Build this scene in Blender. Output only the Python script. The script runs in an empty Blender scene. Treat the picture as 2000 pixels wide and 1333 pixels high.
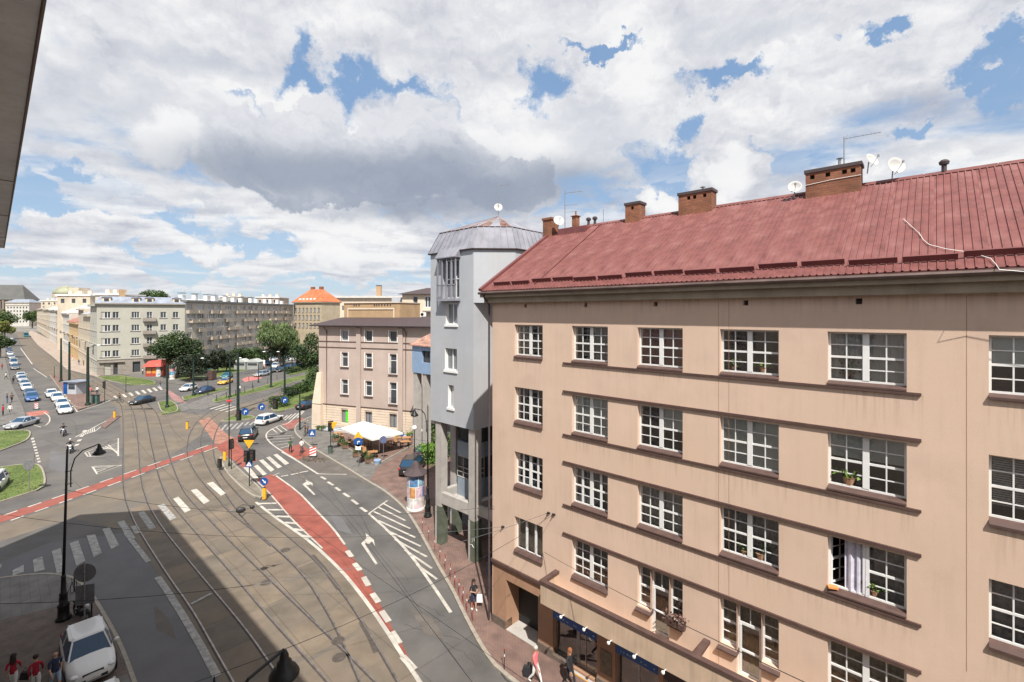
import bpy, math, random, bmesh
from mathutils import Vector, Matrix, noise as mnoise
random.seed(7)
R = math.radians
scene = bpy.context.scene
COL = scene.collection
# ---------------------------------------------------------------- camera
cam_d = bpy.data.cameras.new('camera'); cam = bpy.data.objects.new('camera', cam_d); COL.objects.link(cam)
cam.location = (0, 0, 17); cam.rotation_euler = (R(90), 0, 0)
cam_d.sensor_width = 36; cam_d.lens = 16.38; cam_d.shift_y = -0.02725
cam_d.clip_start = .05; cam_d.clip_end = 6000
scene.camera = cam
# ---------------------------------------------------------------- light
SUN_TRAVEL = Vector((-.147, .729, -1.0))
sd = bpy.data.lights.new('sun', 'SUN'); sun = bpy.data.objects.new('sun', sd); COL.objects.link(sun)
sd.energy = 5.0; sd.angle = R(.55); sd.color = (1, .95, .87)
sun.rotation_euler = SUN_TRAVEL.to_track_quat('-Z', 'Y').to_euler(); sun.location = (20, -40, 80)
scene.view_settings.view_transform = 'Standard'; scene.view_settings.look = 'None'
scene.view_settings.exposure = 0.50; scene.view_settings.gamma = 1
try: scene.view_settings.use_curve_mapping = False
except Exception: pass
scene.render.film_transparent = False
scene.cycles.max_bounces = 6; scene.cycles.transparent_max_bounces = 10
# ---------------------------------------------------------------- world: sky + clouds
W = bpy.data.worlds.new('World'); scene.world = W; W.use_nodes = True
wt = W.node_tree; wn = wt.nodes; wl = wt.links; wn.clear()
def N(t, **k):
    n = wn.new(t)
    for a, b in k.items(): setattr(n, a, b)
    return n
def mth(op, a, b=None, c=None, clamp=False):
    n = N('ShaderNodeMath', operation=op, use_clamp=clamp)
    for i, s in enumerate((a, b, c)):
        if s is None: continue
        if isinstance(s, (int, float)): n.inputs[i].default_value = s
        else: wl.new(s, n.inputs[i])
    return n.outputs[0]
def vm(op, a, b=None, out=0):
    n = N('ShaderNodeVectorMath', operation=op)
    for i, s in enumerate((a, b)):
        if s is None: continue
        if isinstance(s, (tuple, list)): n.inputs[i].default_value = s
        elif op == 'SCALE' and i == 1:
            if isinstance(s, (int, float)): n.inputs['Scale'].default_value = s
            else: wl.new(s, n.inputs['Scale'])
        else: wl.new(s, n.inputs[i])
    return n.outputs[out]
def nz(vec, scale, detail=8, rough=.55, lac=2.0, dist=0.0, col=False):
    n = N('ShaderNodeTexNoise'); n.noise_dimensions = '3D'
    wl.new(vec, n.inputs['Vector']); n.inputs['Scale'].default_value = scale; n.inputs['Detail'].default_value = detail
    n.inputs['Roughness'].default_value = rough; n.inputs['Lacunarity'].default_value = lac; n.inputs['Distortion'].default_value = dist
    return n.outputs[1] if col else n.outputs[0]
def ramp(fac, stops):
    n = N('ShaderNodeValToRGB'); wl.new(fac, n.inputs[0]); e = n.color_ramp.elements
    while len(e) < len(stops): e.new(.5)
    for i, (p, c) in enumerate(stops):
        e[i].position = p; e[i].color = (c, c, c, 1) if isinstance(c, (int, float)) else (*c, 1)
    return n.outputs[0]
def sm(x, a, b):
    n = N('ShaderNodeMapRange'); n.interpolation_type = 'SMOOTHSTEP'
    wl.new(x, n.inputs[0]); n.inputs[1].default_value = a; n.inputs[2].default_value = b
    return n.outputs[0]
def mixc(f, a, b):
    n = N('ShaderNodeMix'); n.data_type = 'RGBA'
    wl.new(f, n.inputs[0])
    for s, i in ((a, 6), (b, 7)):
        if isinstance(s, (tuple, list)): n.inputs[i].default_value = (*s, 1)
        else: wl.new(s, n.inputs[i])
    return n.outputs[2]
tc = N('ShaderNodeTexCoord'); D = vm('NORMALIZE', tc.outputs['Generated'])
sky = N('ShaderNodeTexSky'); sky.sky_type = 'NISHITA'; sky.sun_disc = False
sky.sun_elevation = R(53.4); sky.sun_rotation = R(168.6); sky.altitude = 200; sky.air_density = 1.0; sky.dust_density = .8; sky.ozone_density = 1.5
sp = N('ShaderNodeSeparateXYZ'); wl.new(D, sp.inputs[0])
X_, Y_, Z_ = sp.outputs
el = mth('ARCSINE', Z_); az = mth('ARCTAN2', X_, Y_)
ae = N('ShaderNodeCombineXYZ'); wl.new(az, ae.inputs[0]); wl.new(el, ae.inputs[1]); AE = ae.outputs[0]
# warped azimuth/elevation for ragged cloud outlines
w1 = vm('SUBTRACT', nz(D, 7, 7, .62, col=True), (.5, .5, .5))
w2 = vm('SUBTRACT', nz(D, 1.9, 2, .5, col=True), (.5, .5, .5))
w3 = vm('SUBTRACT', nz(D, 24, 6, .65, col=True), (.5, .5, .5))
AEw = vm('ADD', vm('ADD', vm('ADD', AE, vm('SCALE', w1, .20)), vm('SCALE', w2, .12)), vm('SCALE', w3, .05))
def A(px, py):
    a = math.atan2(px - 1000, 910); return a, math.atan2(612 - py, math.hypot(910, px - 1000))
def blob(px, py, rx, ry, rot=0, src=None):
    a, e = A(px, py); a2, _ = A(px + rx, py); _, e2 = A(px, py - ry)
    ra, re = abs(a2 - a), abs(e2 - e)
    v = vm('SUBTRACT', src or AEw, (a, e, 0))
    if rot:
        r = N('ShaderNodeVectorRotate', rotation_type='Z_AXIS'); wl.new(v, r.inputs[0]); r.inputs['Angle'].default_value = -rot; v = r.outputs[0]
    v = vm('MULTIPLY', v, (1 / ra, 1 / re, 0))
    n = N('ShaderNodeVectorMath', operation='LENGTH'); wl.new(v, n.inputs[0])
    return mth('SUBTRACT', 1.0, n.outputs['Value'], clamp=False)
def union(bl):
    o = bl[0]
    for b in bl[1:]: o = mth('MAXIMUM', o, b)
    return o
# cloud deck on a plane high above the town
zz = mth('ADD', mth('MAXIMUM', Z_, 0.0), .10)
q = N('ShaderNodeCombineXYZ'); wl.new(mth('DIVIDE', X_, zz), q.inputs[0]); wl.new(mth('DIVIDE', Y_, zz), q.inputs[1])
wl.new(mth('MULTIPLY', Z_, 1.2), q.inputs[2])
Q = q.outputs[0]
base = nz(Q, .75, 9, .56, dist=.35)
fineS = nz(vm('ADD', Q, (.012, -.04, .0)), 2.4, 8, .6)
puff = nz(vm('MULTIPLY', AEw, (1, 1.7, 1)), 7.5, 7, .58)
puffS = nz(vm('ADD', vm('MULTIPLY', AEw, (1, 1.7, 1)), (.004, .03, 0)), 7.5, 7, .58)
fine = nz(Q, 2.4, 8, .6)
holes = union([blob(760, 175, 150, 60, -.05), blob(600, 140, 60, 60, .9), blob(500, 215, 70, 22, -.1), blob(1080, 145, 42, 62, .25), blob(1190, 95, 100, 14, -.3),
               blob(1440, 140, 130, 26, -.1), blob(1310, 335, 110, 60, -.55), blob(1225, 395, 80, 30, -.45), blob(1350, 240, 50, 40, .2),
               blob(1740, 45, 46, 26, 0), blob(1960, 110, 130, 34, -.55), blob(1985, 160, 60, 40, 0), blob(1815, 225, 62, 26, .3), blob(1940, 60, 60, 50, .2),
               blob(1055, 265, 20, 16, .2), blob(1485, 315, 40, 30, 0), blob(100, 365, 170, 34, .05), blob(60, 400, 90, 40, 0), blob(520, 465, 130, 36, -.1), blob(300, 440, 120, 26, 0),
               blob(470, 490, 180, 30, 0), blob(700, 545, 160, 14, 0), blob(640, 365, 60, 20, -.3)])
holes = mth('ADD', holes, mth('MULTIPLY', mth('SUBTRACT', nz(AEw, 8, 8, .72), .5), 2.0))
hol = mth('MULTIPLY', sm(holes, -.05, .50), .93)
cum = union([blob(560, 290, 280, 95, 0), blob(600, 215, 100, 70, .3), blob(815, 270, 150, 110, 0), blob(830, 330, 260, 90, .12), blob(720, 330, 430, 60, .08), blob(960, 370, 150, 60, .1), blob(1010, 260, 130, 120, 0),
             blob(640, 480, 80, 58, 0), blob(720, 490, 140, 40, 0), blob(395, 492, 75, 34, 0), blob(170, 460, 150, 40, 0), blob(90, 485, 90, 22, 0), blob(130, 515, 150, 26, 0), blob(1290, 405, 70, 34, 0), blob(1440, 350, 100, 60, 0), blob(790, 440, 90, 50, .2), blob(640, 400, 90, 40, -.2), blob(360, 400, 90, 22, 0)])
cumM = sm(cum, -.05, .22)
lowf = sm(el, R(1), R(22))
# high deck covers most above ~15 deg, breaks up towards the horizon
thr = mth('MULTIPLY_ADD', lowf, -.175, .485)
den = mth('ADD', base, mth('MULTIPLY', mth('SUBTRACT', fine, .5), .30))
deck = mth('SUBTRACT', den, thr)
deckM = sm(deck, -.02, .13)
deckM = mth('MULTIPLY', deckM, mth('SUBTRACT', 1.0, hol))
low = mth('SUBTRACT', nz(vm('MULTIPLY', AE, (1, 2.6, 1)), 6.5, 8, .55, dist=.3), .50)
lowM = mth('MULTIPLY', sm(low, .0, .05), mth('SUBTRACT', 1.0, sm(el, R(7), R(20))))
mask = mth('MAXIMUM', mth('MAXIMUM', deckM, cumM), lowM)
hz = sm(el, R(-1), R(7))
# brightness of the cloud
rel = mth('SUBTRACT', nz(vm('ADD', Q, (.05, -.16, .0)), .9, 5, .5, dist=.3), nz(Q, .9, 5, .5, dist=.3))
lit = mth('MULTIPLY_ADD', rel, 2.7, .735)
lit = mth('ADD', lit, mth('MULTIPLY', mth('SUBTRACT', fineS, fine), .55))
lit = mth('ADD', lit, mth('MULTIPLY', mth('SUBTRACT', puff, puffS), .8))
lit = mth('ADD', lit, mth('MULTIPLY', mth('SUBTRACT', nz(AEw, 2.0, 4, .5), .5), .9))
# cumulus shading : grey-blue undersides
AEs = vm('ADD', AE, vm('SCALE', w1, .07))
dark = union([blob(1000, 375, 260, 62, .12, AEs), blob(830, 345, 190, 70, .1, AEs), blob(600, 335, 290, 52, .06, AEs), blob(870, 400, 250, 30, .12, AEs)])
darkM = sm(dark, -.35, .75)
grey = union([blob(830, 260, 140, 100, 0), blob(560, 300, 330, 100, 0), blob(980, 360, 130, 90, .1), blob(200, 200, 260, 110, .1), blob(420, 120, 200, 50, .1), blob(1500, 60, 260, 40, -.1), blob(1150, 215, 160, 50, 0), blob(90, 230, 150, 130, 0), blob(640, 505, 120, 24, 0), blob(1180, 260, 200, 60, 0), blob(395, 520, 90, 14, 0), blob(390, 405, 70, 20, 0), blob(1860, 290, 160, 40, 0)])
greyM = mth('MULTIPLY', sm(grey, -.1, .9), .55)
white = union([blob(640, 480, 75, 45, 0), blob(350, 290, 80, 60, 0), blob(395, 490, 60, 26, 0), blob(830, 185, 40, 20, 0), blob(1290, 400, 60, 26, 0), blob(1030, 300, 100, 130, 0), blob(950, 240, 80, 60, 0), blob(1430, 340, 70, 40, 0)])
whiteM = sm(white, -.1, .6)
cw = ramp(lit, [(0.0, (.30, .33, .41)), (.4, (.50, .525, .60)), (.68, (.70, .715, .76)), (.95, (.90, .90, .905))])
cw = mixc(greyM, cw, (.52, .56, .64))
cw = mixc(mth('MULTIPLY', whiteM, .8), cw, (.93, .93, .93))
lob = union([blob(610, 290, 165, 100, .05), blob(560, 235, 70, 60, 0), blob(640, 210, 60, 55, 0), blob(790, 265, 95, 90, 0), blob(840, 230, 60, 60, 0), blob(890, 300, 90, 80, .1), blob(985, 345, 100, 62, .1), blob(720, 330, 300, 70, .08)])
lobM = sm(lob, .02, .16)
gy = mth('ADD', sm(el, A(760, 385)[1], A(760, 235)[1]), mth('MULTIPLY', mth('SUBTRACT', puff, puffS), 2.4), clamp=True)
lobC = mixc(gy, (.38, .425, .515), (.74, .755, .80))
lobC = mixc(mth('MULTIPLY', sm(nz(AEw, 5.5, 6, .6), .42, .68), .5), lobC, (.80, .81, .84))
cw = mixc(mth('MULTIPLY', lobM, .92), cw, lobC)
cw = mixc(mth('MULTIPLY', darkM, .8), cw, (.30, .35, .445))
cw = mixc(mth('MULTIPLY', mth('SUBTRACT', 1.0, sm(el, R(0), R(9))), .45), cw, (.66, .70, .76))
sc10 = vm('SCALE', cw, 7.25)
skyc = vm('SCALE', sky.outputs[0], 1.05)
skyg = mixc(sm(el, R(0), R(26)), (3.3, 4.3, 5.5), (1.5, 2.75, 4.7))
skyc = mixc(mth('ADD', .72, 0.0), skyc, skyg)
full = mixc(mask, skyc, sc10)
bg = N('ShaderNodeBackground'); wl.new(full, bg.inputs[0]); bg.inputs[1].default_value = .1
wo = N('ShaderNodeOutputWorld'); wl.new(bg.outputs[0], wo.inputs[0])
W.cycles.sampling_method = 'MANUAL'; W.cycles.sample_map_resolution = 512

# ---------------------------------------------------------------- frames and helpers
F = 910.0; HZ = 612.0; HC = 17.0
def G(px, py, z=0.0):
    """world point at height z seen at photograph position (px, py)"""
    y = (HC - z) * F / (py - HZ); return Vector(((px - 1000) / F * y, y, z))
def DEP(py): return HC * F / (py - HZ)
def ZAT(y, py): return HC - (py - HZ) * y / F
NV = Vector((.673, .739, 0)).normalized(); DV = Vector((.739, -.673, 0)).normalized()
RZ = math.atan2(DV.y, DV.x)
CB = Vector((-1.07, 25.53, 0))

def mat(name, col, rough=.85, var=.10, scale=3.0, bump=0.0, bscale=60.0, metal=0.0, spec=None, col2=None, streak=0.0, hue=0.0, space='Object', coat=0.0, speck=0.0):
    m = bpy.data.materials.new(name); m.use_nodes = True; nt = m.node_tree; n = nt.nodes; l = nt.links
    b = n['Principled BSDF']; b.inputs['Roughness'].default_value = rough; b.inputs['Metallic'].default_value = metal
    if spec is not None: b.inputs['Specular IOR Level'].default_value = spec
    if coat: b.inputs['Coat Weight'].default_value = coat
    t = n.new('ShaderNodeTexCoord')
    if space == 'World':
        g = n.new('ShaderNodeNewGeometry'); vec = g.outputs['Position']
    else: vec = t.outputs[space]
    def noise(sc, det=5, r=.6, v=None):
        q = n.new('ShaderNodeTexNoise'); q.inputs['Scale'].default_value = sc; q.inputs['Detail'].default_value = det; q.inputs['Roughness'].default_value = r
        l.new(v or vec, q.inputs['Vector']); return q.outputs[0]
    def mp(x, a, b2, c, d):
        r = n.new('ShaderNodeMapRange'); l.new(x, r.inputs[0])
        for i, v in enumerate((a, b2, c, d)): r.inputs[i + 1].default_value = v
        return r.outputs[0]
    def mix(f, a, b2, mode='MIX'):
        x = n.new('ShaderNodeMix'); x.data_type = 'RGBA'; x.blend_type = mode
        if isinstance(f, float): x.inputs[0].default_value = f
        else: l.new(f, x.inputs[0])
        for s, i in ((a, 6), (b2, 7)):
            if isinstance(s, (tuple, list)): x.inputs[i].default_value = (*s[:3], 1)
            else: l.new(s, x.inputs[i])
        return x.outputs[2]
    dk = tuple(max(0, c * (1 - 2 * var)) for c in col); lt = tuple(min(1, c * (1 + 1.4 * var)) for c in col)
    f = noise(scale); cur = mix(mp(f, .3, .7, 0, 1), dk, lt)
    if col2: cur = mix(mp(noise(scale * .35, 4), .46, .66, 0, 1), cur, col2)
    if streak:
        mpn = n.new('ShaderNodeMapping'); mpn.inputs['Scale'].default_value = (4.5, 4.5, .28); l.new(vec, mpn.inputs[0])
        s = noise(1.0, 6, .65, mpn.outputs[0]); cur = mix(mp(s, .5, .78, 0, streak), cur, tuple(c * .45 for c in col))
        s2 = noise(.35, 5, .6); cur = mix(mp(s2, .45, .75, 0, streak * .8), cur, tuple(c * .72 for c in col))
    if speck:
        s3 = noise(bscale * .6, 3, .7); cur = mix(mp(s3, .3, .7, speck, 0), cur, tuple(c * .35 for c in col))
    l.new(cur, b.inputs['Base Color'])
    if rough > .3:
        l.new(mp(f, .2, .8, max(.02, rough - .12), min(1, rough + .08)), b.inputs['Roughness'])
    if bump:
        bp = n.new('ShaderNodeBump'); bp.inputs['Strength'].default_value = bump; bp.inputs['Distance'].default_value = .02
        l.new(noise(bscale, 6, .65), bp.inputs['Height']); l.new(bp.outputs[0], b.inputs['Normal'])
    return m
def plain(name, col, rough=.6, metal=0, emit=0):
    m = bpy.data.materials.new(name); m.use_nodes = True; nt = m.node_tree; b = nt.nodes['Principled BSDF']
    b.inputs['Roughness'].default_value = rough; b.inputs['Metallic'].default_value = metal
    t = nt.nodes.new('ShaderNodeTexNoise'); t.inputs['Scale'].default_value = 9
    x = nt.nodes.new('ShaderNodeMix'); x.data_type = 'RGBA'; nt.links.new(t.outputs[0], x.inputs[0])
    x.inputs[6].default_value = (*[c * .88 for c in col], 1); x.inputs[7].default_value = (*[min(1, c * 1.1) for c in col], 1)
    nt.links.new(x.outputs[2], b.inputs['Base Color'])
    if emit: b.inputs['Emission Color'].default_value = (*col, 1); b.inputs['Emission Strength'].default_value = emit
    return m
def glassmat(name, tint=(.9, .95, .95), refl=.12, rough=.03):
    m = bpy.data.materials.new(name); m.use_nodes = True; nt = m.node_tree; n = nt.nodes; l = nt.links
    n.remove(n['Principled BSDF']); o = n['Material Output']
    tr = n.new('ShaderNodeBsdfTransparent'); tr.inputs[0].default_value = (*tint, 1)
    gl = n.new('ShaderNodeBsdfGlossy'); gl.inputs['Roughness'].default_value = rough; gl.inputs[0].default_value = (.9, .93, .95, 1)
    fr = n.new('ShaderNodeFresnel'); fr.inputs[0].default_value = 1.5
    nn = n.new('ShaderNodeTexNoise'); nn.inputs['Scale'].default_value = 1.3; nn.inputs['Detail'].default_value = 2
    bp = n.new('ShaderNodeBump'); bp.inputs['Strength'].default_value = .12; bp.inputs['Distance'].default_value = .05; l.new(nn.outputs[0], bp.inputs['Height']); l.new(bp.outputs[0], gl.inputs['Normal'])
    a = n.new('ShaderNodeMath'); a.operation = 'ADD'; a.use_clamp = True; a.inputs[1].default_value = refl; l.new(fr.outputs[0], a.inputs[0])
    mx = n.new('ShaderNodeMixShader'); l.new(a.outputs[0], mx.inputs[0]); l.new(tr.outputs[0], mx.inputs[1]); l.new(gl.outputs[0], mx.inputs[2]); l.new(mx.outputs[0], o.inputs[0])
    return m
def brickmat(name, c1, c2, mortar, bw, bh, scale=1.0, plane='XZ', rough=.9, mort=.012, off=.5):
    m = bpy.data.materials.new(name); m.use_nodes = True; nt = m.node_tree; n = nt.nodes; l = nt.links; b = n['Principled BSDF']; b.inputs['Roughness'].default_value = rough
    t = n.new('ShaderNodeTexCoord'); s = n.new('ShaderNodeSeparateXYZ'); l.new(t.outputs['Object'], s.inputs[0])
    c = n.new('ShaderNodeCombineXYZ')
    if plane == 'XZ':
        ad = n.new('ShaderNodeMath'); ad.operation = 'ADD'; l.new(s.outputs[0], ad.inputs[0]); l.new(s.outputs[1], ad.inputs[1]); l.new(ad.outputs[0], c.inputs[0]); l.new(s.outputs[2], c.inputs[1])
    else:
        r = n.new('ShaderNodeVectorRotate'); r.rotation_type = 'Z_AXIS'; r.inputs['Angle'].default_value = -RZ; l.new(t.outputs['Object'], r.inputs[0]); l.new(r.outputs[0], s.inputs[0]); l.new(s.outputs[0], c.inputs[0]); l.new(s.outputs[1], c.inputs[1])
    k = n.new('ShaderNodeTexBrick'); l.new(c.outputs[0], k.inputs[0]); k.inputs['Color1'].default_value = (*c1, 1); k.inputs['Color2'].default_value = (*c2, 1); k.inputs['Mortar'].default_value = (*mortar, 1)
    k.inputs['Scale'].default_value = scale; k.inputs['Brick Width'].default_value = bw; k.inputs['Row Height'].default_value = bh; k.inputs['Mortar Size'].default_value = mort; k.offset = off
    ns = n.new('ShaderNodeTexNoise'); ns.inputs['Scale'].default_value = 1.1; ns.inputs['Detail'].default_value = 6; l.new(t.outputs['Object'], ns.inputs[0])
    x = n.new('ShaderNodeMix'); x.data_type = 'RGBA'; x.blend_type = 'MULTIPLY'; x.inputs[0].default_value = .75
    rr = n.new('ShaderNodeMapRange'); l.new(ns.outputs[0], rr.inputs[0]); rr.inputs[1].default_value = .3; rr.inputs[2].default_value = .7; rr.inputs[3].default_value = .55; rr.inputs[4].default_value = 1.15
    l.new(k.outputs[0], x.inputs[6]); l.new(rr.outputs[0], x.inputs[7]); l.new(x.outputs[2], b.inputs['Base Color'])
    bp = n.new('ShaderNodeBump'); bp.inputs['Strength'].default_value = .5; bp.inputs['Distance'].default_value = .01; bp.invert = True; l.new(k.outputs[1], bp.inputs['Height']); l.new(bp.outputs[0], b.inputs['Normal'])
    return m

class MB:
    def __init__(s): s.v = []; s.f = []; s.m = []; s.k = 0
    def add(s, vs, fs):
        o = len(s.v); s.v += [tuple(v) for v in vs]
        for f in fs: s.f.append(tuple(i + o for i in f)); s.m.append(s.k)
        return s
    def box(s, x0, x1, y0, y1, z0, z1):
        return s.add([(x0, y0, z0), (x1, y0, z0), (x1, y1, z0), (x0, y1, z0), (x0, y0, z1), (x1, y0, z1), (x1, y1, z1), (x0, y1, z1)],
                     [(0, 3, 2, 1), (4, 5, 6, 7), (0, 1, 5, 4), (1, 2, 6, 5), (2, 3, 7, 6), (3, 0, 4, 7)])
    def hexa(s, lo, hi):   # two lists of 4 points (bottom ccw, top ccw)
        return s.add(list(lo) + list(hi), [(0, 3, 2, 1), (4, 5, 6, 7), (0, 1, 5, 4), (1, 2, 6, 5), (2, 3, 7, 6), (3, 0, 4, 7)])
    def obox(s, c, sx, sy, sz, rz=0, M=None):
        o = len(s.v); s.box(-sx / 2, sx / 2, -sy / 2, sy / 2, -sz / 2, sz / 2)
        T = Matrix.Translation(c) @ (M or Matrix.Rotation(rz, 4, 'Z'))
        for i in range(o, len(s.v)): s.v[i] = tuple(T @ Vector(s.v[i]))
        return s
    def quad(s, a, b, c, d): return s.add([a, b, c, d], [(0, 1, 2, 3)])
    def poly(s, p): return s.add(p, [tuple(range(len(p)))])
    def prism(s, p, z0, z1):
        n = len(p); area = sum(p[i][0] * p[(i + 1) % n][1] - p[(i + 1) % n][0] * p[i][1] for i in range(n))
        if area < 0: p = p[::-1]
        return s.add([(a[0], a[1], z0) for a in p] + [(a[0], a[1], z1) for a in p],
                     [tuple(range(n - 1, -1, -1)), tuple(range(n, 2 * n))] + [(i, (i + 1) % n, n + (i + 1) % n, n + i) for i in range(n)])
    def frust(s, p0, z0, p1, z1):
        n = len(p0); return s.add([(a[0], a[1], z0) for a in p0] + [(a[0], a[1], z1) for a in p1],
                     [tuple(range(n - 1, -1, -1)), tuple(range(n, 2 * n))] + [(i, (i + 1) % n, n + (i + 1) % n, n + i) for i in range(n)])
    def tube(s, pts, r, n=6, cap=True):
        pts = [Vector(p) for p in pts]; rs = r if isinstance(r, (list, tuple)) else [r] * len(pts); o = len(s.v); up = None
        for i, p in enumerate(pts):
            t = (pts[min(i + 1, len(pts) - 1)] - pts[max(i - 1, 0)]).normalized()
            if up is None: up = Vector((0, 0, 1)) if abs(t.z) < .9 else Vector((1, 0, 0))
            a = t.cross(up).normalized(); b = t.cross(a).normalized(); up = -b if False else up
            for k in range(n):
                an = 2 * math.pi * k / n; s.v.append(tuple(p + a * math.cos(an) * rs[i] + b * math.sin(an) * rs[i]))
        for i in range(len(pts) - 1):
            for k in range(n):
                k2 = (k + 1) % n; s.f.append((o + i * n + k, o + i * n + k2, o + (i + 1) * n + k2, o + (i + 1) * n + k)); s.m.append(s.k)
        if cap:
            s.f.append(tuple(o + k for k in range(n - 1, -1, -1))); s.m.append(s.k); e = o + (len(pts) - 1) * n; s.f.append(tuple(e + k for k in range(n))); s.m.append(s.k)
        return s
    def lathe(s, prof, n=16, c=(0, 0, 0), T=None):
        o = len(s.v)
        for r, z in prof:
            for k in range(n):
                a = 2 * math.pi * k / n; v = Vector((r * math.cos(a), r * math.sin(a), z))
                if T: v = T @ v
                s.v.append((v.x + c[0], v.y + c[1], v.z + c[2]))
        for i in range(len(prof) - 1):
            for k in range(n):
                k2 = (k + 1) % n; s.f.append((o + i * n + k, o + i * n + k2, o + (i + 1) * n + k2, o + (i + 1) * n + k)); s.m.append(s.k)
        s.f.append(tuple(o + k for k in range(n - 1, -1, -1))); s.m.append(s.k); e = o + (len(prof) - 1) * n; s.f.append(tuple(e + k for k in range(n))); s.m.append(s.k)
        return s
    def ball(s, c, r, n=10, sq=(1, 1, 1)):
        prof = [(max(1e-3, r * math.sin(math.pi * i / 6)), -r * math.cos(math.pi * i / 6)) for i in range(7)]
        return s.lathe(prof, n, c, Matrix.Diagonal((*sq, 1)))
    def xf(s, T):
        s.v = [tuple(T @ Vector(v)) for v in s.v]; return s
    def wall(s, x0, x1, z0, z1, holes, y=0.0, dep=.22):
        xs = sorted({x0, x1, *[h[0] for h in holes], *[h[1] for h in holes]}); zs = sorted({z0, z1, *[h[2] for h in holes], *[h[3] for h in holes]})
        xs = [x for x in xs if x0 <= x <= x1]; zs = [z for z in zs if z0 <= z <= z1]
        for i in range(len(xs) - 1):
            run = None
            for j in range(len(zs) - 1):
                cx, cz = (xs[i] + xs[i + 1]) / 2, (zs[j] + zs[j + 1]) / 2
                if not any(h[0] < cx < h[1] and h[2] < cz < h[3] for h in holes):
                    s.quad((xs[i], y, zs[j]), (xs[i + 1], y, zs[j]), (xs[i + 1], y, zs[j + 1]), (xs[i], y, zs[j + 1]))
        for a, b, c, d in holes:
            s.quad((a, y, c), (a, y + dep, c), (b, y + dep, c), (b, y, c)); s.quad((a, y, d), (b, y, d), (b, y + dep, d), (a, y + dep, d))
            s.quad((a, y, c), (a, y, d), (a, y + dep, d), (a, y + dep, c)); s.quad((b, y, c), (b, y + dep, c), (b, y + dep, d), (b, y, d))
        return s
    def mesh(s, name, mats=(), smooth=False):
        me = bpy.data.meshes.new(name); me.from_pydata(s.v, [], s.f)
        for m in (mats if isinstance(mats, (list, tuple)) else [mats]): me.materials.append(m)
        if any(s.m): me.polygons.foreach_set('material_index', s.m)
        if smooth: me.polygons.foreach_set('use_smooth', [True] * len(s.f))
        me.update(); return me
def put(name, me, parent=None, loc=(0, 0, 0), rz=0.0, scale=None):
    o = bpy.data.objects.new(name, me); COL.objects.link(o); o.location = loc
    if rz: o.rotation_euler = (0, 0, rz)
    if scale: o.scale = scale
    if parent: o.parent = parent
    return o
def obj(name, mb, m, parent=None, smooth=False, **k): return put(name, mb.mesh(name, m, smooth), parent, **k)
def tag(o, label=None, cat=None, group=None, kind=None):
    if label: o['label'] = label
    if cat: o['category'] = cat
    if group: o['group'] = group
    if kind: o['kind'] = kind
    return o
def thing(name, label, cat, loc=(0, 0, 0), rz=0.0, group=None):
    o = bpy.data.objects.new(name, None); COL.objects.link(o); o.location = loc; o.rotation_euler = (0, 0, rz); o.empty_display_size = .3
    return tag(o, label, cat, group)
KIDS = {}
def kids(o): return [c for c in bpy.data.objects if c.parent == o]
def copy_tree(o, loc=None, rz=None, label=None, parent=None, table=None):
    c = o.copy(); COL.objects.link(c)
    if parent: c.parent = parent
    for ch in table.get(o.name, []): copy_tree(ch, parent=c, table=table)
    if loc is not None: c.location = loc
    if rz is not None: c.rotation_euler = (0, 0, rz)
    if label: c['label'] = label
    return c
def ktable():
    t = {}
    for o in bpy.data.objects:
        if o.parent: t.setdefault(o.parent.name, []).append(o)
    return t
# ---------------------------------------------------------------- materials of the setting
M = {}
M['asphalt'] = mat('asphalt', (.118, .110, .106), .92, .18, .35, .5, 55, col2=(.148, .136, .122), speck=.45)
M['asphalt_new'] = mat('asphalt_new', (.135, .131, .135), .9, .10, .5, .5, 60, speck=.3)
M['asphalt_old'] = mat('asphalt_old', (.14, .122, .108), .95, .2, .8, .8, 30, col2=(.13, .112, .10), speck=.5)
M['concrete'] = mat('tram_concrete', (.168, .136, .103), .9, .16, .45, .5, 30, col2=(.135, .118, .10), speck=.3)
M['slab'] = [mat('slab_a', (.178, .141, .104), .9, .16, .5, .5, 30, col2=(.15, .128, .105), speck=.35), mat('slab_b', (.150, .126, .098), .9, .18, .5, .5, 30, col2=(.20, .155, .115), speck=.35), mat('slab_c', (.188, .148, .108), .9, .15, .6, .5, 30, col2=(.14, .12, .10), speck=.3)]
M['grey_pave'] = brickmat('grey_paving', (.165, .155, .142), (.15, .142, .132), (.12, .113, .105), .4, .4, 1.0, 'XY', mort=.012, off=0.0)
M['red_pave'] = brickmat('red_paving', (.24, .145, .115), (.19, .118, .10), (.10, .075, .065), .21, .11, 1.0, 'XY', mort=.012)
M['light_pave'] = mat('light_paving', (.36, .29, .24), .9, .15, .4)
M['kerb'] = mat('kerb_stone', (.30, .265, .22), .85, .15, 2.0, .3, 40)
M['red_lane'] = mat('red_lane_paint', (.285, .078, .056), .85, .18, .8, .3, 60, col2=(.27, .085, .065), speck=.3)
M['paint'] = mat('road_paint', (.56, .52, .46), .75, .16, 1.5, .2, 60, col2=(.43, .40, .36), speck=.5)
M['paint_worn_shaded'] = mat('road_paint_worn_shaded', (.36, .35, .33), .8, .25, 3.0, .2, 60, speck=.5)  # faded line paint, also darkened to paint shade onto the shadowed zebra bars
M['rail'] = mat('rail_steel', (.30, .26, .24), .35, .2, 3, metal=.8)
M['groove'] = mat('rail_groove', (.06, .048, .04), .9, .2, 3)
M['grass'] = mat('grass', (.085, .125, .028), .95, .25, .6, .9, 25, col2=(.15, .18, .05))
M['sidedirt'] = mat('dirt', (.12, .095, .07), .95, .25, 2)
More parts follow.
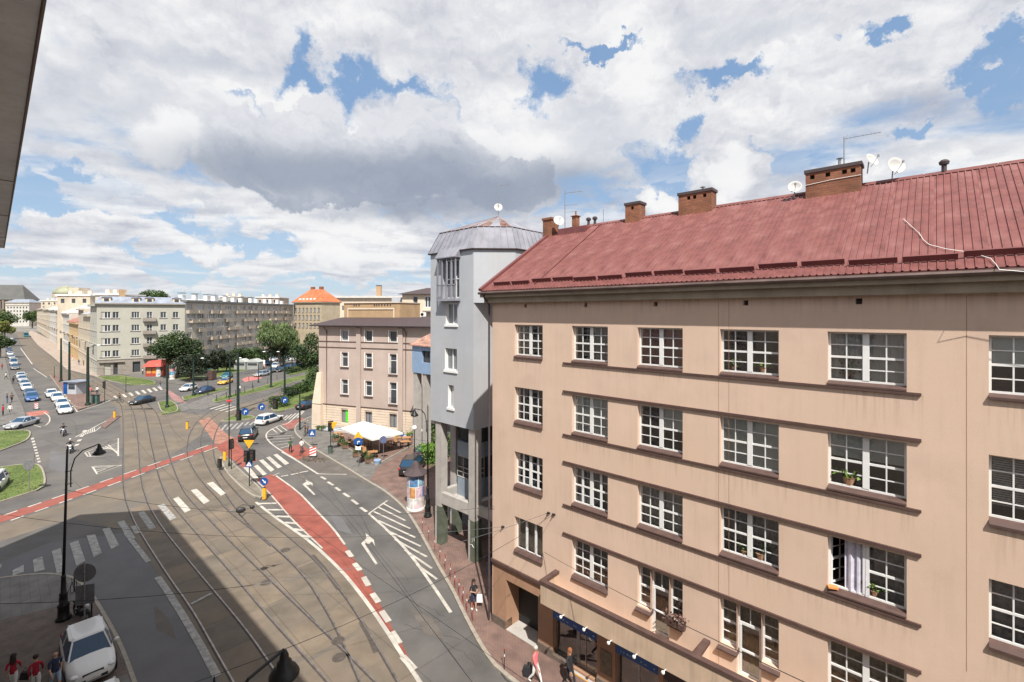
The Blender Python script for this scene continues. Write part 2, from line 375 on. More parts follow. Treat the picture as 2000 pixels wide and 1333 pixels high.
M['iron'] = mat('manhole_iron', (.12, .10, .085), .6, .2, 8, metal=.5)
# ---------------------------------------------------------------- the ground
def gp(pts, z=0):
    out = []
    for p in pts:
        if len(p) == 3: out.append(Vector((p[0], p[1], z)))       # world point given as (x, y, None)
        else:
            v = G(p[0], p[1], 0); out.append(Vector((v.x, v.y, z)))
    return out
def sheet(name, pts, z, m, kind='structure', label=None):
    p = gp(pts, z); a = sum(p[i].x * p[(i + 1) % len(p)].y - p[(i + 1) % len(p)].x * p[i].y for i in range(len(p)))
    if a < 0: p = p[::-1]
    o = obj(name, MB().poly(p), m); tag(o, label, None, None, kind); return o
def slabp(name, pts, h, m, z0=-.05):
    o = obj(name, MB().prism([(v.x, v.y) for v in gp(pts)], z0, h), m); tag(o, None, None, None, 'structure'); return o
def ribbon(mb, P, w, z, closed=False):
    P = [Vector((p[0], p[1], 0)) for p in P]; n = len(P); L = []
    for i in range(n):
        t = (P[min(i + 1, n - 1)] - P[max(i - 1, 0)]); t.normalize(); s = Vector((-t.y, t.x, 0)) * w / 2; L.append((P[i] + s, P[i] - s))
    for i in range(n - 1):
        a, b = L[i]; c, d = L[i + 1]; mb.quad((b.x, b.y, z), (d.x, d.y, z), (c.x, c.y, z), (a.x, a.y, z))
def resample(P, step):
    P = [Vector((p[0], p[1], 0)) for p in P]; out = [P[0].copy()]; acc = 0
    for i in range(len(P) - 1):
        a, b = P[i], P[i + 1]; L = (b - a).length; t = step - acc
        while t <= L: out.append(a + (b - a) * (t / L)); t += step
        acc = L - (t - step)
    if (out[-1] - P[-1]).length > .15 * step: out.append(P[-1].copy())
    return out
def smoothl(P, it=2):
    P = [Vector((p[0], p[1], 0)) for p in P]
    for _ in range(it):
        Q = [P[0]]
        for i in range(len(P) - 1): Q += [P[i] * .75 + P[i + 1] * .25, P[i] * .25 + P[i + 1] * .75]
        P = Q + [P[-1]]
    return P
def wl_(pts): return [G(a, b) for a, b in pts]
sheet('ground', [(-3000, -600, None), (3000, -600, None), (3000, 4500, None), (-3000, 4500, None)], -.02, mat('far_ground', (.2, .19, .17), .95, .2, .02))
sheet('road_asphalt', [(-420, -60, None), (120, -60, None), (120, 60, None), (-20, 330, None), (-420, 520, None)], 0, M['asphalt'])
LADDER = [(499.8, 981.4), (533, 1008.6), (569.3, 1032.8), (611.6, 1063), (666, 1114.4), (696.3, 1150.7), (732.5, 1199), (762.8, 1244.4), (793, 1292.8), (820, 1333)]
ladW = wl_(LADDER); ladEnd = [ladW[-1] + (ladW[-1] - ladW[-3]).normalized() * s for s in (10, 30)]
leftl = wl_([(255, 1040), (311, 1127), (354, 1198), (420, 1316)]); leftEnd = [leftl[-1] + (leftl[-1] - leftl[-2]).normalized() * s for s in (10, 30)]
t3 = lambda v: (v.x, v.y, None)
sheet('tram_track_bed', [(-60, 1045), (126, 985), (240, 943), (336, 907), (425, 876), (440, 892), (458, 920), (480, 950)] + LADDER + [t3(v) for v in ladEnd] + [t3(v) for v in leftEnd[::-1]] + [(420, 1316), (354, 1198), (311, 1127), (255, 1040), (140, 1012), (-60, 1078)], .004, M['concrete'])
sheet('tram_lane_paving', [(30, 648), (45, 680), (63, 710), (90, 735), (120, 734), (146, 752), (168, 752), (206, 779), (232, 800), (300, 800), (262, 775), (215, 748), (190, 740), (130, 724), (100, 698), (72, 675), (52, 648)], .004, M['concrete'])
sheet('junction_paving', [(232, 800), (300, 798), (330, 812), (352, 806), (400, 812), (470, 790), (520, 776), (600, 748), (612, 738), (618, 746), (540, 785), (470, 805), (425, 830), (392, 850), (350, 880), (300, 905), (245, 925), (238, 860)], .004, M['concrete'])
# rails
RAILS = {
 'a': [(40, 640), (60, 668), (100, 706), (150, 740), (200, 765), (232, 785), (240.4, 800), (241.5, 865), (240.4, 938.5), (243.6, 970), (252, 997), (265.9, 1030), (329.5, 1130), (372.7, 1189), (420, 1273)],
 'b': [(44, 640), (66, 668), (110, 706), (165, 738), (225, 768), (258, 795), (265.6, 823), (270.9, 865), (275, 938.5), (287.7, 982.6), (302.4, 1010), (322.7, 1041), (375, 1105), (400, 1135.6), (481.6, 1232.3), (539, 1317)],
 'c': [(48, 645), (72, 668), (118, 702), (178, 736), (245, 770), (275, 790), (285, 808), (294, 860.8), (302.4, 896.5), (310.8, 934.3), (327.6, 976.3), (361, 1016), (406, 1067.5), (442.3, 1108.4), (521, 1202), (581.4, 1268.6), (638.8, 1333)],
 'd': [(52, 645), (78, 668), (126, 702), (190, 736), (265, 772), (300, 798), (310.8, 816.7), (319, 848), (333.9, 902.8), (354.9, 955.3), (378, 984.7), (400, 1005.6), (445, 1054), (545, 1150.7), (647.9, 1249), (732.5, 1333)],
 'e': [(612, 742), (560, 758), (510, 775), (460, 793), (420, 812), (400, 832), (393, 852), (392.7, 877.6), (403, 907), (413, 925), (440, 965), (481.6, 1023.7), (533, 1066), (593.5, 1123.5), (629.7, 1181), (660, 1235), (702, 1333)],
 'f': [(614, 747), (560, 766), (510, 784), (465, 801), (435, 820), (420, 845), (415, 880), (425, 915), (442, 942), (490.7, 993.5), (551, 1038.8), (611.6, 1090), (663, 1150.7), (702, 1208), (738.6, 1268.6), (776, 1333)],
 'g': [(600, 738), (545, 753), (480, 775), (420, 797), (385, 822), (370, 848), (367.5, 860.8), (365, 890), (375.9, 915.4), (399, 947), (420, 967.9), (446, 1000), (490, 1033), (530, 1068)],
}
railW = {}
for k, v in RAILS.items():
    w = smoothl(wl_(v), 2)
    if v[-1][1] > 1200:
        d_ = (w[-1] - w[-4]).normalized(); w += [w[-1] + d_ * 8, w[-1] + d_ * 30]
    railW[k] = w
    mb = MB(); ribbon(mb, w, .15, .0145); gr = tag(obj('rail_groove', mb, M['groove']), kind='structure'); 
    mb = MB(); sh = []
    for i, p in enumerate(w):
        t = (w[min(i + 1, len(w) - 1)] - w[max(i - 1, 0)]).normalized(); sh.append(p + Vector((-t.y, t.x, 0)) * .045)
    ribbon(mb, sh, .07, .0185); obj('rail_head', mb, M['rail'], gr); gr.name = 'tram_rail'
# concrete slabs laid between the rails: each slab a piece of its own
bed = tag(obj('slab_bedding', MB().box(-.01, .01, -.01, .01, .002, .004), M['groove'], loc=(-15, 30, 0)), kind='structure')
def section(w, y0):      # the part of a rail line nearer than the bike crossing
    return [p for p in w if p.y < y0]
def at_n(w, s):          # point of a rail whose running coordinate along the street equals s
    for i in range(len(w) - 1):
        a, b = w[i].dot(DV), w[i + 1].dot(DV)
        if (a - s) * (b - s) <= 0 and abs(b - a) > 1e-6: return w[i].lerp(w[i + 1], (s - a) / (b - a))
    return None
ns = 0
for ka, kb in (('a', 'b'), ('b', 'c'), ('c', 'd'), ('d', 'e'), ('e', 'f')):
    wa, wb = section(railW[ka], 44), section(railW[kb], 46); s = -52.0
    while s < -2 and ns < 296:
        st = 2.9 + random.uniform(-.1, .1)
        pa, pb, qa, qb = at_n(wa, s), at_n(wb, s), at_n(wa, s + st), at_n(wb, s + st)
        if pa and pb and qa and qb and pa.y > 6:
            wd = (pb - pa).length
            if .9 < wd < 9:
                parts = max(1, round(wd / 2.2))
                for j in range(parts):
                    u0, u1 = j / parts, (j + 1) / parts
                    c = [pa.lerp(pb, u0), pa.lerp(pb, u1), qa.lerp(qb, u1), qa.lerp(qb, u0)]
                    ce = sum(c, Vector()) / 4; r_ = []
                    for ci, p in enumerate(c):
                        e = (ce - p).normalized(); r_.append(p + e * (.028 + (.13 if (j == 0 and ci in (0, 3)) or (j == parts - 1 and ci in (1, 2)) else 0)))
                    if (r_[1] - r_[0]).cross(r_[3] - r_[0]).z < 0: r_ = r_[::-1]
                    zt = .0115 + random.uniform(-.0015, .0012)
                    mb = MB().hexa([(p.x, p.y, .0045) for p in r_], [(p.x, p.y, zt) for p in r_])
                    o = obj('concrete_slab', mb, random.choice(M['slab'])); o.parent = bed; o.location = (15, -30, 0); ns += 1
        s += st
# kerbs made of single stones
def kerb(parent, pts, w=.16, h=.14, step=1.0, world=False, lim=160):
    P = resample(smoothl(pts if world else wl_(pts), 2), step)
    me = kerb.me
    for i in range(min(len(P) - 1, lim)):
        a, b = P[i], P[i + 1]; L = (b - a).length
        o = put('kerb_stone', me, parent, ((a.x + b.x) / 2, (a.y + b.y) / 2, random.uniform(-.004, .004)), math.atan2(b.y - a.y, b.x - a.x), (L - .015, w, h))
kerb.me = MB().box(-.5, .5, -.5, .5, -.1, 1).mesh('kerb_stone', M['kerb'])
LK = [(-60, 1141), (0, 1133), (45, 1126.6), (97, 1123), (145, 1130), (175, 1157), (204, 1205), (227, 1246), (245, 1287), (261, 1333)]
k_end = G(261, 1333); LKw = [t3(G(*p)) for p in LK] + [(k_end.x + DV.x * 40, k_end.y + DV.y * 40, None)]
sw_l = slabp('left_sidewalk', LKw + [(8.5, -9.5, None), (-34, 28.5, None), (-60, 40, None)], .12, M['grey_pave'])
kerb(sw_l, [Vector((a, b, 0)) for a, b, _ in LKw], world=True)
sheet('left_sidewalk_setts', [(0, 1216), (110, 1190), (150, 1178), (185, 1178), (215, 1240), (250, 1320), (0, 1420), (-80, 1300)], .125, mat('dark_setts', (.13, .10, .085), .9, .2, 2, .6, 12, speck=.4))
RK = [(640, 800), (612.9, 812), (594.7, 820.9), (577, 832), (575, 845.6), (589.8, 860.5), (611, 877), (647.5, 898.4), (683.8, 919.9), (720, 943), (750.7, 960), (790, 993.5), (814, 1029.8), (835, 1069), (859.5, 1114), (883.7, 1153.7), (907, 1204), (946, 1277), (988, 1330)]
k_end = G(988, 1330); RKw = [t3(G(*p)) for p in RK] + [(k_end.x + DV.x * 40, k_end.y + DV.y * 40, None)]
sw_r = slabp('right_sidewalk', RKw + [(45, 5, None), (20, 80, None), (-15, 110, None)], .12, M['grey_pave'])
kerb(sw_r, [Vector((a, b, 0)) for a, b, _ in RKw], world=True, w=.2)
# red paved stretch past the tower, the side lane and the cafe terrace
sheet('red_sidewalk_paving', [(739, 914), (722, 940), (753, 957), (793, 991), (817, 1028), (838, 1067), (862, 1112), (886, 1151), (910, 1203), (949, 1275), (992, 1330), (30.5, -4.4, None), (33, -1, None), (4, 60, None), (-14, 74, None), (836, 862), (810, 872)], .1245, M['red_pave'])
ter = slabp('terrace_paving', [(736, 911), (808, 870), (836, 856), (700, 838), (650, 838), (668, 868), (700, 893)], .22, M['red_pave'], 0)
kerb(ter, [(735, 912), (808, 871), (838, 856)], h=.24, w=.14)
kerb(ter, [(735, 912), (700, 894), (668, 869), (650, 839)], h=.24, w=.14)
# the broken strip by the kerb
sheet('broken_asphalt_strip', [(577, 899), (621, 926), (677, 927.3), (722, 947), (683.8, 922), (647.5, 900), (611, 879), (595, 868), (585, 880)], .004, M['asphalt_old'])
sheet('new_asphalt_strip', [(0, 1140), (0, 1100), (100, 1060), (250, 1040), (311, 1127), (354, 1198), (420, 1316), t3(leftEnd[0]), (265, 1333), (227, 1246), (175, 1157), (145, 1128), (97, 1121)], .004, M['asphalt_new'])
# red cycle lanes
REDR = [(530.4, 926.5), (539, 930), (581.4, 960), (614.6, 995), (650.9, 1032.8), (673.6, 1064.5), (690, 1090), (715, 1130), (740, 1175), (765, 1225), (788, 1265), (812, 1312), (832, 1345)]
REDL = [(499, 938), (521, 960), (533, 975.3), (569.3, 1014.6), (611.6, 1054), (629.7, 1074), (666, 1110), (696.3, 1146), (732.5, 1194), (762.8, 1239), (793, 1286), (812, 1318), (826, 1345)]
sheet('red_cycle_lane', REDL + REDR[::-1], .008, M['red_lane'])
sheet('red_cycle_lane', [(419.8, 873.7), (438, 888.5), (454.5, 898.4), (474.5, 914.9), (503, 898), (477.6, 881.9), (461, 862), (466, 853.9), (440, 862)], .008, M['red_lane'])
XU = [(-60, 1030), (0, 1008), (126, 967), (239.4, 928), (336, 894.4), (420, 867)]; XL = [(-60, 1044), (0, 1022), (126, 980.5), (239.4, 939.5), (336, 903), (430, 873)]
sheet('red_cycle_crossing', XU + XL[::-1], .0135, M['red_lane'])
sheet('red_cycle_patch', [(551, 880), (586, 867), (608, 882), (602, 893), (577, 899)], .008, M['red_lane'])
sheet('red_cycle_patch', [(549, 829), (590, 816), (596, 820), (577, 833), (566, 840)], .008, mat('red_lane_dull', (.27, .10, .085), .9, .2, 1))
sheet('red_cycle_patch', [(388, 822), (408, 815), (445, 850), (470, 862), (440, 870), (420, 867), (405, 845)], .0075, mat('red_lane_faded', (.30, .15, .11), .9, .2, 1))
sheet('red_cycle_patch', [(320, 760), (333, 764), (350, 775), (366, 790), (350, 796), (338, 782)], .008, mat('red_lane_pale', (.28, .15, .14), .9, .2, 1))
sheet('red_cycle_patch', [(472, 741), (485, 736), (512, 736), (510, 740), (478, 747)], .008, mat('red_lane_far', (.42, .15, .14), .9, .2, 1))
sheet('red_cycle_patch', [(50, 806), (90, 802), (97, 808), (58, 815)], .008, mat('red_lane_left', (.36, .13, .10), .9, .2, 1))
# ---- painted lines
LN = MB(); ZL = .0245
def line(P, w=.12, z=None, mb=None, sm_=1):
    global ZL
    ZL += .00004; ribbon(mb or LN, smoothl(wl_(P), sm_) if sm_ else wl_(P), w, z or ZL)
def lpoly(P, mb=None, z=None):
    global ZL
    ZL += .00004
    p = gp(P, z or ZL); a = (p[1] - p[0]).cross(p[2] - p[0]).z
    (mb or LN).poly(p if a > 0 else p[::-1])
mark = MB()
line(LADDER + [(838, 1365)], .22); line(REDR[1:6], .16)
line([(500, 939), (521, 958), (545, 985), (569.3, 1014.6), (611.6, 1055), (629.7, 1072)], .12)
for a, b in (((678, 1076.6), (687, 1088.7)), ((692, 1101), (703.5, 1115)), ((710, 1128), (720, 1145)), ((727, 1160), (739.5, 1177.5)), ((745, 1194.5), (759.5, 1215.5)), ((765, 1235), (780.5, 1258)), ((786, 1283), (809.5, 1309))):
    line([a, b], .34, sm_=0)
def lerp2(P, Q, t): return (P[0] + (Q[0] - P[0]) * t, P[1] + (Q[1] - P[1]) * t)
for t in (.02, .17, .33, .48, .64, .80):
    a = lerp2((503, 983), (611.6, 1063), t); b = lerp2((533, 976), (618, 1062), min(1, t + .07)); line([a, b], .30, sm_=0)
line([(720.4, 1004), (759.7, 1038.8), (802, 1084), (845, 1144), (880.6, 1197.5)], .20); line([(720.4, 1004), (756.7, 978.4)], .16, sm_=0)
for (a, b, c, d) in ((1150, 178, 1265, 240), (1120, 203, 1295, 290), (1092, 232, 1327, 342), (1122, 290, 1360, 400), (1170, 350, 1395, 457), (1228, 412, 1435, 525), (1292, 480, 1467, 600), (1370, 575, 1500, 670)):
    line([(400 + a / 3.308, 930 + b / 3.308), (400 + c / 3.308, 930 + d / 3.308)], .17, sm_=0)
for a, b in (((626.5, 931.8), (636.5, 937.2)), ((640, 942), (651, 948.7)), ((655.5, 952.9), (664.5, 959.5)), ((670.5, 964), (682.5, 971.7)), ((687, 977), (699, 986)), ((704, 992), (716, 1000.5))):
    line([a, b], .26, sm_=0)
for a, b in (((548.5, 931.4), (563, 928.9)), ((567.7, 928), (582.8, 924.8)), ((585, 924), (602, 920.6))): line([a, b], .26, sm_=0)
line([(551, 884), (578, 899), (621, 926.5)], .22); line([(621, 926.5), (677, 927.3)], .18, sm_=0)
line([(532.5, 930), (546, 924.5)], .14, sm_=0)
# turn arrows
def arrow(P): lpoly(P)
zA = lambda a, b: (400 + a / 3.308, 930 + b / 3.308)
lpoly([zA(*p) for p in ((1010, 438), (1045, 405), (1062, 415), (1033, 440), (1118, 570), (1102, 575))]); lpoly([zA(*p) for p in ((1045, 405), (1038, 370), (1092, 415), (1100, 455), (1080, 425), (1062, 442), (1033, 436))])
lpoly([zA(*p) for p in ((630, 55), (655, 40), (668, 47), (652, 58), (716, 122), (704, 126))]); lpoly([zA(*p) for p in ((655, 40), (650, 25), (695, 48), (697, 68), (683, 55), (668, 62), (650, 57))])
# zebra crossings
Z1 = [[(475, 914), (486, 911.6), (505.6, 934.7), (497.4, 938)], [(495.7, 911.6), (503, 908.5), (521.3, 926.5), (513.9, 929.8)], [(505.6, 900), (513.9, 898.2), (536, 918.2), (528.7, 922.3)], [(519.6, 894.3), (527, 892.6), (551, 912.4), (542.7, 915.7)], [(533.7, 889.3), (541, 886.9), (565, 905.8), (556.8, 909.1)],
      [(338, 975), (348.6, 971), (372.7, 997), (361, 1002.5)], [(372.7, 958.4), (384, 955.3), (409.5, 979.4), (398, 985.7)], [(404, 945), (416, 941.8), (441, 964.4), (431.7, 969.3)]]
for z in Z1: lpoly(z)
MK2 = MB()
Z2 = [[(307.6, 987.8), (320, 984.7), (344.4, 1012), (331.8, 1018)], [(268.8, 1002.5), (281.4, 999.4), (304.5, 1031), (292, 1036)], [(229, 1021), (242.5, 1017), (265, 1052), (252, 1056)],
      [(200, 1034.5), (213.6, 1030), (233, 1066), (217, 1074)], [(169, 1047), (186, 1044.8), (199, 1081), (183, 1089.5)], [(136, 1062), (153, 1056), (167, 1097), (149, 1106)], [(101, 1077.7), (119, 1071), (125, 1119), (111, 1121)], [(64, 1094.8), (83, 1088), (87.5, 1114), (67, 1119)], [(24.5, 1115), (46.6, 1104), (46.6, 1118), (24.5, 1126)], [(-10, 1115), (2, 1102), (4, 1106), (-8, 1122)]]
for z in Z2: lpoly(z, MK2)  # bars lying in shadow, their shade put into the duller paint
ribbon(MK2, wl_([(246, 1042), (290, 1098)]), .30, ZL); ribbon(MK2, wl_([(308, 1128), (330, 1160), (356, 1201), (392, 1262), (424, 1322)]), .34, ZL); ribbon(MK2, wl_([(373, 1181), (413, 1160)]), .2, ZL); ribbon(MK2, wl_([(260, 1028), (268, 1043)]), .3, ZL)
# dashes along the cycle crossing
for i in range(9):
    t = i / 9 + .02
    a = lerp2((0, 1010), (420, 866), t); b = lerp2((0, 1010), (420, 866), t + .06); line([a, b], .2, sm_=0)
    a = lerp2((0, 1025), (425, 874), t + .03); b = lerp2((0, 1025), (425, 874), t + .09); line([a, b], .2, sm_=0)
# triangular hatchings
line([(166, 885), (231, 856.6), (231, 892), (172, 892.7), (166, 885)], .16, sm_=0)
for i in range(1, 9):
    t = i / 9; a = lerp2((166, 885), (231, 857), t); b = lerp2((172, 892.7), (231, 892), min(1, t * .9 + .05)); line([lerp2((166, 887), (231, 860 + 0), t), lerp2((170, 892.5), (231, 892), t)] if t < .2 else [(166 + 65 * t - 14 * t, 885 - 24 * t + 6), (231, 892 - 34 * (1 - t) * 1.0)], .13, sm_=0)
line([(180.6, 912), (190, 927), (238, 909.5), (180.6, 912)], .2, sm_=0); line([(184, 914.5), (222, 911.5)], .15, sm_=0); line([(187, 919), (215, 913.5)], .15, sm_=0); line([(189, 923), (207, 916.5)], .15, sm_=0)
line([(147, 854.5), (189, 832.5), (231, 810.4)], .16); line([(147, 854.5), (185, 844), (197, 834)], .14)
for i in range(8): t = .15 + i * .09; line([lerp2((147, 854.5), (189, 832.5), t + .1), lerp2((147, 854.5), (185, 844), t + .22)], .12, sm_=0)
# hatched island right of the black car
line([(592, 803), (572, 819), (561, 829), (543.6, 832.4), (522, 844), (518.8, 853.9), (527, 865.4), (545, 878.6), (578, 898.4)], .2, sm_=2)
for a, b in (((531, 838), (541, 846)), ((539, 835), (551, 845)), ((548, 833), (561, 842)), ((523, 849.5), (560, 847.5)), ((521, 854), (571, 851.5)), ((525, 859), (575, 856)), ((531, 864.5), (567, 861.5)), ((539, 870.5), (569, 866)), ((548, 876), (566, 871))): line([a, b], .16, sm_=0)
for i in range(5): line([(548 + i * 8, 823 - i * 1.5), (562 + i * 8, 812 - i * 2)], .22, sm_=0)
for i in range(7): line([(432 + i * 10, 842 - i * 1.2), (442 + i * 11, 830 - i * 1.3)], .3, sm_=0, mb=MK2)
# far crossings
for cx, cy in ((227, 777), (243, 773.5), (256, 770.7), (269, 768.2), (281, 765.8), (292, 763.4), (303, 761), (313, 758.8)): lpoly([(cx - 6, cy - 2.6), (cx - 1, cy - 3.6), (cx + 6, cy + 2.6), (cx + 1, cy + 3.6)])
for a, b in (((401, 798), (427, 790.5)), ((410, 800), (440, 790.5)), ((420, 801.5), (452, 791.5)), ((430, 803), (460, 794)), ((441, 805), (466, 797.5))): line([a, b], .45, sm_=0)
for i in range(9): lpoly([(56 + i * 1.0, 836 + i * 11.5 - 0) if 0 else (60 + i * 1.6, 857 + i * 5.6), (66 + i * 1.6, 855.5 + i * 5.6), (67 + i * 1.6, 858.5 + i * 5.6), (61 + i * 1.6, 860 + i * 5.6)])
line([(151, 805), (205, 788), (222, 778)], .16); line([(45, 812), (75, 838), (96, 828), (98, 815), (86, 806)], .16); line([(135, 775), (151, 805)], .25)
line([(63, 712), (40, 680)], .3); line([(65, 720), (92, 738)], .2)
for i in range(4): line([(148 + i * 5, 872 - i * 9), (152 + i * 5, 868 - i * 9)], .4, sm_=0)
tag(obj('road_markings', LN, M['paint']), kind='structure'); tag(obj('worn_shaded_road_markings', MK2, M['paint_worn_shaded']), kind='structure')
CK = MB(); crnd = random.Random(21)
def crack(px0, px1, w=.03, wob=.25, n=16):
    a, b = G(*px0), G(*px1); s = Vector((-(b - a).y, (b - a).x, 0)).normalized(); off = 0; P = []
    for i in range(n + 1):
        off += crnd.gauss(0, wob / n ** .5); P.append(a.lerp(b, i / n) + s * off * math.sin(math.pi * i / n))
    ribbon(CK, P, w, .0038)
for a_, b_, w_ in (((640, 950), (905, 1310), .035), ((700, 1000), (720, 1055), .05), ((820, 1180), (870, 1205), .03), ((660, 960), (752, 962), .04), ((742, 1075), (800, 1140), .02), ((790, 1220), (900, 1250), .03), ((870, 1255), (930, 1300), .025), ((100, 900), (170, 960), .04), ((90, 860), (230, 905), .05), ((110, 940), (235, 925), .04), ((140, 820), (150, 850), .04), ((530, 880), (620, 950), .03), ((170, 1000), (20, 1020), .04), ((230, 1130), (300, 1280), .035), ((190, 1110), (330, 1310), .03), ((70, 870), (60, 930), .05), ((590, 940), (700, 1010), .02)): crack(a_, b_, w_)
tag(obj('asphalt_crack', CK, mat('crack_tar', (.045, .043, .042), .8, .1, 3)), kind='structure')
for P_, mm in (([(640, 1000), (668, 1012), (690, 1045), (660, 1036)], 'asphalt_new'), ([(800, 1190), (842, 1205), (872, 1250), (830, 1238)], 'asphalt_old'), ([(100, 880), (140, 890), (130, 925), (95, 915)], 'asphalt_new'), ([(560, 906), (590, 925), (600, 940), (575, 930)], 'asphalt_old'), ([(300, 1180), (330, 1210), (345, 1250), (305, 1230)], 'asphalt_old')): sheet('asphalt_patch', P_, .0044, M[mm])
# joint cracks and manholes
for px, py in ((557, 1075), (519, 1139), (662, 1285), (660, 1252)):
    c = G(px, py); tag(obj('manhole_cover', MB().lathe([(.33, .012), (.33, .017), (.27, .019), (.02, .019)], 20), M['iron'], loc=(c.x, c.y, 0)), kind='structure')
# dark rail points boxes
for P in ([(610, 1085), (632, 1110), (662, 1152)], [(705, 1215), (722, 1245), (735, 1275)]):
    mb = MB(); ribbon(mb, wl_(P), .28, .0155); tag(obj('rail_points_plate', mb, M['iron']), kind='structure')
# grass islands
def grass(px, kerbs=True, h=.13, lab=None):
    o = slabp('grass_island', px, h, M['grass'], 0)
    if kerbs: kerb(o, px + [px[0]], w=.15, h=h + .03, lim=90, step=1.2)
    P = gp(px); o2 = MB(); xs = [p.x for p in P]; ys = [p.y for p in P]
    rnd = random.Random(int(px[0][0] * 7)); area = (max(xs) - min(xs)) * (max(ys) - min(ys)); n = int(min(5000, area * 40)); c = 0
    def inside(x, y):
        r = False; j = len(P) - 1
        for i in range(len(P)):
            if (P[i].y > y) != (P[j].y > y) and x < (P[j].x - P[i].x) * (y - P[i].y) / (P[j].y - P[i].y) + P[i].x: r = not r
            j = i
        return r
    for _ in range(n):
        x, y = rnd.uniform(min(xs), max(xs)), rnd.uniform(min(ys), max(ys))
        if inside(x, y):
            a = rnd.uniform(0, 6.28); w = rnd.uniform(.03, .08); hh = rnd.uniform(.02, .07); dx, dy = math.cos(a) * w, math.sin(a) * w; lx, ly = rnd.uniform(-.05, .05), rnd.uniform(-.05, .05)
            o2.add([(x - dx, y - dy, h), (x + dx, y + dy, h), (x + lx, y + ly, h + hh)], [(0, 1, 2)]); c += 1
    if c > 3: tag(obj('grass_tufts', o2, M['blade']), 'short green grass tufts growing on the verge islands', 'grass', kind='stuff')
M['blade'] = mat('grass_blades', (.10, .15, .03), .9, .3, .8, col2=(.17, .19, .06))
grass([(-60, 846), (0, 844), (54.6, 841), (60, 848), (56, 857), (48, 864), (0, 882), (-60, 905)])
grass([(-60, 930), (0, 914), (63, 907), (77.7, 911), (83, 920), (88, 937), (86, 953), (73.5, 959.5), (0, 982.6), (-60, 1003)])
grass([(308.7, 787), (336, 782), (352.8, 804), (317, 811.5)]); grass([(356, 777), (359, 784), (383, 778), (419, 768), (446, 761), (446, 757), (417, 762), (383, 770)])
grass([(416, 785), (423, 788), (455, 778), (500, 768), (545, 757), (580, 745), (612, 737), (612, 731), (570, 738), (530, 750), (480, 765), (450, 772), (418, 780)])
grass([(433, 824), (459, 811), (492, 813.4), (502, 817.6), (466, 822.5)]); grass([(530, 801), (543.6, 806), (581.5, 796), (617, 784.5), (617, 752), (590, 760), (556.8, 770), (535, 785)])
grass([(188, 737), (235, 734), (302, 744), (304, 752), (255, 753), (205, 743)]); grass([(340, 738), (355, 743), (400, 741), (420, 738), (480, 724), (512, 715), (512, 710), (460, 715), (400, 725), (345, 733)], False)
grass([(560, 728), (600, 719), (615, 714), (615, 722), (590, 728), (566, 734)], False)
# platform, far pavements
pl = slabp('tram_stop_platform', [(97, 733), (118, 735), (145, 753), (166, 753), (205, 780), (198, 787), (151, 803), (128, 775)], .14, M['red_pave']); kerb(pl, [(97, 733), (128, 775), (151, 803), (198, 787), (205, 780)], lim=80)
slabp('far_left_sidewalk', [(-60, 655), (14, 655), (10, 700), (22, 750), (42, 790), (50, 812), (40, 822), (-60, 850)], .12, M['grey_pave'])
slabp('far_street_sidewalk', [(54, 650), (74, 675), (102, 697), (130, 722), (190, 737), (215, 728), (150, 690), (100, 665), (62, 646)], .12, M['light_pave'])
pz = slabp('plaza_pavement', [(180, 736), (214, 726), (340, 718), (420, 722), (520, 706), (600, 696), (606, 704), (560, 712), (512, 717), (480, 726), (420, 740), (400, 744), (350, 752), (306, 744), (236, 732)], .11, M['grey_pave'])
slabp('median_pavement', [(366, 790), (420, 770), (447, 764), (416, 782), (430, 790), (400, 800), (372, 800), (356, 805), (338, 783)], .05, M['grey_pave'])
slabp('traffic_island', [(224, 808), (232, 811), (234, 815), (205, 838), (197, 834)], .12, M['red_pave'])
isl = slabp('signal_island', [(430, 895), (441, 892), (470, 922), (500, 948), (516, 967), (508, 978), (480, 962), (455, 938), (438, 918)], .12, mat('island_concrete', (.20, .175, .14), .9, .15, .8, speck=.3)); kerb(isl, [(430, 895), (441, 892), (470, 922), (500, 948), (516, 967), (508, 978), (480, 962), (455, 938), (438, 918), (430, 895)], lim=60)
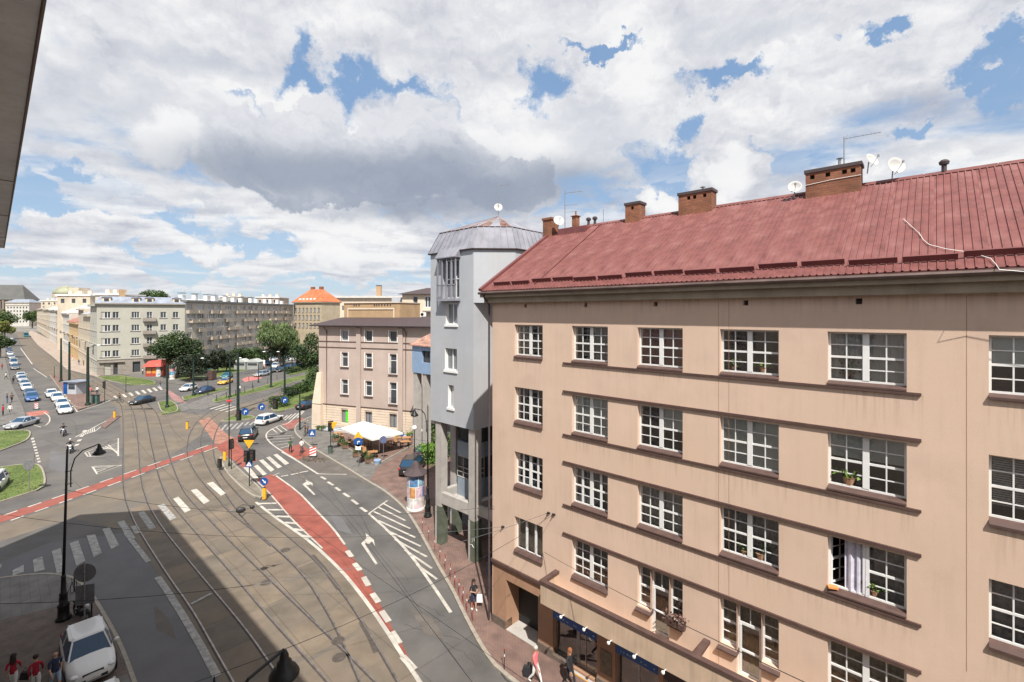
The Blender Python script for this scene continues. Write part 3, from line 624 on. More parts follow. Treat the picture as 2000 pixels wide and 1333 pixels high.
# ================================================================ buildings
M['beige'] = mat('beige_render', (.63, .462, .362), .93, .05, .7, .35, 45, col2=(.625, .46, .35), streak=.15)
def stain_boxes(m, boxes, amt):
    nt = m.node_tree; n = nt.nodes; l = nt.links; b = n['Principled BSDF']; src = b.inputs['Base Color'].links[0].from_socket
    t = n.new('ShaderNodeTexCoord'); s_ = n.new('ShaderNodeSeparateXYZ'); l.new(t.outputs['Object'], s_.inputs[0])
    mp = n.new('ShaderNodeMapping'); mp.inputs['Scale'].default_value = (9, 9, .25); l.new(t.outputs['Object'], mp.inputs[0]); nz_ = n.new('ShaderNodeTexNoise'); nz_.inputs['Scale'].default_value = 1; nz_.inputs['Detail'].default_value = 5; l.new(mp.outputs[0], nz_.inputs[0])
    st = n.new('ShaderNodeMapRange'); l.new(nz_.outputs[0], st.inputs[0]); st.inputs[1].default_value = .48; st.inputs[2].default_value = .72
    def M2(op, a, c):
        q = n.new('ShaderNodeMath'); q.operation = op
        for i, v in enumerate((a, c)):
            if isinstance(v, float): q.inputs[i].default_value = v
            else: l.new(v, q.inputs[i])
        return q.outputs[0]
    acc = None
    for u0, u1, zt_, zl in boxes:
        ins = M2('MULTIPLY', M2('GREATER_THAN', s_.outputs[0], float(u0)), M2('LESS_THAN', s_.outputs[0], float(u1)))
        f = n.new('ShaderNodeMapRange'); l.new(s_.outputs[2], f.inputs[0]); f.inputs[1].default_value = zt_ - zl; f.inputs[2].default_value = zt_; up = M2('LESS_THAN', s_.outputs[2], float(zt_))
        v = M2('MULTIPLY', M2('MULTIPLY', ins, up), f.outputs[0]); acc = v if acc is None else M2('MAXIMUM', acc, v)
    fac = M2('MULTIPLY', M2('MULTIPLY', acc, st.outputs[0]), float(amt)); x = n.new('ShaderNodeMix'); x.data_type = 'RGBA'; l.new(fac, x.inputs[0]); l.new(src, x.inputs[6]); x.inputs[7].default_value = (.24, .17, .13, 1); l.new(x.outputs[2], b.inputs['Base Color'])
stain_boxes(M['beige'], [(15.7, 17.7, 14.6, 1.1), (4.9, 17.5, 11.15, .8), (4.9, 17.5, 7.8, .8), (5.3, 10.5, 14.6, .5), (1.6, 3.5, 14.7, .9), (1.6, 3.5, 11.3, .9), (1.6, 3.5, 7.9, .9), (19, 21, 14.65, 1.0), (19, 21, 11.2, 1.1), (19, 21, 7.85, .9), (0, 26, 17.6, .7)], .5)
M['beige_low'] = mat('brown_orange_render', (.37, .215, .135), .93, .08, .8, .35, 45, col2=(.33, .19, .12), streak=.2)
M['plinth'] = mat('plinth_stone', (.14, .105, .085), .9, .15, 3, .4, 30)
M['brown_trim'] = mat('brown_trim', (.088, .05, .042), .75, .12, 3, .1, 50)
M['cornice'] = mat('cornice_render', (.33, .27, .20), .9, .12, 1.2, .3, 40, streak=.3)
M['fascia_old'] = mat('balcony_fascia', (.52, .385, .28), .93, .06, 1.0, .3, 40, streak=.55)
M['white_frame'] = mat('white_window_frame', (.74, .74, .73), .45, .03, 4)
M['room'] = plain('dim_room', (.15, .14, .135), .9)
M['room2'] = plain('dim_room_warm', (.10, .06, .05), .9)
M['curtain'] = mat('net_curtain', (.72, .72, .69), .95, .10, 1.2)
M['curtain_lilac'] = mat('lilac_curtain', (.55, .53, .62), .95, .12, 5)
M['curtain_dark'] = mat('grey_curtain', (.38, .38, .40), .95, .3, 5)
M['curtain_cream'] = mat('cream_curtain', (.62, .55, .43), .95, .2, 5)
M['blind'] = mat('roller_blind', (.74, .80, .77), .9, .06, 1)
M['slats'] = mat('blind_slats', (.82, .84, .85), .7, .06, 1)
M['red_curtain'] = mat('red_curtain', (.30, .09, .08), .9, .15, 2)
M['glass'] = glassmat('window_glass', (.97, .98, .98), .19)
M['glass_far'] = plain('far_window_glass', (.055, .062, .072), .08)
M['glass_far2'] = plain('far_window_glass_pale', (.20, .215, .23), .12)
M['roof_red'] = mat('red_sheet_roof', (.18, .066, .061), .62, .15, 2.2, .1, 20, col2=(.235, .105, .096), spec=.3)
M['roof_dark'] = mat('dark_red_guard', (.16, .05, .048), .5, .1, 2)
M['gutter'] = mat('gutter_zinc', (.14, .095, .085), .6, .15, 2, metal=.2)
M['brick'] = brickmat('chimney_brick', (.33, .115, .055), (.23, .075, .04), (.19, .13, .09), .25, .085, 1.0, 'XZ', mort=.012)
M['zinc'] = mat('zinc_sheet', (.27, .27, .31), .75, .14, 1.2, .1, 10, col2=(.20, .205, .24), metal=.0, spec=.3)
M['rust'] = mat('rusty_sheet', (.17, .085, .065), .75, .35, 2.5, .2, 20, col2=(.24, .2, .19))
M['grey_wall'] = mat('grey_render', (.41, .43, .465), .92, .04, .6, .3, 50, col2=(.42, .425, .44), streak=.16)
M['conc'] = mat('pillar_concrete', (.40, .375, .35), .9, .08, 1.5, .4, 30, streak=.25)
M['green_paint'] = mat('green_pillar_paint', (.10, .115, .085), .7, .15, 2, .3, 20, streak=.4)
M['black'] = mat('black_iron', (.016, .017, .018), .45, .2, 5, metal=.3)
M['dgreen'] = mat('dark_green_iron', (.018, .035, .028), .5, .25, 4, metal=.2)
M['steel'] = mat('galvanised_steel', (.35, .35, .36), .45, .15, 5, metal=.7)
M['white'] = plain('white_paint', (.78, .78, .76), .5)
M['blue_sign'] = plain('blue_sign', (.012, .075, .28), .4)
M['yellow'] = plain('yellow_sign', (.75, .38, .02), .5)
M['red_s'] = plain('red_sign', (.6, .03, .025), .5)
M['tan'] = mat('tan_wall', (.40, .27, .155), .92, .08, 1, streak=.3)
M['pink'] = mat('pinkish_render', (.44, .355, .31), .92, .045, .5, .3, 45, col2=(.39, .31, .27), streak=.14)
M['cream'] = mat('cream_render', (.64, .53, .42), .92, .06, .6, .3, 40, streak=.12)
M['slate'] = mat('brown_black_roof', (.065, .045, .048), .75, .12, 2)
M['blue_wall'] = mat('pale_blue_render', (.23, .33, .48), .9, .05, 1, streak=.1)
M['leafy'] = mat('pot_leaves', (.10, .19, .03), .8, .35, 20, col2=(.20, .25, .04))
M['dark_leaf'] = mat('dark_leaves', (.035, .06, .02), .85, .4, 6)
# ---------------------------------------------------------------- the beige house opposite (local x along the street, y into the house)
BG = thing('beige_apartment_house', 'long beige rendered apartment house with red sheet metal roof and white barred windows', 'apartment building', tuple(CB), RZ)
UW = [(1.63, 3.51), (5.27, 7.20), (8.63, 10.57), (11.99, 13.95), (15.36, 17.33), (19.04, 21.0), (22.4, 24.35)]
ROWS = [(14.77, 16.40), (11.37, 13.14), (8.03, 9.76), (4.65, 6.36)]
UMAX = 26.5
wins = []
for ci, (a, b) in enumerate(UW):
    for ri, (z0, z1) in enumerate(ROWS):
        zz0 = 3.75 if (ri == 3 and ci in (2, 3)) else z0
        wins.append((a, b, zz0, z1, ci, ri))
holes = []
for a, b, z0, z1, ci, ri in wins:
    if ri == 3 and ci in (2, 3):
        holes += [(a, a + .58, z0 + .9, z1), (a + .58, b - .55, z0, z1), (b - .55, b, z0 + .9, z1)]
    else: holes.append((a, b, z0, z1))
vents = [(u, u + .17, 17.28, 17.46) for u in (2.3, 5.95, 9.35, 12.8, 16.1, 19.9)]
mb = MB(); mb.wall(0, UMAX, 3.55, 17.75, holes + vents, 0, .26)
mb.quad((0, 0, 0), (0, 0, 17.75), (0, 12, 17.75), (0, 12, 0)); mb.quad((UMAX, 0, 0), (UMAX, 12, 0), (UMAX, 12, 17.75), (UMAX, 0, 17.75)); mb.quad((0, 12, 0), (0, 12, 17.75), (UMAX, 12, 17.75), (UMAX, 12, 0))
obj('wall', mb, M['beige'], BG)
for v in vents: obj('vent_opening', MB().quad((v[0], .26, v[2]), (v[1], .26, v[2]), (v[1], .26, v[3]), (v[0], .26, v[3])), M['room'], BG)
# gable top
obj('gable', MB().add([(0, 0, 17.75), (0, 6.1, 22.2), (0, 12, 17.75)], [(0, 1, 2)]), M['beige'], BG)
# ground storey
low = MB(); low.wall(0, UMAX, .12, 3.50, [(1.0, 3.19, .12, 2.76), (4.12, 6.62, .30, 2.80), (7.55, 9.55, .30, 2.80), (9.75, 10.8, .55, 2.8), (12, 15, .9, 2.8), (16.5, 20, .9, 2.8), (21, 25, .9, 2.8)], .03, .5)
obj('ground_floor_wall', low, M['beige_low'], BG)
pmb = MB()
for a, b in ((0, 1.0), (3.19, 4.12), (6.62, 7.55), (9.55, 9.75), (10.8, UMAX)): obj('plinth', MB().box(a, b, -.04, .5, 0, .56), M['plinth'], BG)
obj('plinth', MB().box(4.12, 5.3, -.02, .45, 0, .34), M['plinth'], BG); obj('plinth', MB().box(7.55, 9.55, -.02, .45, 0, .3), M['plinth'], BG)
# passage
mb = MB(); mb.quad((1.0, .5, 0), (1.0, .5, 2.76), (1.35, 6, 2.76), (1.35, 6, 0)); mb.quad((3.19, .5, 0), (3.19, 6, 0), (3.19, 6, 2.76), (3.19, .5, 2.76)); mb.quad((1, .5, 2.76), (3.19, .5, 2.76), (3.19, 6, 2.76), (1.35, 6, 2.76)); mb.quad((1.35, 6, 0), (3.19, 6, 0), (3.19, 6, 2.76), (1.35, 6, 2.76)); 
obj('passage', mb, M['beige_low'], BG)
obj('passage_floor', MB().quad((1.001, .0, .13), (3.189, .0, .13), (3.189, 5.9, .2), (1.001, 5.9, .2)), M['conc'], BG)
obj('gate', MB().box(1.05, 3.15, 1.0, 1.1, .16, 2.74), plain('dark_gate', (.012, .012, .013), .7), BG)
obj('cornice_band', MB().box(-.04, 3.19, -.10, .0, 3.45, 3.6).box(3.19, 4.3, -.10, 0, 3.45, 3.6), M['brown_trim'], BG)
# shop fronts
for k, (a, b) in enumerate(((4.12, 6.62), (7.55, 9.55), (9.75, 10.8), (12, 15), (16.5, 20), (21, 25))):
    sf = MB(); z0 = .34 if k < 2 else .56
    for x in (a, a + (1.25 if k == 0 else (b - a) / 2) - .03, b - .06): sf.box(x, x + .06, .30, .36, z0, 2.42)
    sf.box(a, b, .30, .36, z0, z0 + .07)
    if k == 0: sf.box(a + 1.3, a + 1.38, .30, .36, .15, 2.42); sf.box(a + 1.7, a + 1.74, .3, .36, .15, 2.42)
    s = obj('shop_front', sf, M['steel'], BG)
    obj('glass', MB().quad((a, .33, .2), (b, .33, .2), (b, .33, 2.45), (a, .33, 2.45)), M['glass'], s)
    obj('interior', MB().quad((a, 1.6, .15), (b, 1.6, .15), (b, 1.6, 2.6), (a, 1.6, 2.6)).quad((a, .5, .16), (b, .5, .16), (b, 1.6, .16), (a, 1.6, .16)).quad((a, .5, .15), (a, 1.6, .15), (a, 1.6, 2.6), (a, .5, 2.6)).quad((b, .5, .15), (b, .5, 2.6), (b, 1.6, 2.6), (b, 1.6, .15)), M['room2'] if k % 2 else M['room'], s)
    if k < 3:
        obj('sign_board', MB().box(a + .01, b - .01, .04, .12, 2.12, 2.78), M['blue_sign'] if k < 2 else M['slate'], s)
        dots = MB(); rnd = random.Random(k)
        x = a + .25
        while x < b - .2 and k < 2:
            w = rnd.choice((.05, .09, .14)); h = rnd.choice((.03, .07)); dots.box(x, x + w, .03, .038, 2.25, 2.25 + h); x += w + rnd.choice((.06, .1, .3))
        if dots.v: tag(obj('sign_lettering', dots, plain('sign_grey', (.3, .36, .5), .6), s), kind='stuff')
obj('threshold', MB().box(5.3, 6.6, -.12, .28, .12, .20), M['conc'], BG); obj('threshold_edge', MB().box(5.3, 6.6, -.128, -.121, .15, .205), M['yellow'], BG)
obj('wall_plaque', MB().box(6.8, 7.38, .0, .028, .9, 1.95), mat('plaque_board', (.16, .12, .08), .7, .2, 4), BG)
# window ledges
led = lambda n, a, b, z0, z1, y: obj(n, MB().box(a, b, y, -.0005, z0, z1), M['brown_trim'], BG)
for zc in (14.62, 11.20, 7.85): led('ledge', 4.78, 17.66, zc - .04, zc + .035, -.07)
for zc in (13.27, 9.90, 6.49): led('ledge', 4.78, 17.66, zc - .045, zc + .045, -.075)
# windows
def bar(mb, x0, x1, z0, z1, y0=0.0, y1=.06): mb.box(x0, x1, y0, y1, z0, z1)
_wc = {}
def window_data(w, h, typ):
    """frame mesh and list of pane rectangles (local: x from 0, z from 0, y = 0 at the frame's face)"""
    key = (round(w, 2), round(h, 2), typ)
    if key in _wc: return _wc[key]
    mb = MB(); fr = .065; panes = []
    if typ in ('A', 'B', 'O'):
        bar(mb, 0, fr, 0, h); bar(mb, w - fr, w, 0, h); bar(mb, fr, w - fr, 0, fr + .03); bar(mb, fr, w - fr, h - fr, h)
        mw = .17 if w > 1.7 else .12
        bar(mb, w / 2 - mw / 2, w / 2 + mw / 2, fr + .03, h - fr, -.012, .05)
        for s in (0, 1):
            if typ == 'O' and s == 0: continue
            a, b = (fr, w / 2 - mw / 2) if s == 0 else (w / 2 + mw / 2, w - fr)
            zb, zt = fr + .03, h - fr; zm = zb + (zt - zb) * .49
            bar(mb, a, b, zm - .035, zm + .035, .004, .05)
            vb = .018 if typ != 'B' else .055
            xm = (a + b) / 2; bar(mb, xm - vb, xm + vb, zb, zm - .035, .008, .045); bar(mb, xm - vb, xm + vb, zm + .035, zt, .008, .045)
            for (p, q_) in ((zb, zm - .035), (zm + .035, zt)):
                zz_ = (p + q_) / 2
                for (c, d) in ((a, xm - vb), (xm + vb, b)):
                    bar(mb, c, d, zz_ - .016, zz_ + .016, .012, .04)
                    panes += [(c, d, p, zz_ - .016), (c, d, zz_ + .016, q_)]
    elif typ == '3':
        bar(mb, 0, fr, 0, h); bar(mb, w - fr, w, 0, h); bar(mb, fr, w - fr, 0, fr); bar(mb, fr, w - fr, h - fr, h)
        x1, x2 = w * .36, w * .68
        for x in (x1, x2): bar(mb, x - .06, x + .06, fr, h - fr, -.01, .05)
        panes = [(fr, x1 - .06, fr, h - fr), (x1 + .06, x2 - .06, fr, h - fr), (x2 + .06, w - fr, fr, h - fr)]
    elif typ == 'D':   # balcony door between two side lights, z from the door foot
        zs = .9; a, b = .58, w - .55
        for (p, q_, zb) in ((0, a, zs), (b, w, zs), (a, b, 0)):
            bar(mb, p, p + .06, zb, h); bar(mb, q_ - .06, q_, zb, h); bar(mb, p + .06, q_ - .06, zb, zb + .07); bar(mb, p + .06, q_ - .06, h - .06, h)
        zt = h - .75
        for (p, q_) in ((0, a), (b, w)):
            zm = zs + (h - zs) * .48; bar(mb, p + .06, q_ - .06, zm - .035, zm + .035); 
            for (c, d) in ((zs + .07, zm - .035), (zm + .035, h - .06)):
                m_ = (c + d) / 2; bar(mb, p + .06, q_ - .06, m_ - .014, m_ + .014, .012, .04); panes += [(p + .06, q_ - .06, c, m_ - .014), (p + .06, q_ - .06, m_ + .014, d)]
        bar(mb, a + .06, b - .06, zt - .05, zt + .05); xm = (a + b) / 2; bar(mb, xm - .014, xm + .014, zt + .05, h - .06, .012, .04)
        bar(mb, a + .06, a + .12, .07, zt - .05, -.01, .05); bar(mb, b - .12, b - .06, .07, zt - .05, -.01, .05); bar(mb, a + .12, b - .12, .85, .92, -.01, .05)
        panes += [(a + .06, xm - .014, zt + .05, h - .06), (xm + .014, b - .06, zt + .05, h - .06), (a + .12, b - .12, .07, .85), (a + .12, b - .12, .92, zt - .05)]
    _wc[key] = (mb.mesh('window', M['white_frame']), panes)
    return _wc[key]
_unit = {}
def unit_quad(m):
    if m.name not in _unit: _unit[m.name] = MB().quad((0, 0, 0), (1, 0, 0), (1, 0, 1), (0, 0, 1)).mesh('pane', m)
    return _unit[m.name]
def pleats(w, h, amp=.035, n=14, y=0):
    mb = MB()
    for i in range(n * 2):
        a, b = w * i / (2 * n), w * (i + 1) / (2 * n); ya = amp * math.sin(i * 1.7 + .3 * math.sin(i)); yb = amp * math.sin((i + 1) * 1.7 + .3 * math.sin(i + 1))
        mb.quad((a, y + ya, 0), (b, y + yb, 0), (b, y + yb * .8, h), (a, y + ya * .8, h))
    return mb
dress = {(0, 0): 'curtain_cream*.5', (1, 0): 'curtain_dark*.5r', (2, 0): 'red', (3, 0): 'none', (4, 0): 'curtain', (5, 0): 'blindhalf',
         (0, 1): 'none', (1, 1): 'blind', (2, 1): 'blindr', (3, 1): 'blind', (4, 1): 'blindhalf', (5, 1): 'slats',
         (0, 2): 'none', (1, 2): 'curtain_dark', (2, 2): 'curtain', (3, 2): 'curtain_dark', (4, 2): 'open', (5, 2): 'curtain_dark',
         (0, 3): 'curtain_cream', (1, 3): 'curtain_dark', (2, 3): 'curtain_dark', (3, 3): 'curtain_cream', (4, 3): 'curtain_cream'}
def sillp(par, a, b, y0, zb, zl):
    pr = [(y0, zb), (-.202, zb), (-.202, .002), (-.001, .002), (-.001, .035), (-.202, .008), (y0, zl)]
    n = len(pr); mb = MB().add([(a, y, z) for y, z in pr] + [(b, y, z) for y, z in pr], [tuple(range(n)), tuple(range(2 * n - 1, n - 1, -1))] + [(i, i + n, (i + 1) % n + n, (i + 1) % n) for i in range(n)])
    obj('sill', mb, M['brown_trim'], par)
npane = 0; WY = .20
for a, b, z0, z1, ci, ri in sorted(wins, key=lambda t: -t[4]):
    w, h = b - a, z1 - z0
    typ = 'B' if (ri == 2 and ci < 2) else '3' if (ri == 3 and ci == 0) else 'D' if (ri == 3 and ci in (2, 3)) else 'O' if (ri == 2 and ci == 4) else 'A'
    me, panes = window_data(w, h, typ)
    wo_ = put('window', me, BG, (a, WY, z0))
    if npane + len(panes) <= 296:
        for (p, q_, c, d) in panes: put('pane', unit_quad(M['glass']), wo_, (p, .03, c), 0, (q_ - p, 1, d - c)); npane += 1
    else:
        mb = MB()
        for (p, q_, c, d) in panes: mb.quad((p, .03, c), (q_, .03, c), (q_, .03, d), (p, .03, d))
        tag(obj('panes', mb, M['glass'], wo_), kind='stuff')
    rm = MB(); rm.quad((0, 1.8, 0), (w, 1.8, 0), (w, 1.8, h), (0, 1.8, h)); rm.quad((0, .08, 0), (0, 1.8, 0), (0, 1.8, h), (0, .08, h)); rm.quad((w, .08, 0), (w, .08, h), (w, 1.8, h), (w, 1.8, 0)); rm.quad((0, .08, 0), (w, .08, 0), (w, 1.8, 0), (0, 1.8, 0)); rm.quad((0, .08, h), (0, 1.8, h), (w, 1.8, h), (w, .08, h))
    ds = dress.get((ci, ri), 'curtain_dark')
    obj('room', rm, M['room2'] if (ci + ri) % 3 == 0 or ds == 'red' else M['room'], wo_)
    if ds.startswith('curtain'):
        k = ds.split('*')[0]; part = '*' in ds; right = ds.endswith('r')
        ww = w * .45 if part else w - .1
        c = obj('curtain', pleats(ww, h - .1), M[k], wo_, loc=((w - ww - .05) if right else .05, .2, .03))
    elif ds in ('blind', 'blindhalf', 'blindr'):
        f = .97 if ds == 'blind' else .45 if ci == 4 else .5
        for s in ((0, 1) if ds != 'blindr' else (1,)):
            obj('roller_blind', MB().box(.06 + s * w / 2, w / 2 - .06 + s * w / 2, .09, .095, h * (1 - f), h - .05), M['blind'], wo_)
    elif ds == 'slats':
        mb = MB()
        for i in range(22): zz_ = h - .1 - i * .062; mb.hexa([(.08, .09, zz_), (w - .08, .09, zz_), (w - .08, .12, zz_ + .03), (.08, .12, zz_ + .03)], [(.08, .093, zz_ + .004), (w - .08, .093, zz_ + .004), (w - .08, .123, zz_ + .034), (.08, .123, zz_ + .034)])
        tag(obj('blind_slats', mb, M['slats'], wo_), kind='stuff')
    elif ds == 'red': obj('curtain', pleats(w - .1, h - .1, .02), M['red_curtain'], wo_, loc=(.05, .15, .03))
    elif ds == 'open':
        obj('curtain', pleats(w * .33, h - .12, .05, 6), M['curtain_lilac'], wo_, loc=(w * .22, .02, .05))
        # the left casement swung inwards
        sw = w / 2 - .15; sb = MB(); sb.box(0, .06, 0, .04, 0, h - .16).box(sw - .06, sw, 0, .04, 0, h - .16).box(.06, sw - .06, 0, .04, 0, .06).box(.06, sw - .06, 0, .04, h - .22, h - .16).box(.06, sw - .06, 0, .04, (h - .16) * .48, (h - .16) * .53).box(sw / 2 - .02, sw / 2 + .02, .01, .03, .06, h - .22)
        for f in (.27, .75): sb.box(.06, sw - .06, .01, .03, (h - .16) * f - .015, (h - .16) * f + .015)
        ca = obj('casement', sb, M['white_frame'], wo_, loc=(.07, .06, .09)); ca.rotation_euler = (0, 0, R(62))
        obj('curtain', pleats(w * .5, h - .1, .03), M['curtain_dark'], wo_, loc=(w * .5, .25, .03))
    # sills
    if typ == 'D':
        for (p, q_) in ((-.06, .62), (w - .58, w + .04)): obj('sill', MB().hexa([(p, -.36, .72), (q_, -.36, .72), (q_, -.02, .72), (p, -.02, .72)], [(p, -.36, .78), (q_, -.36, .78), (q_, .0, .90), (p, .0, .90)]), M['brown_trim'], wo_)
    elif ri < 3 and 1 <= ci <= 4:
        sillp(wo_, .001, w - .001, -.275, -.10, -.045)
    else:
        dz = .16 if ri else .11
        sillp(wo_, .001, w - .001, -.285, -dz, -dz + .07)
# balcony over the shops
mb = MB(); ub0 = 4.35
mb.box(ub0, UMAX, -1.22, -1.08, 3.49, 4.44); mb.box(ub0, ub0 + .14, -1.08, -.0, 3.49, 4.44); mb.box(ub0 + .14, UMAX, -1.08, 0, 3.49, 3.66)
obj('balcony_parapet', mb, M['fascia_old'], BG)
obj('coping', MB().box(ub0 - .05, UMAX, -1.27, -1.03, 4.443, 4.565).box(ub0 - .05, ub0 + .19, -1.03, -.001, 4.443, 4.565), M['brown_trim'], BG)
for u in (11.45, 18.5): obj('balcony_divider', MB().box(u, u + .14, -1.03, -.001, 3.66, 4.44), M['beige'], BG); obj('divider_coping', MB().box(u - .05, u + .19, -1.03, -.001, 4.443, 4.565), M['brown_trim'], BG)
for u, z0, z1 in ((12.3, 6.5, 17.5), (11.93, 3.7, 17.4), (18.6, 7, 17.5)): obj('wall_joint', MB().box(u, u + .012, -.004, -.001, z0, z1), M['beige_low'], BG)
lampmb = MB().lathe([(.015, 0), (.055, .02), (.07, .07), (.065, .09), (.015, .095)], 10, (0, 0, 0), Matrix.Rotation(R(75), 4, 'X')).tube([(0, .3, -.05), (0, .16, .0), (0, 0, .02)], .018, 5).mesh('fascia_spotlight', M['white'], True)
for i, px in enumerate((1100, 1145, 1193, 1242.7, 1299)):
    k = (px - 1000) / F; n0 = 16.86; Y = n0 / (k * NV.x + NV.y); P = Vector((k * Y, Y, 0)) - CB; u = P.dot(DV)
    wh = ('leftmost, above the blue shop sign', 'second from the left', 'middle one of five', 'fourth from the left', 'rightmost')[i]
    tag(put('spotlight', lampmb, None, tuple(CB + DV * u + NV * (-1.42) + Vector((0, 0, 3.55))), RZ), 'small white spotlight under the balcony edge, ' + wh, 'spotlight', 'spotlights along the balcony fascia')
# eaves
mb = MB(); mb.box(-.35, UMAX, -.30, 0, 17.55, 17.85); mb.box(-.45, UMAX, -.52, -.10, 17.852, 18.02)
obj('cornice', mb, M['cornice'], BG)
g = MB(); g.tube([(-.45, -.62, 18.08), (UMAX, -.62, 18.08)], .075, 8); g.box(-.45, UMAX, -.58, -.50, 18.02, 18.07); obj('gutter', g, M['gutter'], BG)
obj('eaves_flashing', MB().hexa([(-.4, -.56, 18.10), (UMAX, -.56, 18.10), (UMAX, -.3, 18.10), (-.4, -.3, 18.10)], [(-.4, -.56, 18.16), (UMAX, -.56, 18.16), (UMAX, -.3, 18.33), (-.4, -.3, 18.33)]), M['roof_dark'], BG)
# roof of ribbed sheets
ZE, ZRG, YE, YRG = 18.2, 22.34, -.62, 6.05
SL = math.hypot(YRG - YE, ZRG - ZE); th = math.atan2(ZRG - ZE, YRG - YE)
def sheet_mesh(nr, L, pitch=.19):
    prof = []
    for i in range(nr): x = i * pitch; prof += [(x, 0), (x + .06, 0), (x + .078, .034), (x + .105, .034), (x + .123, 0)]
    prof.append((nr * pitch, 0)); mb = MB()
    for i in range(len(prof) - 1): (xa, za), (xb, zb) = prof[i], prof[i + 1]; mb.quad((xa, 0, za), (xb, 0, zb), (xb, L, zb), (xa, L, za))
    return mb.mesh('roof_sheet', M['roof_red'])
NR = 6; sw_ = NR * .19; me = sheet_mesh(NR, SL); u = -.32; i = 0
while u < UMAX:
    o = put('roof_sheet', me, BG, (u, YE, ZE + .004 * (i % 2))); o.rotation_euler = (th, 0, 0); u += sw_; i += 1
UE = u
mb = MB(); mb.quad((-.3, YE, ZE - .03), (UE, YE, ZE - .03), (UE, YRG, ZRG - .03), (-.3, YRG, ZRG - .03)); mb.quad((-.3, YRG, ZRG), (UE, YRG, ZRG), (UE, 13, 17.8), (-.3, 13, 17.8)); obj('roof_back', mb, M['roof_red'], BG)
P_ = lambda s, off=0.0: (YE + (YRG - YE) * s / SL - off * math.sin(th), ZE + (ZRG - ZE) * s / SL + off * math.cos(th))
def onroof(x0, x1, s0, s1, h0, h1):
    lo = []; hi = []
    for (x, s) in ((x0, s0), (x1, s0), (x1, s1), (x0, s1)): y, z = P_(s, h0); lo.append((x, y, z)); y, z = P_(s, h1); hi.append((x, y, z))
    return MB().hexa(lo, hi)
u = .35; i = 0
while u < UMAX - 1.2:
    L = 1.18; s = .62 if (i // 2) % 2 else .50
    gd = onroof(u, u + L, s, s + .06, .04, .22); 
    obj('snow_guard', gd, M['roof_dark'], BG); u += L + .12; i += 1
rid = MB()
u = -.36
while u < UE: rid = MB().hexa([(u, YRG - .17, ZRG - .06), (u + 1.98, YRG - .17, ZRG - .06), (u + 1.98, YRG + .17, ZRG - .06), (u, YRG + .17, ZRG - .06)], [(u, YRG - .05, ZRG + .07), (u + 1.98, YRG - .05, ZRG + .07), (u + 1.98, YRG + .05, ZRG + .07), (u, YRG + .05, ZRG + .07)]); obj('ridge_cap', rid, M['roof_red'], BG); u += 2.0
obj('verge_flashing', onroof(-.42, -.20, 0, SL, .0, .13), M['roof_dark'], BG)
for u in (3.2, 13.2, 20.4): obj('valley_strip', onroof(u, u + .05, .4, SL - .1, .04, .055), M['roof_dark'], BG)
# chimneys
def chimney(u0, u1, z0, zt, y0, y1, nh, cap=M['slate'], holes_=True, name='chimney'):
    mb = MB(); zc = zt - .14; hz0, hz1 = zt - .42, zt - .24
    xs = [u0 + (u1 - u0) * (i + .5) / nh for i in range(nh)] if nh else []
    if nh == 4: xs = [u0 + (u1 - u0) * f for f in (.13, .42, .72, .87)]
    if nh == 3: xs = [u0 + (u1 - u0) * f for f in (.32, .5, .8)]
    H = [(x - .085, x + .085, hz0, hz1) for x in xs]
    mb.wall(u0, u1, z0, zc, H, y0, (y1 - y0) / 2)
    mb2 = MB().wall(u0, u1, z0, zc, H, 0, (y1 - y0) / 2); mb2.v = [(a, y1 - b, c) for a, b, c in mb2.v]; mb2.f = [f[::-1] for f in mb2.f]; mb.add(mb2.v, mb2.f)
    mb.quad((u0, y0, z0), (u0, y0, zc), (u0, y1, zc), (u0, y1, z0)); mb.quad((u1, y0, z0), (u1, y1, z0), (u1, y1, zc), (u1, y0, zc)); mb.quad((u0, y0, zc), (u1, y0, zc), (u1, y1, zc), (u0, y1, zc))
    c = obj(name, mb, M['brick'], BG); obj('cap', MB().box(u0 - .05, u1 + .05, y0 - .05, y1 + .05, zc + .001, zt), cap, c); return c
c1 = chimney(-.62, .05, 20.2, 23.05, 5.2, 5.9, 0, M['brick']); c2 = chimney(4.99, 5.87, 21.2, 23.2, 5.6, 6.3, 1); c3 = chimney(8.08, 9.75, 21.2, 23.22, 5.55, 6.25, 3); c4 = chimney(13.77, 15.7, 21.2, 23.2, 5.45, 6.2, 4)
obj('flue', MB().tube([(9.2, 5.9, 23.2), (9.2, 5.9, 23.4)], .05, 8).lathe([(.14, 23.4), (.02, 23.47)], 10, (9.2, 5.9, 0)), M['steel'], c3)
obj('flue', MB().tube([(14.95, 5.8, 23.2), (14.95, 5.8, 23.55)], .055, 8).lathe([(.13, 23.55), (.02, 23.6)], 10, (14.95, 5.8, 0)), M['steel'], c4)
obj('chimney_cable', MB().tube([(13.76, 5.43, 22.55), (14.7, 5.43, 22.62), (15.72, 5.43, 22.63)], .012, 4), M['white'], c4)
obj('flue_stack', MB().box(1.35, 1.68, 5.6, 5.95, 21.2, 22.95).box(1.28, 1.75, 5.53, 6.02, 22.96, 23.0).tube([(1.5, 5.8, 23.0), (1.5, 5.8, 23.3)], .05, 8), M['brick'], BG)
obj('roof_lantern', MB().box(.55, 2.6, 5.2, 6.0, 21.3, 22.2), M['roof_dark'], BG)
for u in (2.3, 2.75, 18.2): obj('vent_cowl', MB().tube([(u, 6, 22.2), (u, 6, 22.65)], .08, 8).lathe([(.14, 22.65), (.16, 22.75), (.10, 22.82), (.01, 22.85)], 10, (u, 6, 0)), M['slate'], BG)
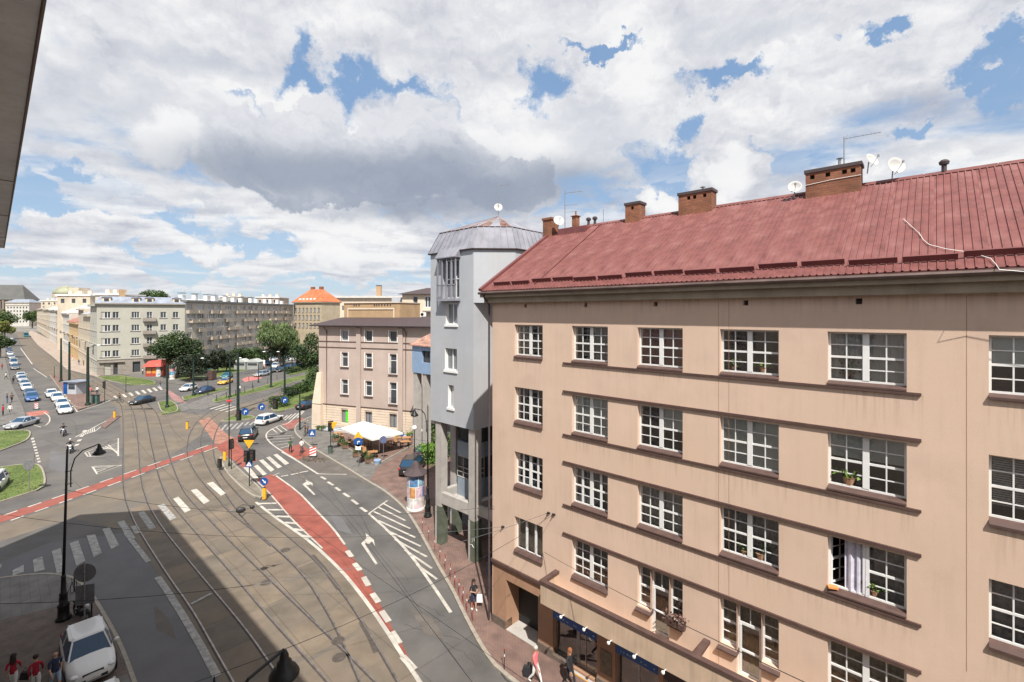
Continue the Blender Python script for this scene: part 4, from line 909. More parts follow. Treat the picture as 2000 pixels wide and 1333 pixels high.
# downpipe at the left corner
dp = MB().tube([(-.12, -.14, 17.5), (-.12, -.14, .3)], .055, 8); dp.tube([(-.12, -.55, 18.0), (-.12, -.5, 17.8), (-.12, -.14, 17.45)], .05, 8); obj('downpipe', dp, M['slate'], BG)
for u in (15.05, ): pass
def wp(u, y, z): return tuple(CB + DV * u + NV * y + Vector((0, 0, z)))
# dishes and antennas on the roof
M['dish'] = plain('dish_grey', (.46, .46, .45), .6)
dish_me = MB().lathe([(.005, .0), (.12, .012), (.25, .05), (.36, .11), (.37, .115), (.36, .12), (.25, .06), (.12, .022), (.005, .01)], 22).mesh('dish', M['dish'], True)
def dish(u, y, z, r, aim, label, base=None, mx=None):
    t = thing('satellite_dish', label, 'satellite dish', base or wp(u, y, z), 0)
    d = put('reflector', dish_me, t); s = r / .37; s *= .88; d.scale = (s, s, s); q_ = Vector(aim).to_track_quat('Z', 'Y'); d.rotation_mode = 'QUATERNION'; d.rotation_quaternion = q_
    v = Vector(aim).normalized(); obj('feed_arm', MB().tube([(0, 0, -r * .8), tuple(v * r * 1.05 + Vector((0, 0, -r * .1)))], .012, 4).obox(tuple(v * r * 1.05 + Vector((0, 0, -r * .08))), .06, .06, .09), M['steel'], t)
    obj('mast', MB().tube([(0, .0, 0) if 0 else tuple(-v * .08), tuple(-v * .14 + Vector((0, 0, -r * 1.3)))], .022, 6), M['steel'], t); return t
AIM = (.15, -.9, .45)
dish(.55, 5.3, 22.72, .39, AIM, 'white satellite dish beside the leftmost brick chimney on the red roof')
dish(13.35, 5.5, 22.55, .32, (-.4, -.8, .3), 'pale satellite dish left of the widest brick chimney')
dish(16.0, 5.7, 23.2, .33, (.25, -.9, .4), 'white mesh satellite dish right of the widest brick chimney, the higher one')
dish(16.75, 5.9, 22.85, .40, (.0, -.95, .25), 'large white satellite dish on the ridge right of the widest chimney, the lower one')
def yagi(base, h, ang, L, label, group='television antennas on the roofs', n=9, extra=False):
    t = thing('television_antenna', label, 'antenna', base, 0, group)
    obj('mast', MB().tube([(0, 0, 0), (0, 0, h)], .025, 6), M['steel'], t)
    b = MB(); dx, dy = math.cos(ang), math.sin(ang); b.tube([(0, 0, h * .93), (dx * L, dy * L, h * .93 + .06)], .012, 4)
    for i in range(n): s = L * (i + .6) / n; w = .09; b.tube([(dx * s - dy * w, dy * s + dx * w, h * .93 + .06 * s / L), (dx * s + dy * w, dy * s - dx * w, h * .93 + .06 * s / L)], .005, 3)
    b.tube([(0, 0, h * .93 - .15), (dx * .12, dy * .12, h * .93 + .18)], .006, 3)
    obj('boom', b, M['steel'], t)
    if extra:
        e = MB()
        for zz_ in (.45, .62): e.tube([(-.05, 0, h * zz_), (dx * L * .7, dy * L * .7, h * zz_ + .03)], .01, 4)
        obj('side_boom', e, M['steel'], t)
    return t
yagi(wp(.75, 5.7, 22.2), 2.5, R(-15), 1.1, 'thin antenna mast with three booms beside the leftmost brick chimney', extra=True)
yagi(wp(15.1, 5.85, 23.2), 1.25, R(-28), 1.25, 'thin television antenna standing on the widest brick chimney')
obj('lightning_rod', MB().tube([(3.3, 6.05, 22.3), (3.3, 6.05, 23.2)], .012, 4), M['black'], BG)
# loose white cable on the roof
cp = []
for px, py in ((1765, 428), (1780, 442), (1795, 455), (1803, 468), (1815, 478), (1850, 487), (1880, 491), (1905, 496), (1935, 505), (1945, 516), (1952, 527)):
    k = Vector(((px - 1000) / F, 1, (HZ - py) / F)); # intersect with the roof plane
    nn = (-NV * math.sin(th)) + Vector((0, 0, math.cos(th))); P0 = CB + NV * YE + Vector((0, 0, ZE + .07)) - Vector((0, 0, HC)); tt = P0.dot(nn) / k.dot(nn); cp.append(tuple(k * tt + Vector((0, 0, HC))))
cp.append(wp(19.6, -.75, 18.05)); cp.append(wp(22, -.9, 17.9))
tag(obj('loose_cable', MB().tube(cp, .009, 4), M['white']), 'thin white cable trailing down the red roof over the gutter', 'cable')
# potted plants behind window panes and on the balcony
def plant(u, y, z, r, h, label, pot=True, col='leafy', box=False, grp='house plants at the beige facade'):
    t = thing('potted_plant', label, 'plant', wp(u, y, z), RZ, grp); r *= 1.25
    if pot: obj('pot', MB().lathe([(r * .5, 0), (r * .7, r * .9), (r * .75, r * .9), (r * .3, r * .85)], 10) if not box else MB().box(-r * 1.6, r * 1.6, -.09, .09, 0, .2), plain('pot', (.35, .2, .12), .8) if not box else M['brown_trim'], t)
    rnd = random.Random(int(u * 31 + z * 7)); mb = MB()
    for _ in range(110):
        p = Vector((rnd.gauss(0, r * (.9 if box else .75)), rnd.gauss(0, r * .3), (.2 if box else r * .9) + rnd.uniform(0, h))); d1 = Vector([rnd.uniform(-1, 1) for _ in range(3)]).normalized() * r * .35; d2 = Vector([rnd.uniform(-1, 1) for _ in range(3)]).normalized() * r * .22
        mb.quad(tuple(p - d1), tuple(p + d2), tuple(p + d1), tuple(p - d2))
    obj('leaves', mb, M[col], t); return t
plant(12.4, .33, 14.85, .14, .32, 'leafy green plant in the left half of the top floor window, fourth from the left')
plant(13.4, .33, 14.85, .18, .26, 'low green plants in the right half of the top floor window, fourth from the left')
plant(15.85, .33, 14.88, .13, .6, 'tall yellow-green plant behind the top floor window, fifth from the left')
plant(15.9, .33, 11.46, .22, .22, 'bushy plants behind the second row window, fifth from the left')
plant(12.75, .30, 8.12, .13, .32, 'bright green potted plant in the left half of the third row window')
plant(13.3, .33, 8.12, .2, .36, 'dark green plants filling the right half of the third row window', col='dark_leaf')
plant(16.55, .33, 8.12, .16, .25, 'small potted plant behind the window beside the open casement')
plant(10.35, -.22, 4.62, .2, .3, 'brown flower box with dry orange flowers beside the balcony door', box=True, col='rust')
plant(6.1, .33, 4.75, .14, .2, 'small plant with autumn leaves behind the bottom row window', col='rust')
tag(obj('orange_cloth', MB().obox(wp(15.5, -.0, 8.13), .28, .2, .05, RZ + .4), plain('orange_cloth', (.7, .25, .08), .8)), 'small orange cloth left on the sill of the open window', 'cloth')
# ---------------------------------------------------------------- generic facade windows
_fw = {}
def fwin(w, h, typ='2', fcol=None):
    key = (w, h, typ, fcol)
    if key in _fw: return _fw[key]
    mb = MB(); f = max(.07, .05 * w); mb.box(0, f, 0, .08, 0, h).box(w - f, w, 0, .08, 0, h).box(f, w - f, 0, .08, 0, f).box(f, w - f, 0, .08, h - f, h)
    n = {'1': 1, '2': 2, '3': 3, '4': 4, 'T': 1, '6': 6}[typ[0]]
    for i in range(1, n): x = w * i / n; mb.box(x - f * .6, x + f * .6, -.005, .07, f, h - f)
    if typ[0] == 'T': mb.box(f, w - f, -.005, .07, h * .66, h * .66 + f)
    if 'B' in typ: mb.box(f, w - f, -.006, .07, h * .5 - f * .4, h * .5 + f * .4)
    _fw[key] = mb.mesh('window', M[fcol or 'white_frame']); return _fw[key]
_pg = {}
def add_window(par, a, z, w, h, typ='2', y=.16, fcol=None, pale=False, sill=None, sillm='brown_trim', pane=True):
    o = put('window', fwin(w, h, typ, fcol), par, (a, y, z))
    if pane: put('pane', unit_quad(M['glass_far2'] if pale else M['glass_far']), o, (.02, .05, .02), 0, (w - .04, 1, h - .04))
    if sill:
        k = ('s', w, sillm)
        if k not in _fw: _fw[k] = MB().box(-.08, w + .08, -y - sill, 0, -.12, -.0).mesh('sill', M[sillm])
        put('sill', _fw[k], o)
    return o
def block(par, L, D, H, m, holes=(), dep=.18, name='wall', z0=0.0, top=True):
    mb = MB(); mb.wall(0, L, z0, H, list(holes), 0, dep); mb.quad((0, 0, z0), (0, 0, H), (0, D, H), (0, D, z0)); mb.quad((L, 0, z0), (L, D, z0), (L, D, H), (L, 0, H)); mb.quad((0, D, z0), (0, D, H), (L, D, H), (L, D, z0))
    if top: mb.quad((0, 0, H), (L, 0, H), (L, D, H), (0, D, H))
    return obj(name, mb, m, par)
# ---------------------------------------------------------------- grey tower house
TO = CB * 0 + NV * 21.46 + DV * (-27.7)
TW = thing('grey_tower_house', 'narrow grey tower block on concrete pillars with a faceted zinc mansard roof', 'tower building', tuple(TO), RZ)
zb, zt = 9.1, 21.36; xw = 4.65; XR = 6.65   # local x 0..4.65 front face, the upper chamfered part reaches x = 6.65
th_ = [(1.75, 3.0, 16.2, 17.7), (1.65, 2.95, 12.95, 14.5), (2.0, 2.62, 10.3, 11.9), (1.35, 3.2, 18.0, 20.85)]
mb = MB(); mb.wall(0, xw, zb, zt, th_, 0, .3)
zo = 17.7   # underside of the upper chamfered part (local depth grows to 7.5)
mb.quad((0, 0, zb), (0, 0, zt), (0, 8, zt), (0, 8, zb)); mb.quad((xw, 0, zb), (xw, 8, zb), (xw, 8, zo), (xw, 0, zo))
mb.quad((0, 0, zb), (0, 8, zb), (xw, 8, zb), (xw, 0, zb))
mb.quad((xw, 0, zo), (XR, 2.0, zo), (XR, 2.0, zt), (xw, 0, zt)); mb.quad((XR, 2, zo), (XR, 7, zo), (XR, 7, zt), (XR, 2, zt)); mb.quad((XR, 7, zo), (xw, 8, zo), (xw, 8, zt), (XR, 7, zt)); mb.poly([(xw, 0, zo), (xw, 8, zo), (XR, 7, zo), (XR, 2, zo)])
mb.quad((0, 8, zb), (0, 8, zt), (xw, 8, zt), (xw, 8, zb))
obj('wall', mb, M['grey_wall'], TW)
for (a, b, c, d), ty in zip(th_[:3], ('2', '2', '2')):
    w_ = add_window(TW, a, c, round(b - a, 2), round(d - c, 2), ty, .2, None, True); obj('sill', MB().box(-.08, b - a + .08, -.28, 0, -.16, -.001), M['white'], w_)
    obj('reveal', MB().box(-.0, .012, -.2, -.001, 0, d - c), M['white'], w_)
# bay with french window
bay = MB(); bx0, bx1 = 1.35, 3.2
for x in (1.27, 1.78, 2.3, 2.8, 3.2): bay.box(x, x + .08, -.42, -.34, 18.05, 20.85)
bay.box(1.22, 3.33, -.46, .0, 17.85, 18.02); bay.box(1.27, 3.28, -.42, -.36, 18.95, 19.02)
for i in range(22): x = 1.3 + i * .088; bay.box(x, x + .02, -.40, -.38, 18.02, 18.95)
obj('bay_railing', bay, M['zinc'], TW)
bw = add_window(TW, 1.4, 18.05, 1.75, 2.75, '3B', .25)
obj('bay_roof', MB().hexa([(1.1, -.5, 20.86), (3.35, -.5, 20.86), (3.35, .0, 20.86), (1.1, .0, 20.86)], [(1.1, -.5, 20.93), (3.35, -.5, 20.93), (3.45, .25, 22.0), (1.2, .25, 22.0)]), M['zinc'], TW)
# mansard made of standing seam sheets
ring0 = [(-.12, -.12), (xw + .05, -.12), (XR + .12, 1.95), (XR + .12, 7.05), (xw, 8.12), (-.12, 8.12)]
ring1 = [(.45, .5), (xw - .1, .5), (XR - .5, 2.2), (XR - .5, 6.8), (xw - .3, 7.5), (.45, 7.5)]
zm1 = 22.9; ap = (3.1, 4.0, 24.35); seam = MB()
for i in range(6):
    a0, a1, b0, b1 = Vector((*ring0[i], zt)), Vector((*ring0[(i + 1) % 6], zt)), Vector((*ring1[i], zm1)), Vector((*ring1[(i + 1) % 6], zm1))
    n = max(2, round((a1 - a0).length / .52))
    for k in range(n):
        p, q_, r_, s_ = a0.lerp(a1, k / n), a0.lerp(a1, (k + 1) / n), b0.lerp(b1, (k + 1) / n), b0.lerp(b1, k / n)
        nr = (q_ - p).cross(s_ - p).normalized(); off = nr * .008 * (k % 2)
        mb = MB().quad(*[tuple(v + off) for v in (p, q_, r_, s_)]); u1 = (q_ - p).normalized() * .025; mb.hexa([tuple(p - u1), tuple(p + u1), tuple(p + u1 + nr * .05), tuple(p - u1 + nr * .05)], [tuple(s_ - u1), tuple(s_ + u1), tuple(s_ + u1 + nr * .05), tuple(s_ - u1 + nr * .05)])
        if i < 3 or k % 2 == 0 or True: obj('zinc_sheet', mb, M['rust'] if (i, k) in ((0, 0), (0, 1)) and False else M['zinc'], TW)
    n2 = max(2, round((b1 - b0).length / .7)); A_ = Vector(ap)
    for k in range(n2):
        p, q_ = b0.lerp(b1, k / n2) + Vector((0, 0, .03)), b0.lerp(b1, (k + 1) / n2) + Vector((0, 0, .03)); obj('roof_sheet', MB().add([tuple(p), tuple(q_), tuple(A_ + Vector((0, 0, .002 * k)))], [(0, 1, 2)]), M['rust'] if (i in (0, 1) and k % 2 == 0) else M['zinc'], TW)
mb = MB()
for i in range(6): a, b = ring0[i], ring0[(i + 1) % 6]; mb.tube([(a[0], a[1], zt - .02), (b[0], b[1], zt - .02)], .05, 6); a, b = ring1[i], ring1[(i + 1) % 6]; mb.tube([(a[0], a[1], zm1 + .02), (b[0], b[1], zm1 + .02)], .045, 6)
mb.add([(*p, zt) for p in ring0], [tuple(range(6))]); obj('eaves_trim', mb, M['slate'], TW)
apw = TO + DV * ap[0] + NV * ap[1]
dish(0, 0, 0, .36, (.1, -.95, .3), 'round white satellite dish on the antenna mast of the grey tower', base=(apw.x, apw.y, 25.0)); yagi((apw.x, apw.y, 24.3), 2.6, R(10), .9, 'thin antenna mast on the peak of the grey tower roof')
# pillars, beams and the recessed glazed bay
pil = MB()
def pillar(x0, y0):
    o = obj('pillar', MB().box(x0, x0 + .62, y0, y0 + .62, 2.9, zb), M['conc'], TW); obj('pillar_base', MB().box(x0 + .01, x0 + .64, y0 - .015, y0 + .635, .1, 2.9), M['green_paint'], o)
    obj('pillar_corner', MB().box(x0 - .012, x0 + .16, y0 - .03, y0 + .16, .1, 2.86), M['conc'], o)
pillar(.45, .1); pillar(4.05, .1); pillar(.0, 1.9); pillar(4.05, 5.4)
obj('beam', MB().box(1.07, 4.05, .15, .5, 3.15, 3.95).box(.5, .85, .72, 5.4, 3.15, 3.95).box(4.15, 4.5, .72, 5.4, 3.15, 3.95), M['conc'], TW)
obj('deck', MB().box(.85, 4.15, 1.5, 6.2, 3.2, 3.35), M['conc'], TW)
obj('back_wall', MB().box(-3.5, 6.5, 6.0, 6.3, 0.1, zb - .01).box(-2.4, 5.8, 3.4, 3.6, .1, 3.1), mat('dark_grey_wall', (.17, .17, .18), .9, .1, 1), TW)  # back walls in an even dark grey
POD = [(.35, 2.7), (1.0, 1.75), (2.3, 1.75), (2.9, 2.7), (2.9, 5.9), (.35, 5.9)]
sc_p = lambda k: [(1.62 + (x - 1.62) * k, 3.8 + (y - 3.8) * k) for x, y in POD]
pod = MB().prism(POD, 3.36, 4.75).prism(POD, 6.3, 7.4); obj('stair_bay', pod, mat('blue_grey_panel', (.26, .31, .37), .8, .08, 1), TW)
obj('bay_glazing', MB().prism(sc_p(.94), 4.75, 6.3).prism(sc_p(.9), 7.4, 9.09), M['glass_far'], TW)
fr = MB()
for z in (4.75, 5.15, 5.5, 6.3): fr.tube([(x, y, z) for x, y in POD[:4]], .035, 4)
for (x, y) in POD[:4] + [(1.65, 1.75)]: fr.tube([(x, y, 4.75), (x, y, 6.3)], .035, 4)
obj('bay_frame', fr, M['conc'], TW)
obj('side_wall', MB().box(6.2, 6.5, .6, 6.0, .1, zb - .02), M['grey_wall'], TW)
obj('side_beam', MB().box(4.65, 6.9, .3, .6, 3.3, 3.9), M['conc'], TW)
obj('stair_rail', MB().tube([(1.5, 5.5, 2.9), (2.3, 5.2, 1.4), (3.6, 5.0, .9)], .05, 6), M['conc'], TW)
# graffiti scribble on the green pillar
obj('graffiti', MB().tube([(4.3, .07, 1.55), (4.5, .07, 1.75), (4.42, .07, 1.45), (4.62, .07, 1.8), (4.66, .07, 1.6)], .012, 3).tube([(4.15, .07, 1.2), (4.4, .07, 1.3), (4.6, .07, 1.15)], .012, 3), M['white'], TW)
# ---------------------------------------------------------------- our own house : wall, eaves slab above the camera
E1, E2 = Vector((-27.36, 25.1, 0)), Vector((-5.22, 5.2, 0)); Ed = (E2 - E1).normalized(); En = Vector((-Ed.y, Ed.x, 0)); En = En if En.dot(NV) > 0 else -En
OW = thing('near_apartment_house', 'dark grey eaves slab of the near house at the upper left corner', 'building', (0, 0, 0))
eave = [E1, E1 + Ed * 62, E1 + Ed * 62 - En * 14, Vector((-45, 8, 0)), Vector((-34, 18.6, 0)), Vector((-33.4, 24.1, 0))]
M['soffit'] = mat('soffit_render', (.62, .65, .66), .9, .10, .8, .4, 20, streak=.35)
obj('eaves_slab', MB().prism([(p.x, p.y) for p in eave], 20.5, 20.86), M['soffit'], OW)
jm = MB()
for s in (1.2, 5.2, 12.5, 19): a = E1 + Ed * s; b = a - En * 3; jm.tube([(a.x, a.y, 20.495), (b.x, b.y, 20.495)], .012, 4)
jm.tube([(E1.x, E1.y, 20.5), tuple((E1 + Ed * 60) + Vector((0, 0, 20.5)))], .022, 5); obj('slab_joint', jm, M['gutter'], OW)
ins = [p + d * s for p, d, s in ((E1, -En, .55), (E1 + Ed * 62, -En, .55), (E1 + Ed * 62 - En * 14, En, .2), (Vector((-45, 8, 0)), Vector((1, 0, 0)), .6), (Vector((-34, 18.6, 0)), Vector((1, 0, 0)), .6), (Vector((-33.4, 24.1, 0)), Vector((.6, -.8, 0)), .7))]
hl = MB().prism([(p.x, p.y) for p in ins], 0, 20.49)
obj('wall', hl, mat('near_house_render', (.40, .34, .28), .92, .06, .8, streak=.2), OW)
ow = put('facade', None, OW, tuple(ins[0] - En * .0), math.atan2(Ed.y, Ed.x))
for i in range(11):
    for j in range(6):
        if 34 < 2 + i * 3.4 < 42 and j == 5: continue
        x = 2 + i * 3.4; z = 1.3 + j * 3.3; p = ins[0] + Ed * (x + .0) + En * .03; q_ = put('window', fwin(1.6, 1.8, '2B'), OW, (p.x + Ed.x * 1.6, p.y + Ed.y * 1.6, z), math.atan2(-Ed.y, -Ed.x)); put('pane', unit_quad(M['glass_far']), q_, (.02, .03, .02), 0, (1.56, 1, 1.76))
bpy.data.objects.remove(ow)
# ================================================================ the other houses
def frame(A_, B_): d = (B_ - A_).normalized(); return math.atan2(d.y, d.x), (B_ - A_).length
# ---- pinkish corner house with the cafe
PA = Vector((-28.4, 68.5, 0)); PD = Vector((.936, -.351, 0)); PR = math.atan2(PD.y, PD.x)
PB = thing('pink_corner_house', 'pinkish four storey corner house with dark hipped roof behind the cafe parasols', 'house', tuple(PA), PR)
PL = 21.0; pw = []; CW = 1.15
for i, cx in enumerate((4.7, 8.84, 12.9)):
    pw += [(cx - .62, cx + .62, 13.0, 14.55, i, 3), (cx - CW / 2, cx + CW / 2, 9.3, 11.35, i, 2), (cx - CW / 2, cx + CW / 2, 5.35 if i < 2 else 4.5, 7.45, i, 1), (cx - .62, cx + .62, 1.25, 3.15, i, 0)]
pw[9] = (12.9 - CW / 2, 12.9 + CW / 2, 8.6, 11.35, 2, 2)
mb = MB(); mb.wall(0, PL, 3.78, 15.1, [w[:4] for w in pw if w[5]], 0, .25); mb.quad((0, 0, 0), (0, 0, 15.1), (0, 14, 15.1), (0, 14, 0)); mb.quad((PL, 0, 0), (PL, 14, 0), (PL, 14, 15.1), (PL, 0, 15.1)); obj('wall', mb, M['pink'], PB)
obj('ground_floor_wall', MB().wall(0, PL, 0, 3.7, [w[:4] for w in pw if not w[5]], 0.0, .3), M['cream'], PB)
for k in range(9):      # rusticated courses standing proud with open joints between
    z0 = .42 + k * .365; segs = []; x = 0.0
    cuts = [(w[0] - .02, w[1] + .02) for w in pw if not w[5] and w[2] < z0 + .32 and w[3] > z0] + [(6.85, 7.6), (13.8, 14.5)]
    for a, b in sorted(cuts) + [(PL, PL)]:
        if a - x > .05: obj('stone_course', MB().box(x, a, -.07, -.001, z0, z0 + .32), M['cream'], PB)
        x = max(x, b)
for x in (6.85, 13.8): obj('pilaster', MB().box(x, x + .72, -.22, -.001, .1, 14.9), M['pink'], PB)
for z, d in ((3.70, .14), (12.0, .07), (12.85, .07), (14.95, .12)):
    x = 0.0
    for a, b in ((6.85, 7.57), (13.8, 14.52), (PL, PL)): obj('string_course', MB().box(x, a, -d, -.002, z, z + .10), M['brown_trim'] if z < 13 else M['pink'], PB); x = b
obj('buttress', MB().hexa([(-.65, -.75, 0), (1.0, -.75, 0), (1.0, .6, 0), (-.65, .6, 0)], [(-.6, -.7, 3.7), (.95, -.7, 3.7), (.95, .6, 3.7), (-.6, .6, 3.7)]).hexa([(-.6, -.7, 3.82), (.95, -.7, 3.82), (.95, .6, 3.82), (-.6, .6, 3.82)], [(-.1, -.3, 8.3), (.7, -.3, 8.3), (.7, .5, 8.3), (-.1, .5, 8.3)]), M['cream'], PB)
for x in (1.55, 15.0): obj('downpipe', MB().tube([(x, -.7, 15.0), (x, -.14, 14.4), (x, -.14, .3)], .07, 6), M['brown_trim'], PB)
for a, b, c, d, i, r in pw:
    if r == 0:
        o = add_window(PB, a, c, b - a, round(d - c, 2), '2', .22, 'slate', True)
        if i == 0: obj('open_shutter', MB().box(.62, 1.2, -.03, -.01, .1, 1.8), plain('bright_green_panel', (.08, .62, .02), .5), o)
    else:
        o = add_window(PB, a, c, round(b - a, 2), round(d - c, 2), 'T' if r < 3 else '1', .2, None, r == 3 and i == 0)
        obj('architrave', MB().box(-.14, -.0, -.23, -.202, -.05, d - c + .1).box(b - a, b - a + .12, -.23, -.202, -.05, d - c + .1), M['white'], o)
        if r < 3: obj('sill', MB().box(-.18, b - a + .18, -.36, -.235, -.16, -.04), M['brown_trim'], o)
        if r < 3 and i == 2:
            rl = MB()
            for k in range(9): rl.tube([(k * .14, -.3, .0), (k * .14, -.3, .85)], .012, 4)
            rl.tube([(-.03, -.3, .85), (1.17, -.3, .85)], .02, 4); obj('french_railing', rl, M['black'], o)
e0 = [(-.9, -.9), (PL + .6, -.9), (PL + .6, 14.6), (-.9, 14.6)]; e1 = [(1.3, 3.35), (PL - 1.5, 3.35), (PL - 1.5, 11), (1.3, 11)]
obj('roof', MB().frust(e0, 15.12, [(-.95, -.95), (PL + .65, -.95), (PL + .65, 14.65), (-.95, 14.65)], 15.25).frust([(-.95, -.95), (PL + .65, -.95), (PL + .65, 14.65), (-.95, 14.65)], 15.25, e1, 16.35), M['slate'], PB)
obj('attic_wall', MB().box(1.6, 11.6, 3.5, 9, 15.6, 18.5), M['tan'], PB)
obj('attic_frame', MB().box(2.3, 10.7, 3.4, 3.49, 17.55, 17.75).box(2.3, 2.45, 3.4, 3.49, 16.2, 17.55).box(10.55, 10.7, 3.4, 3.49, 16.2, 17.55).box(1.5, 11.7, 3.35, 9.1, 18.501, 18.6), M['cream'], PB)
for x in (3.4, 3.8, 4.3, 7.1, 7.5, 7.9, 8.4, 8.9, 9.4, 9.9): obj('attic_slot', MB().box(x, x + .2, 3.46, 3.499, 18.05, 18.3), M['slate'], PB)
def PW(x, y, z=0): v = PA + PD * x + Vector((.351, .936, 0)) * y; return (v.x, v.y, z)
for k in range(3): tag(obj('entrance_steps', MB().box(0, 15 - k * .5, -k * .35, 0, 0, .22 + .0), M['grey_wall'], loc=PW(1.2, -.5 - .0, .2 + (2 - k) * .16), rz=PR), kind='structure')
# ---- pale blue house between tower and corner house
BO = Vector((-12, 56, 0)); BL = thing('pale_blue_house', 'small pale blue house on grey pillars seen between tower and corner house', 'house', tuple(BO), RZ)
block(BL, 9, 6, 13.1, M['blue_wall'], [(1.9, 3.5, 11.2, 12.6)], .3, z0=9.9); obj('underside', MB().quad((0, 0, 9.9), (0, 6, 9.9), (9, 6, 9.9), (9, 0, 9.9)), M['grey_wall'], BL)
add_window(BL, 1.9, 11.2, 1.6, 1.4, '2', .25, 'slate')
for x in (.1, 1.9, 4.4): obj('pillar', MB().box(x, x + .7, .1, .8, .1, 9.89), M['conc'], BL)
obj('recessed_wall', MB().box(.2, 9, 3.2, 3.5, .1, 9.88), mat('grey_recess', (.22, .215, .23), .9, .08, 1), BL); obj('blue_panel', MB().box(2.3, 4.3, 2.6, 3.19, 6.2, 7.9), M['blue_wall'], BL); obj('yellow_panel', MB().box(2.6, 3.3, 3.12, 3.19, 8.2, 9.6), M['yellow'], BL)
obj('roof', MB().hexa([(-.3, -.3, 13.11), (9.3, -.3, 13.11), (9.3, 3, 13.11), (-.3, 3, 13.11)], [(-.3, -.3, 13.25), (9.3, -.3, 13.25), (9.3, 3, 14.5), (-.3, 3, 14.5)]), mat('mottled_tiles', (.36, .2, .15), .8, .3, 1.5), BL)
# ---- cream house with hipped roof behind
HB = thing('cream_villa', 'cream house with a dark hipped roof and satellite dish behind the pink corner house', 'house', (-19.8, 84, 0), R(-8))
block(HB, 9, 8, 20.4, M['cream'], [(2.0, 2.9, 18.2, 20.0), (4.2, 6.4, 18.0, 20.0)], .2); add_window(HB, 2.0, 18.2, .9, 1.8, '1', .15, 'white_frame'); add_window(HB, 4.2, 18.0, 2.2, 2.0, '4', .15, 'white_frame')
obj('roof', MB().frust([(-.7, -.7), (9.7, -.7), (9.7, 8.7), (-.7, 8.7)], 20.42, [(3.5, 3.5), (5.5, 3.5), (5.5, 4.5), (3.5, 4.5)], 21.7), M['slate'], HB)
obj('side_wing', MB().box(-2.6, -.01, 1.5, 7, 0, 19.9), M['grey_wall'], HB); obj('balcony', MB().box(3.9, 6.8, -.8, -.01, 17.3, 17.5), M['conc'], HB); obj('side_door', MB().box(-1.6, -1.0, 1.44, 1.495, 16.2, 19), M['slate'], HB)
ac = thing('air_conditioner', 'white air conditioning unit on the cream house wall', 'air conditioner', (-16.2, 82.9, 16.4), R(-8)); obj('casing', MB().box(0, 1.0, -.35, 0, 0, .75), M['white'], ac); obj('fan_grille', MB().lathe([(.28, 0), (.28, .03), (.05, .04)], 14, (.35, -.36, .38), Matrix.Rotation(R(90), 4, 'X')), M['black'], ac)
dish(0, 0, 0, .8, (-.3, -.95, .2), 'big pale satellite dish left of the air conditioner on the cream house', base=(-17.8, 82.5, 17.6))
# ---- long white building on the skyline
M['hw0'] = mat('whitish_render', (.55, .53, .50), .9, .06, .4)
LW = thing('long_white_building', 'long low white building on the skyline behind the corner house', 'building', (-106, 262, 0), 0)
block(LW, 62, 20, 25.5, M['cream'], [(4 + i * 3.2, 5.4 + i * 3.2, 18.5, 21.2) for i in range(17)], .3)
for i in range(17): add_window(LW, 4 + i * 3.2, 18.5, 1.4, 2.7, '2', .2)
obj('roof_slab', MB().box(-1, 63, -1.5, 21, 25.51, 26.6), M['hw0'], LW)
st = thing('brick_chimney_stack', 'tall square yellowish chimney standing on the skyline', 'chimney', (-76.5, 268, 26.5)); obj('shaft', MB().box(-1.3, 1.3, -1, 1, 0, 6.2), M['tan'], st); obj('cap', MB().box(-1.5, 1.5, -1.2, 1.2, 6.21, 6.5), M['slate'], st)
# ---- house with the orange tiles
O1, O2 = Vector((-100.3, 214, 0)), Vector((-84.6, 207, 0)); rz_, L_ = frame(O1, O2)
M['tiles'] = mat('orange_roof_tiles', (.48, .135, .055), .8, .2, .8, .3, 3, col2=(.42, .17, .09))
OB = thing('orange_roofed_house', 'cream house with a bright orange tiled hipped roof and small roof windows', 'house', tuple(O1), rz_)
hs = [(.7 + i * 2.35, 1.9 + i * 2.35, z, z + 2.1) for i in range(7) for z in (18.0 - .7, 14.0, 10.4)]; block(OB, L_, 11, 21.6, mat('ochre_render', (.42, .35, .25), .9, .08, .6, streak=.2), hs, .25)
for a, b, c, d in hs: add_window(OB, a, c, 1.2, 2.1, '2', .2, None, sill=.15)
obj('cornice', MB().box(-.5, L_ + .5, -.6, 11.5, 21.61, 22.1), M['cornice'], OB)
obj('roof', MB().frust([(-.6, -.7), (L_ + .6, -.7), (L_ + .6, 11.6), (-.6, 11.6)], 22.11, [(5, 5), (L_ - 5, 5), (L_ - 5, 6), (5, 6)], 28), M['tiles'], OB)
for i in range(5): obj('roof_window', MB().box(3.2 + i * 2.2, 4.3 + i * 2.2, .2, 1.2, 22.6, 23.7), M['white'], OB)
for x in (5.2, 10.5): obj('chimney', MB().box(x, x + 1.6, 4.9, 6.2, 26.5, 29.2), M['brick'], OB)
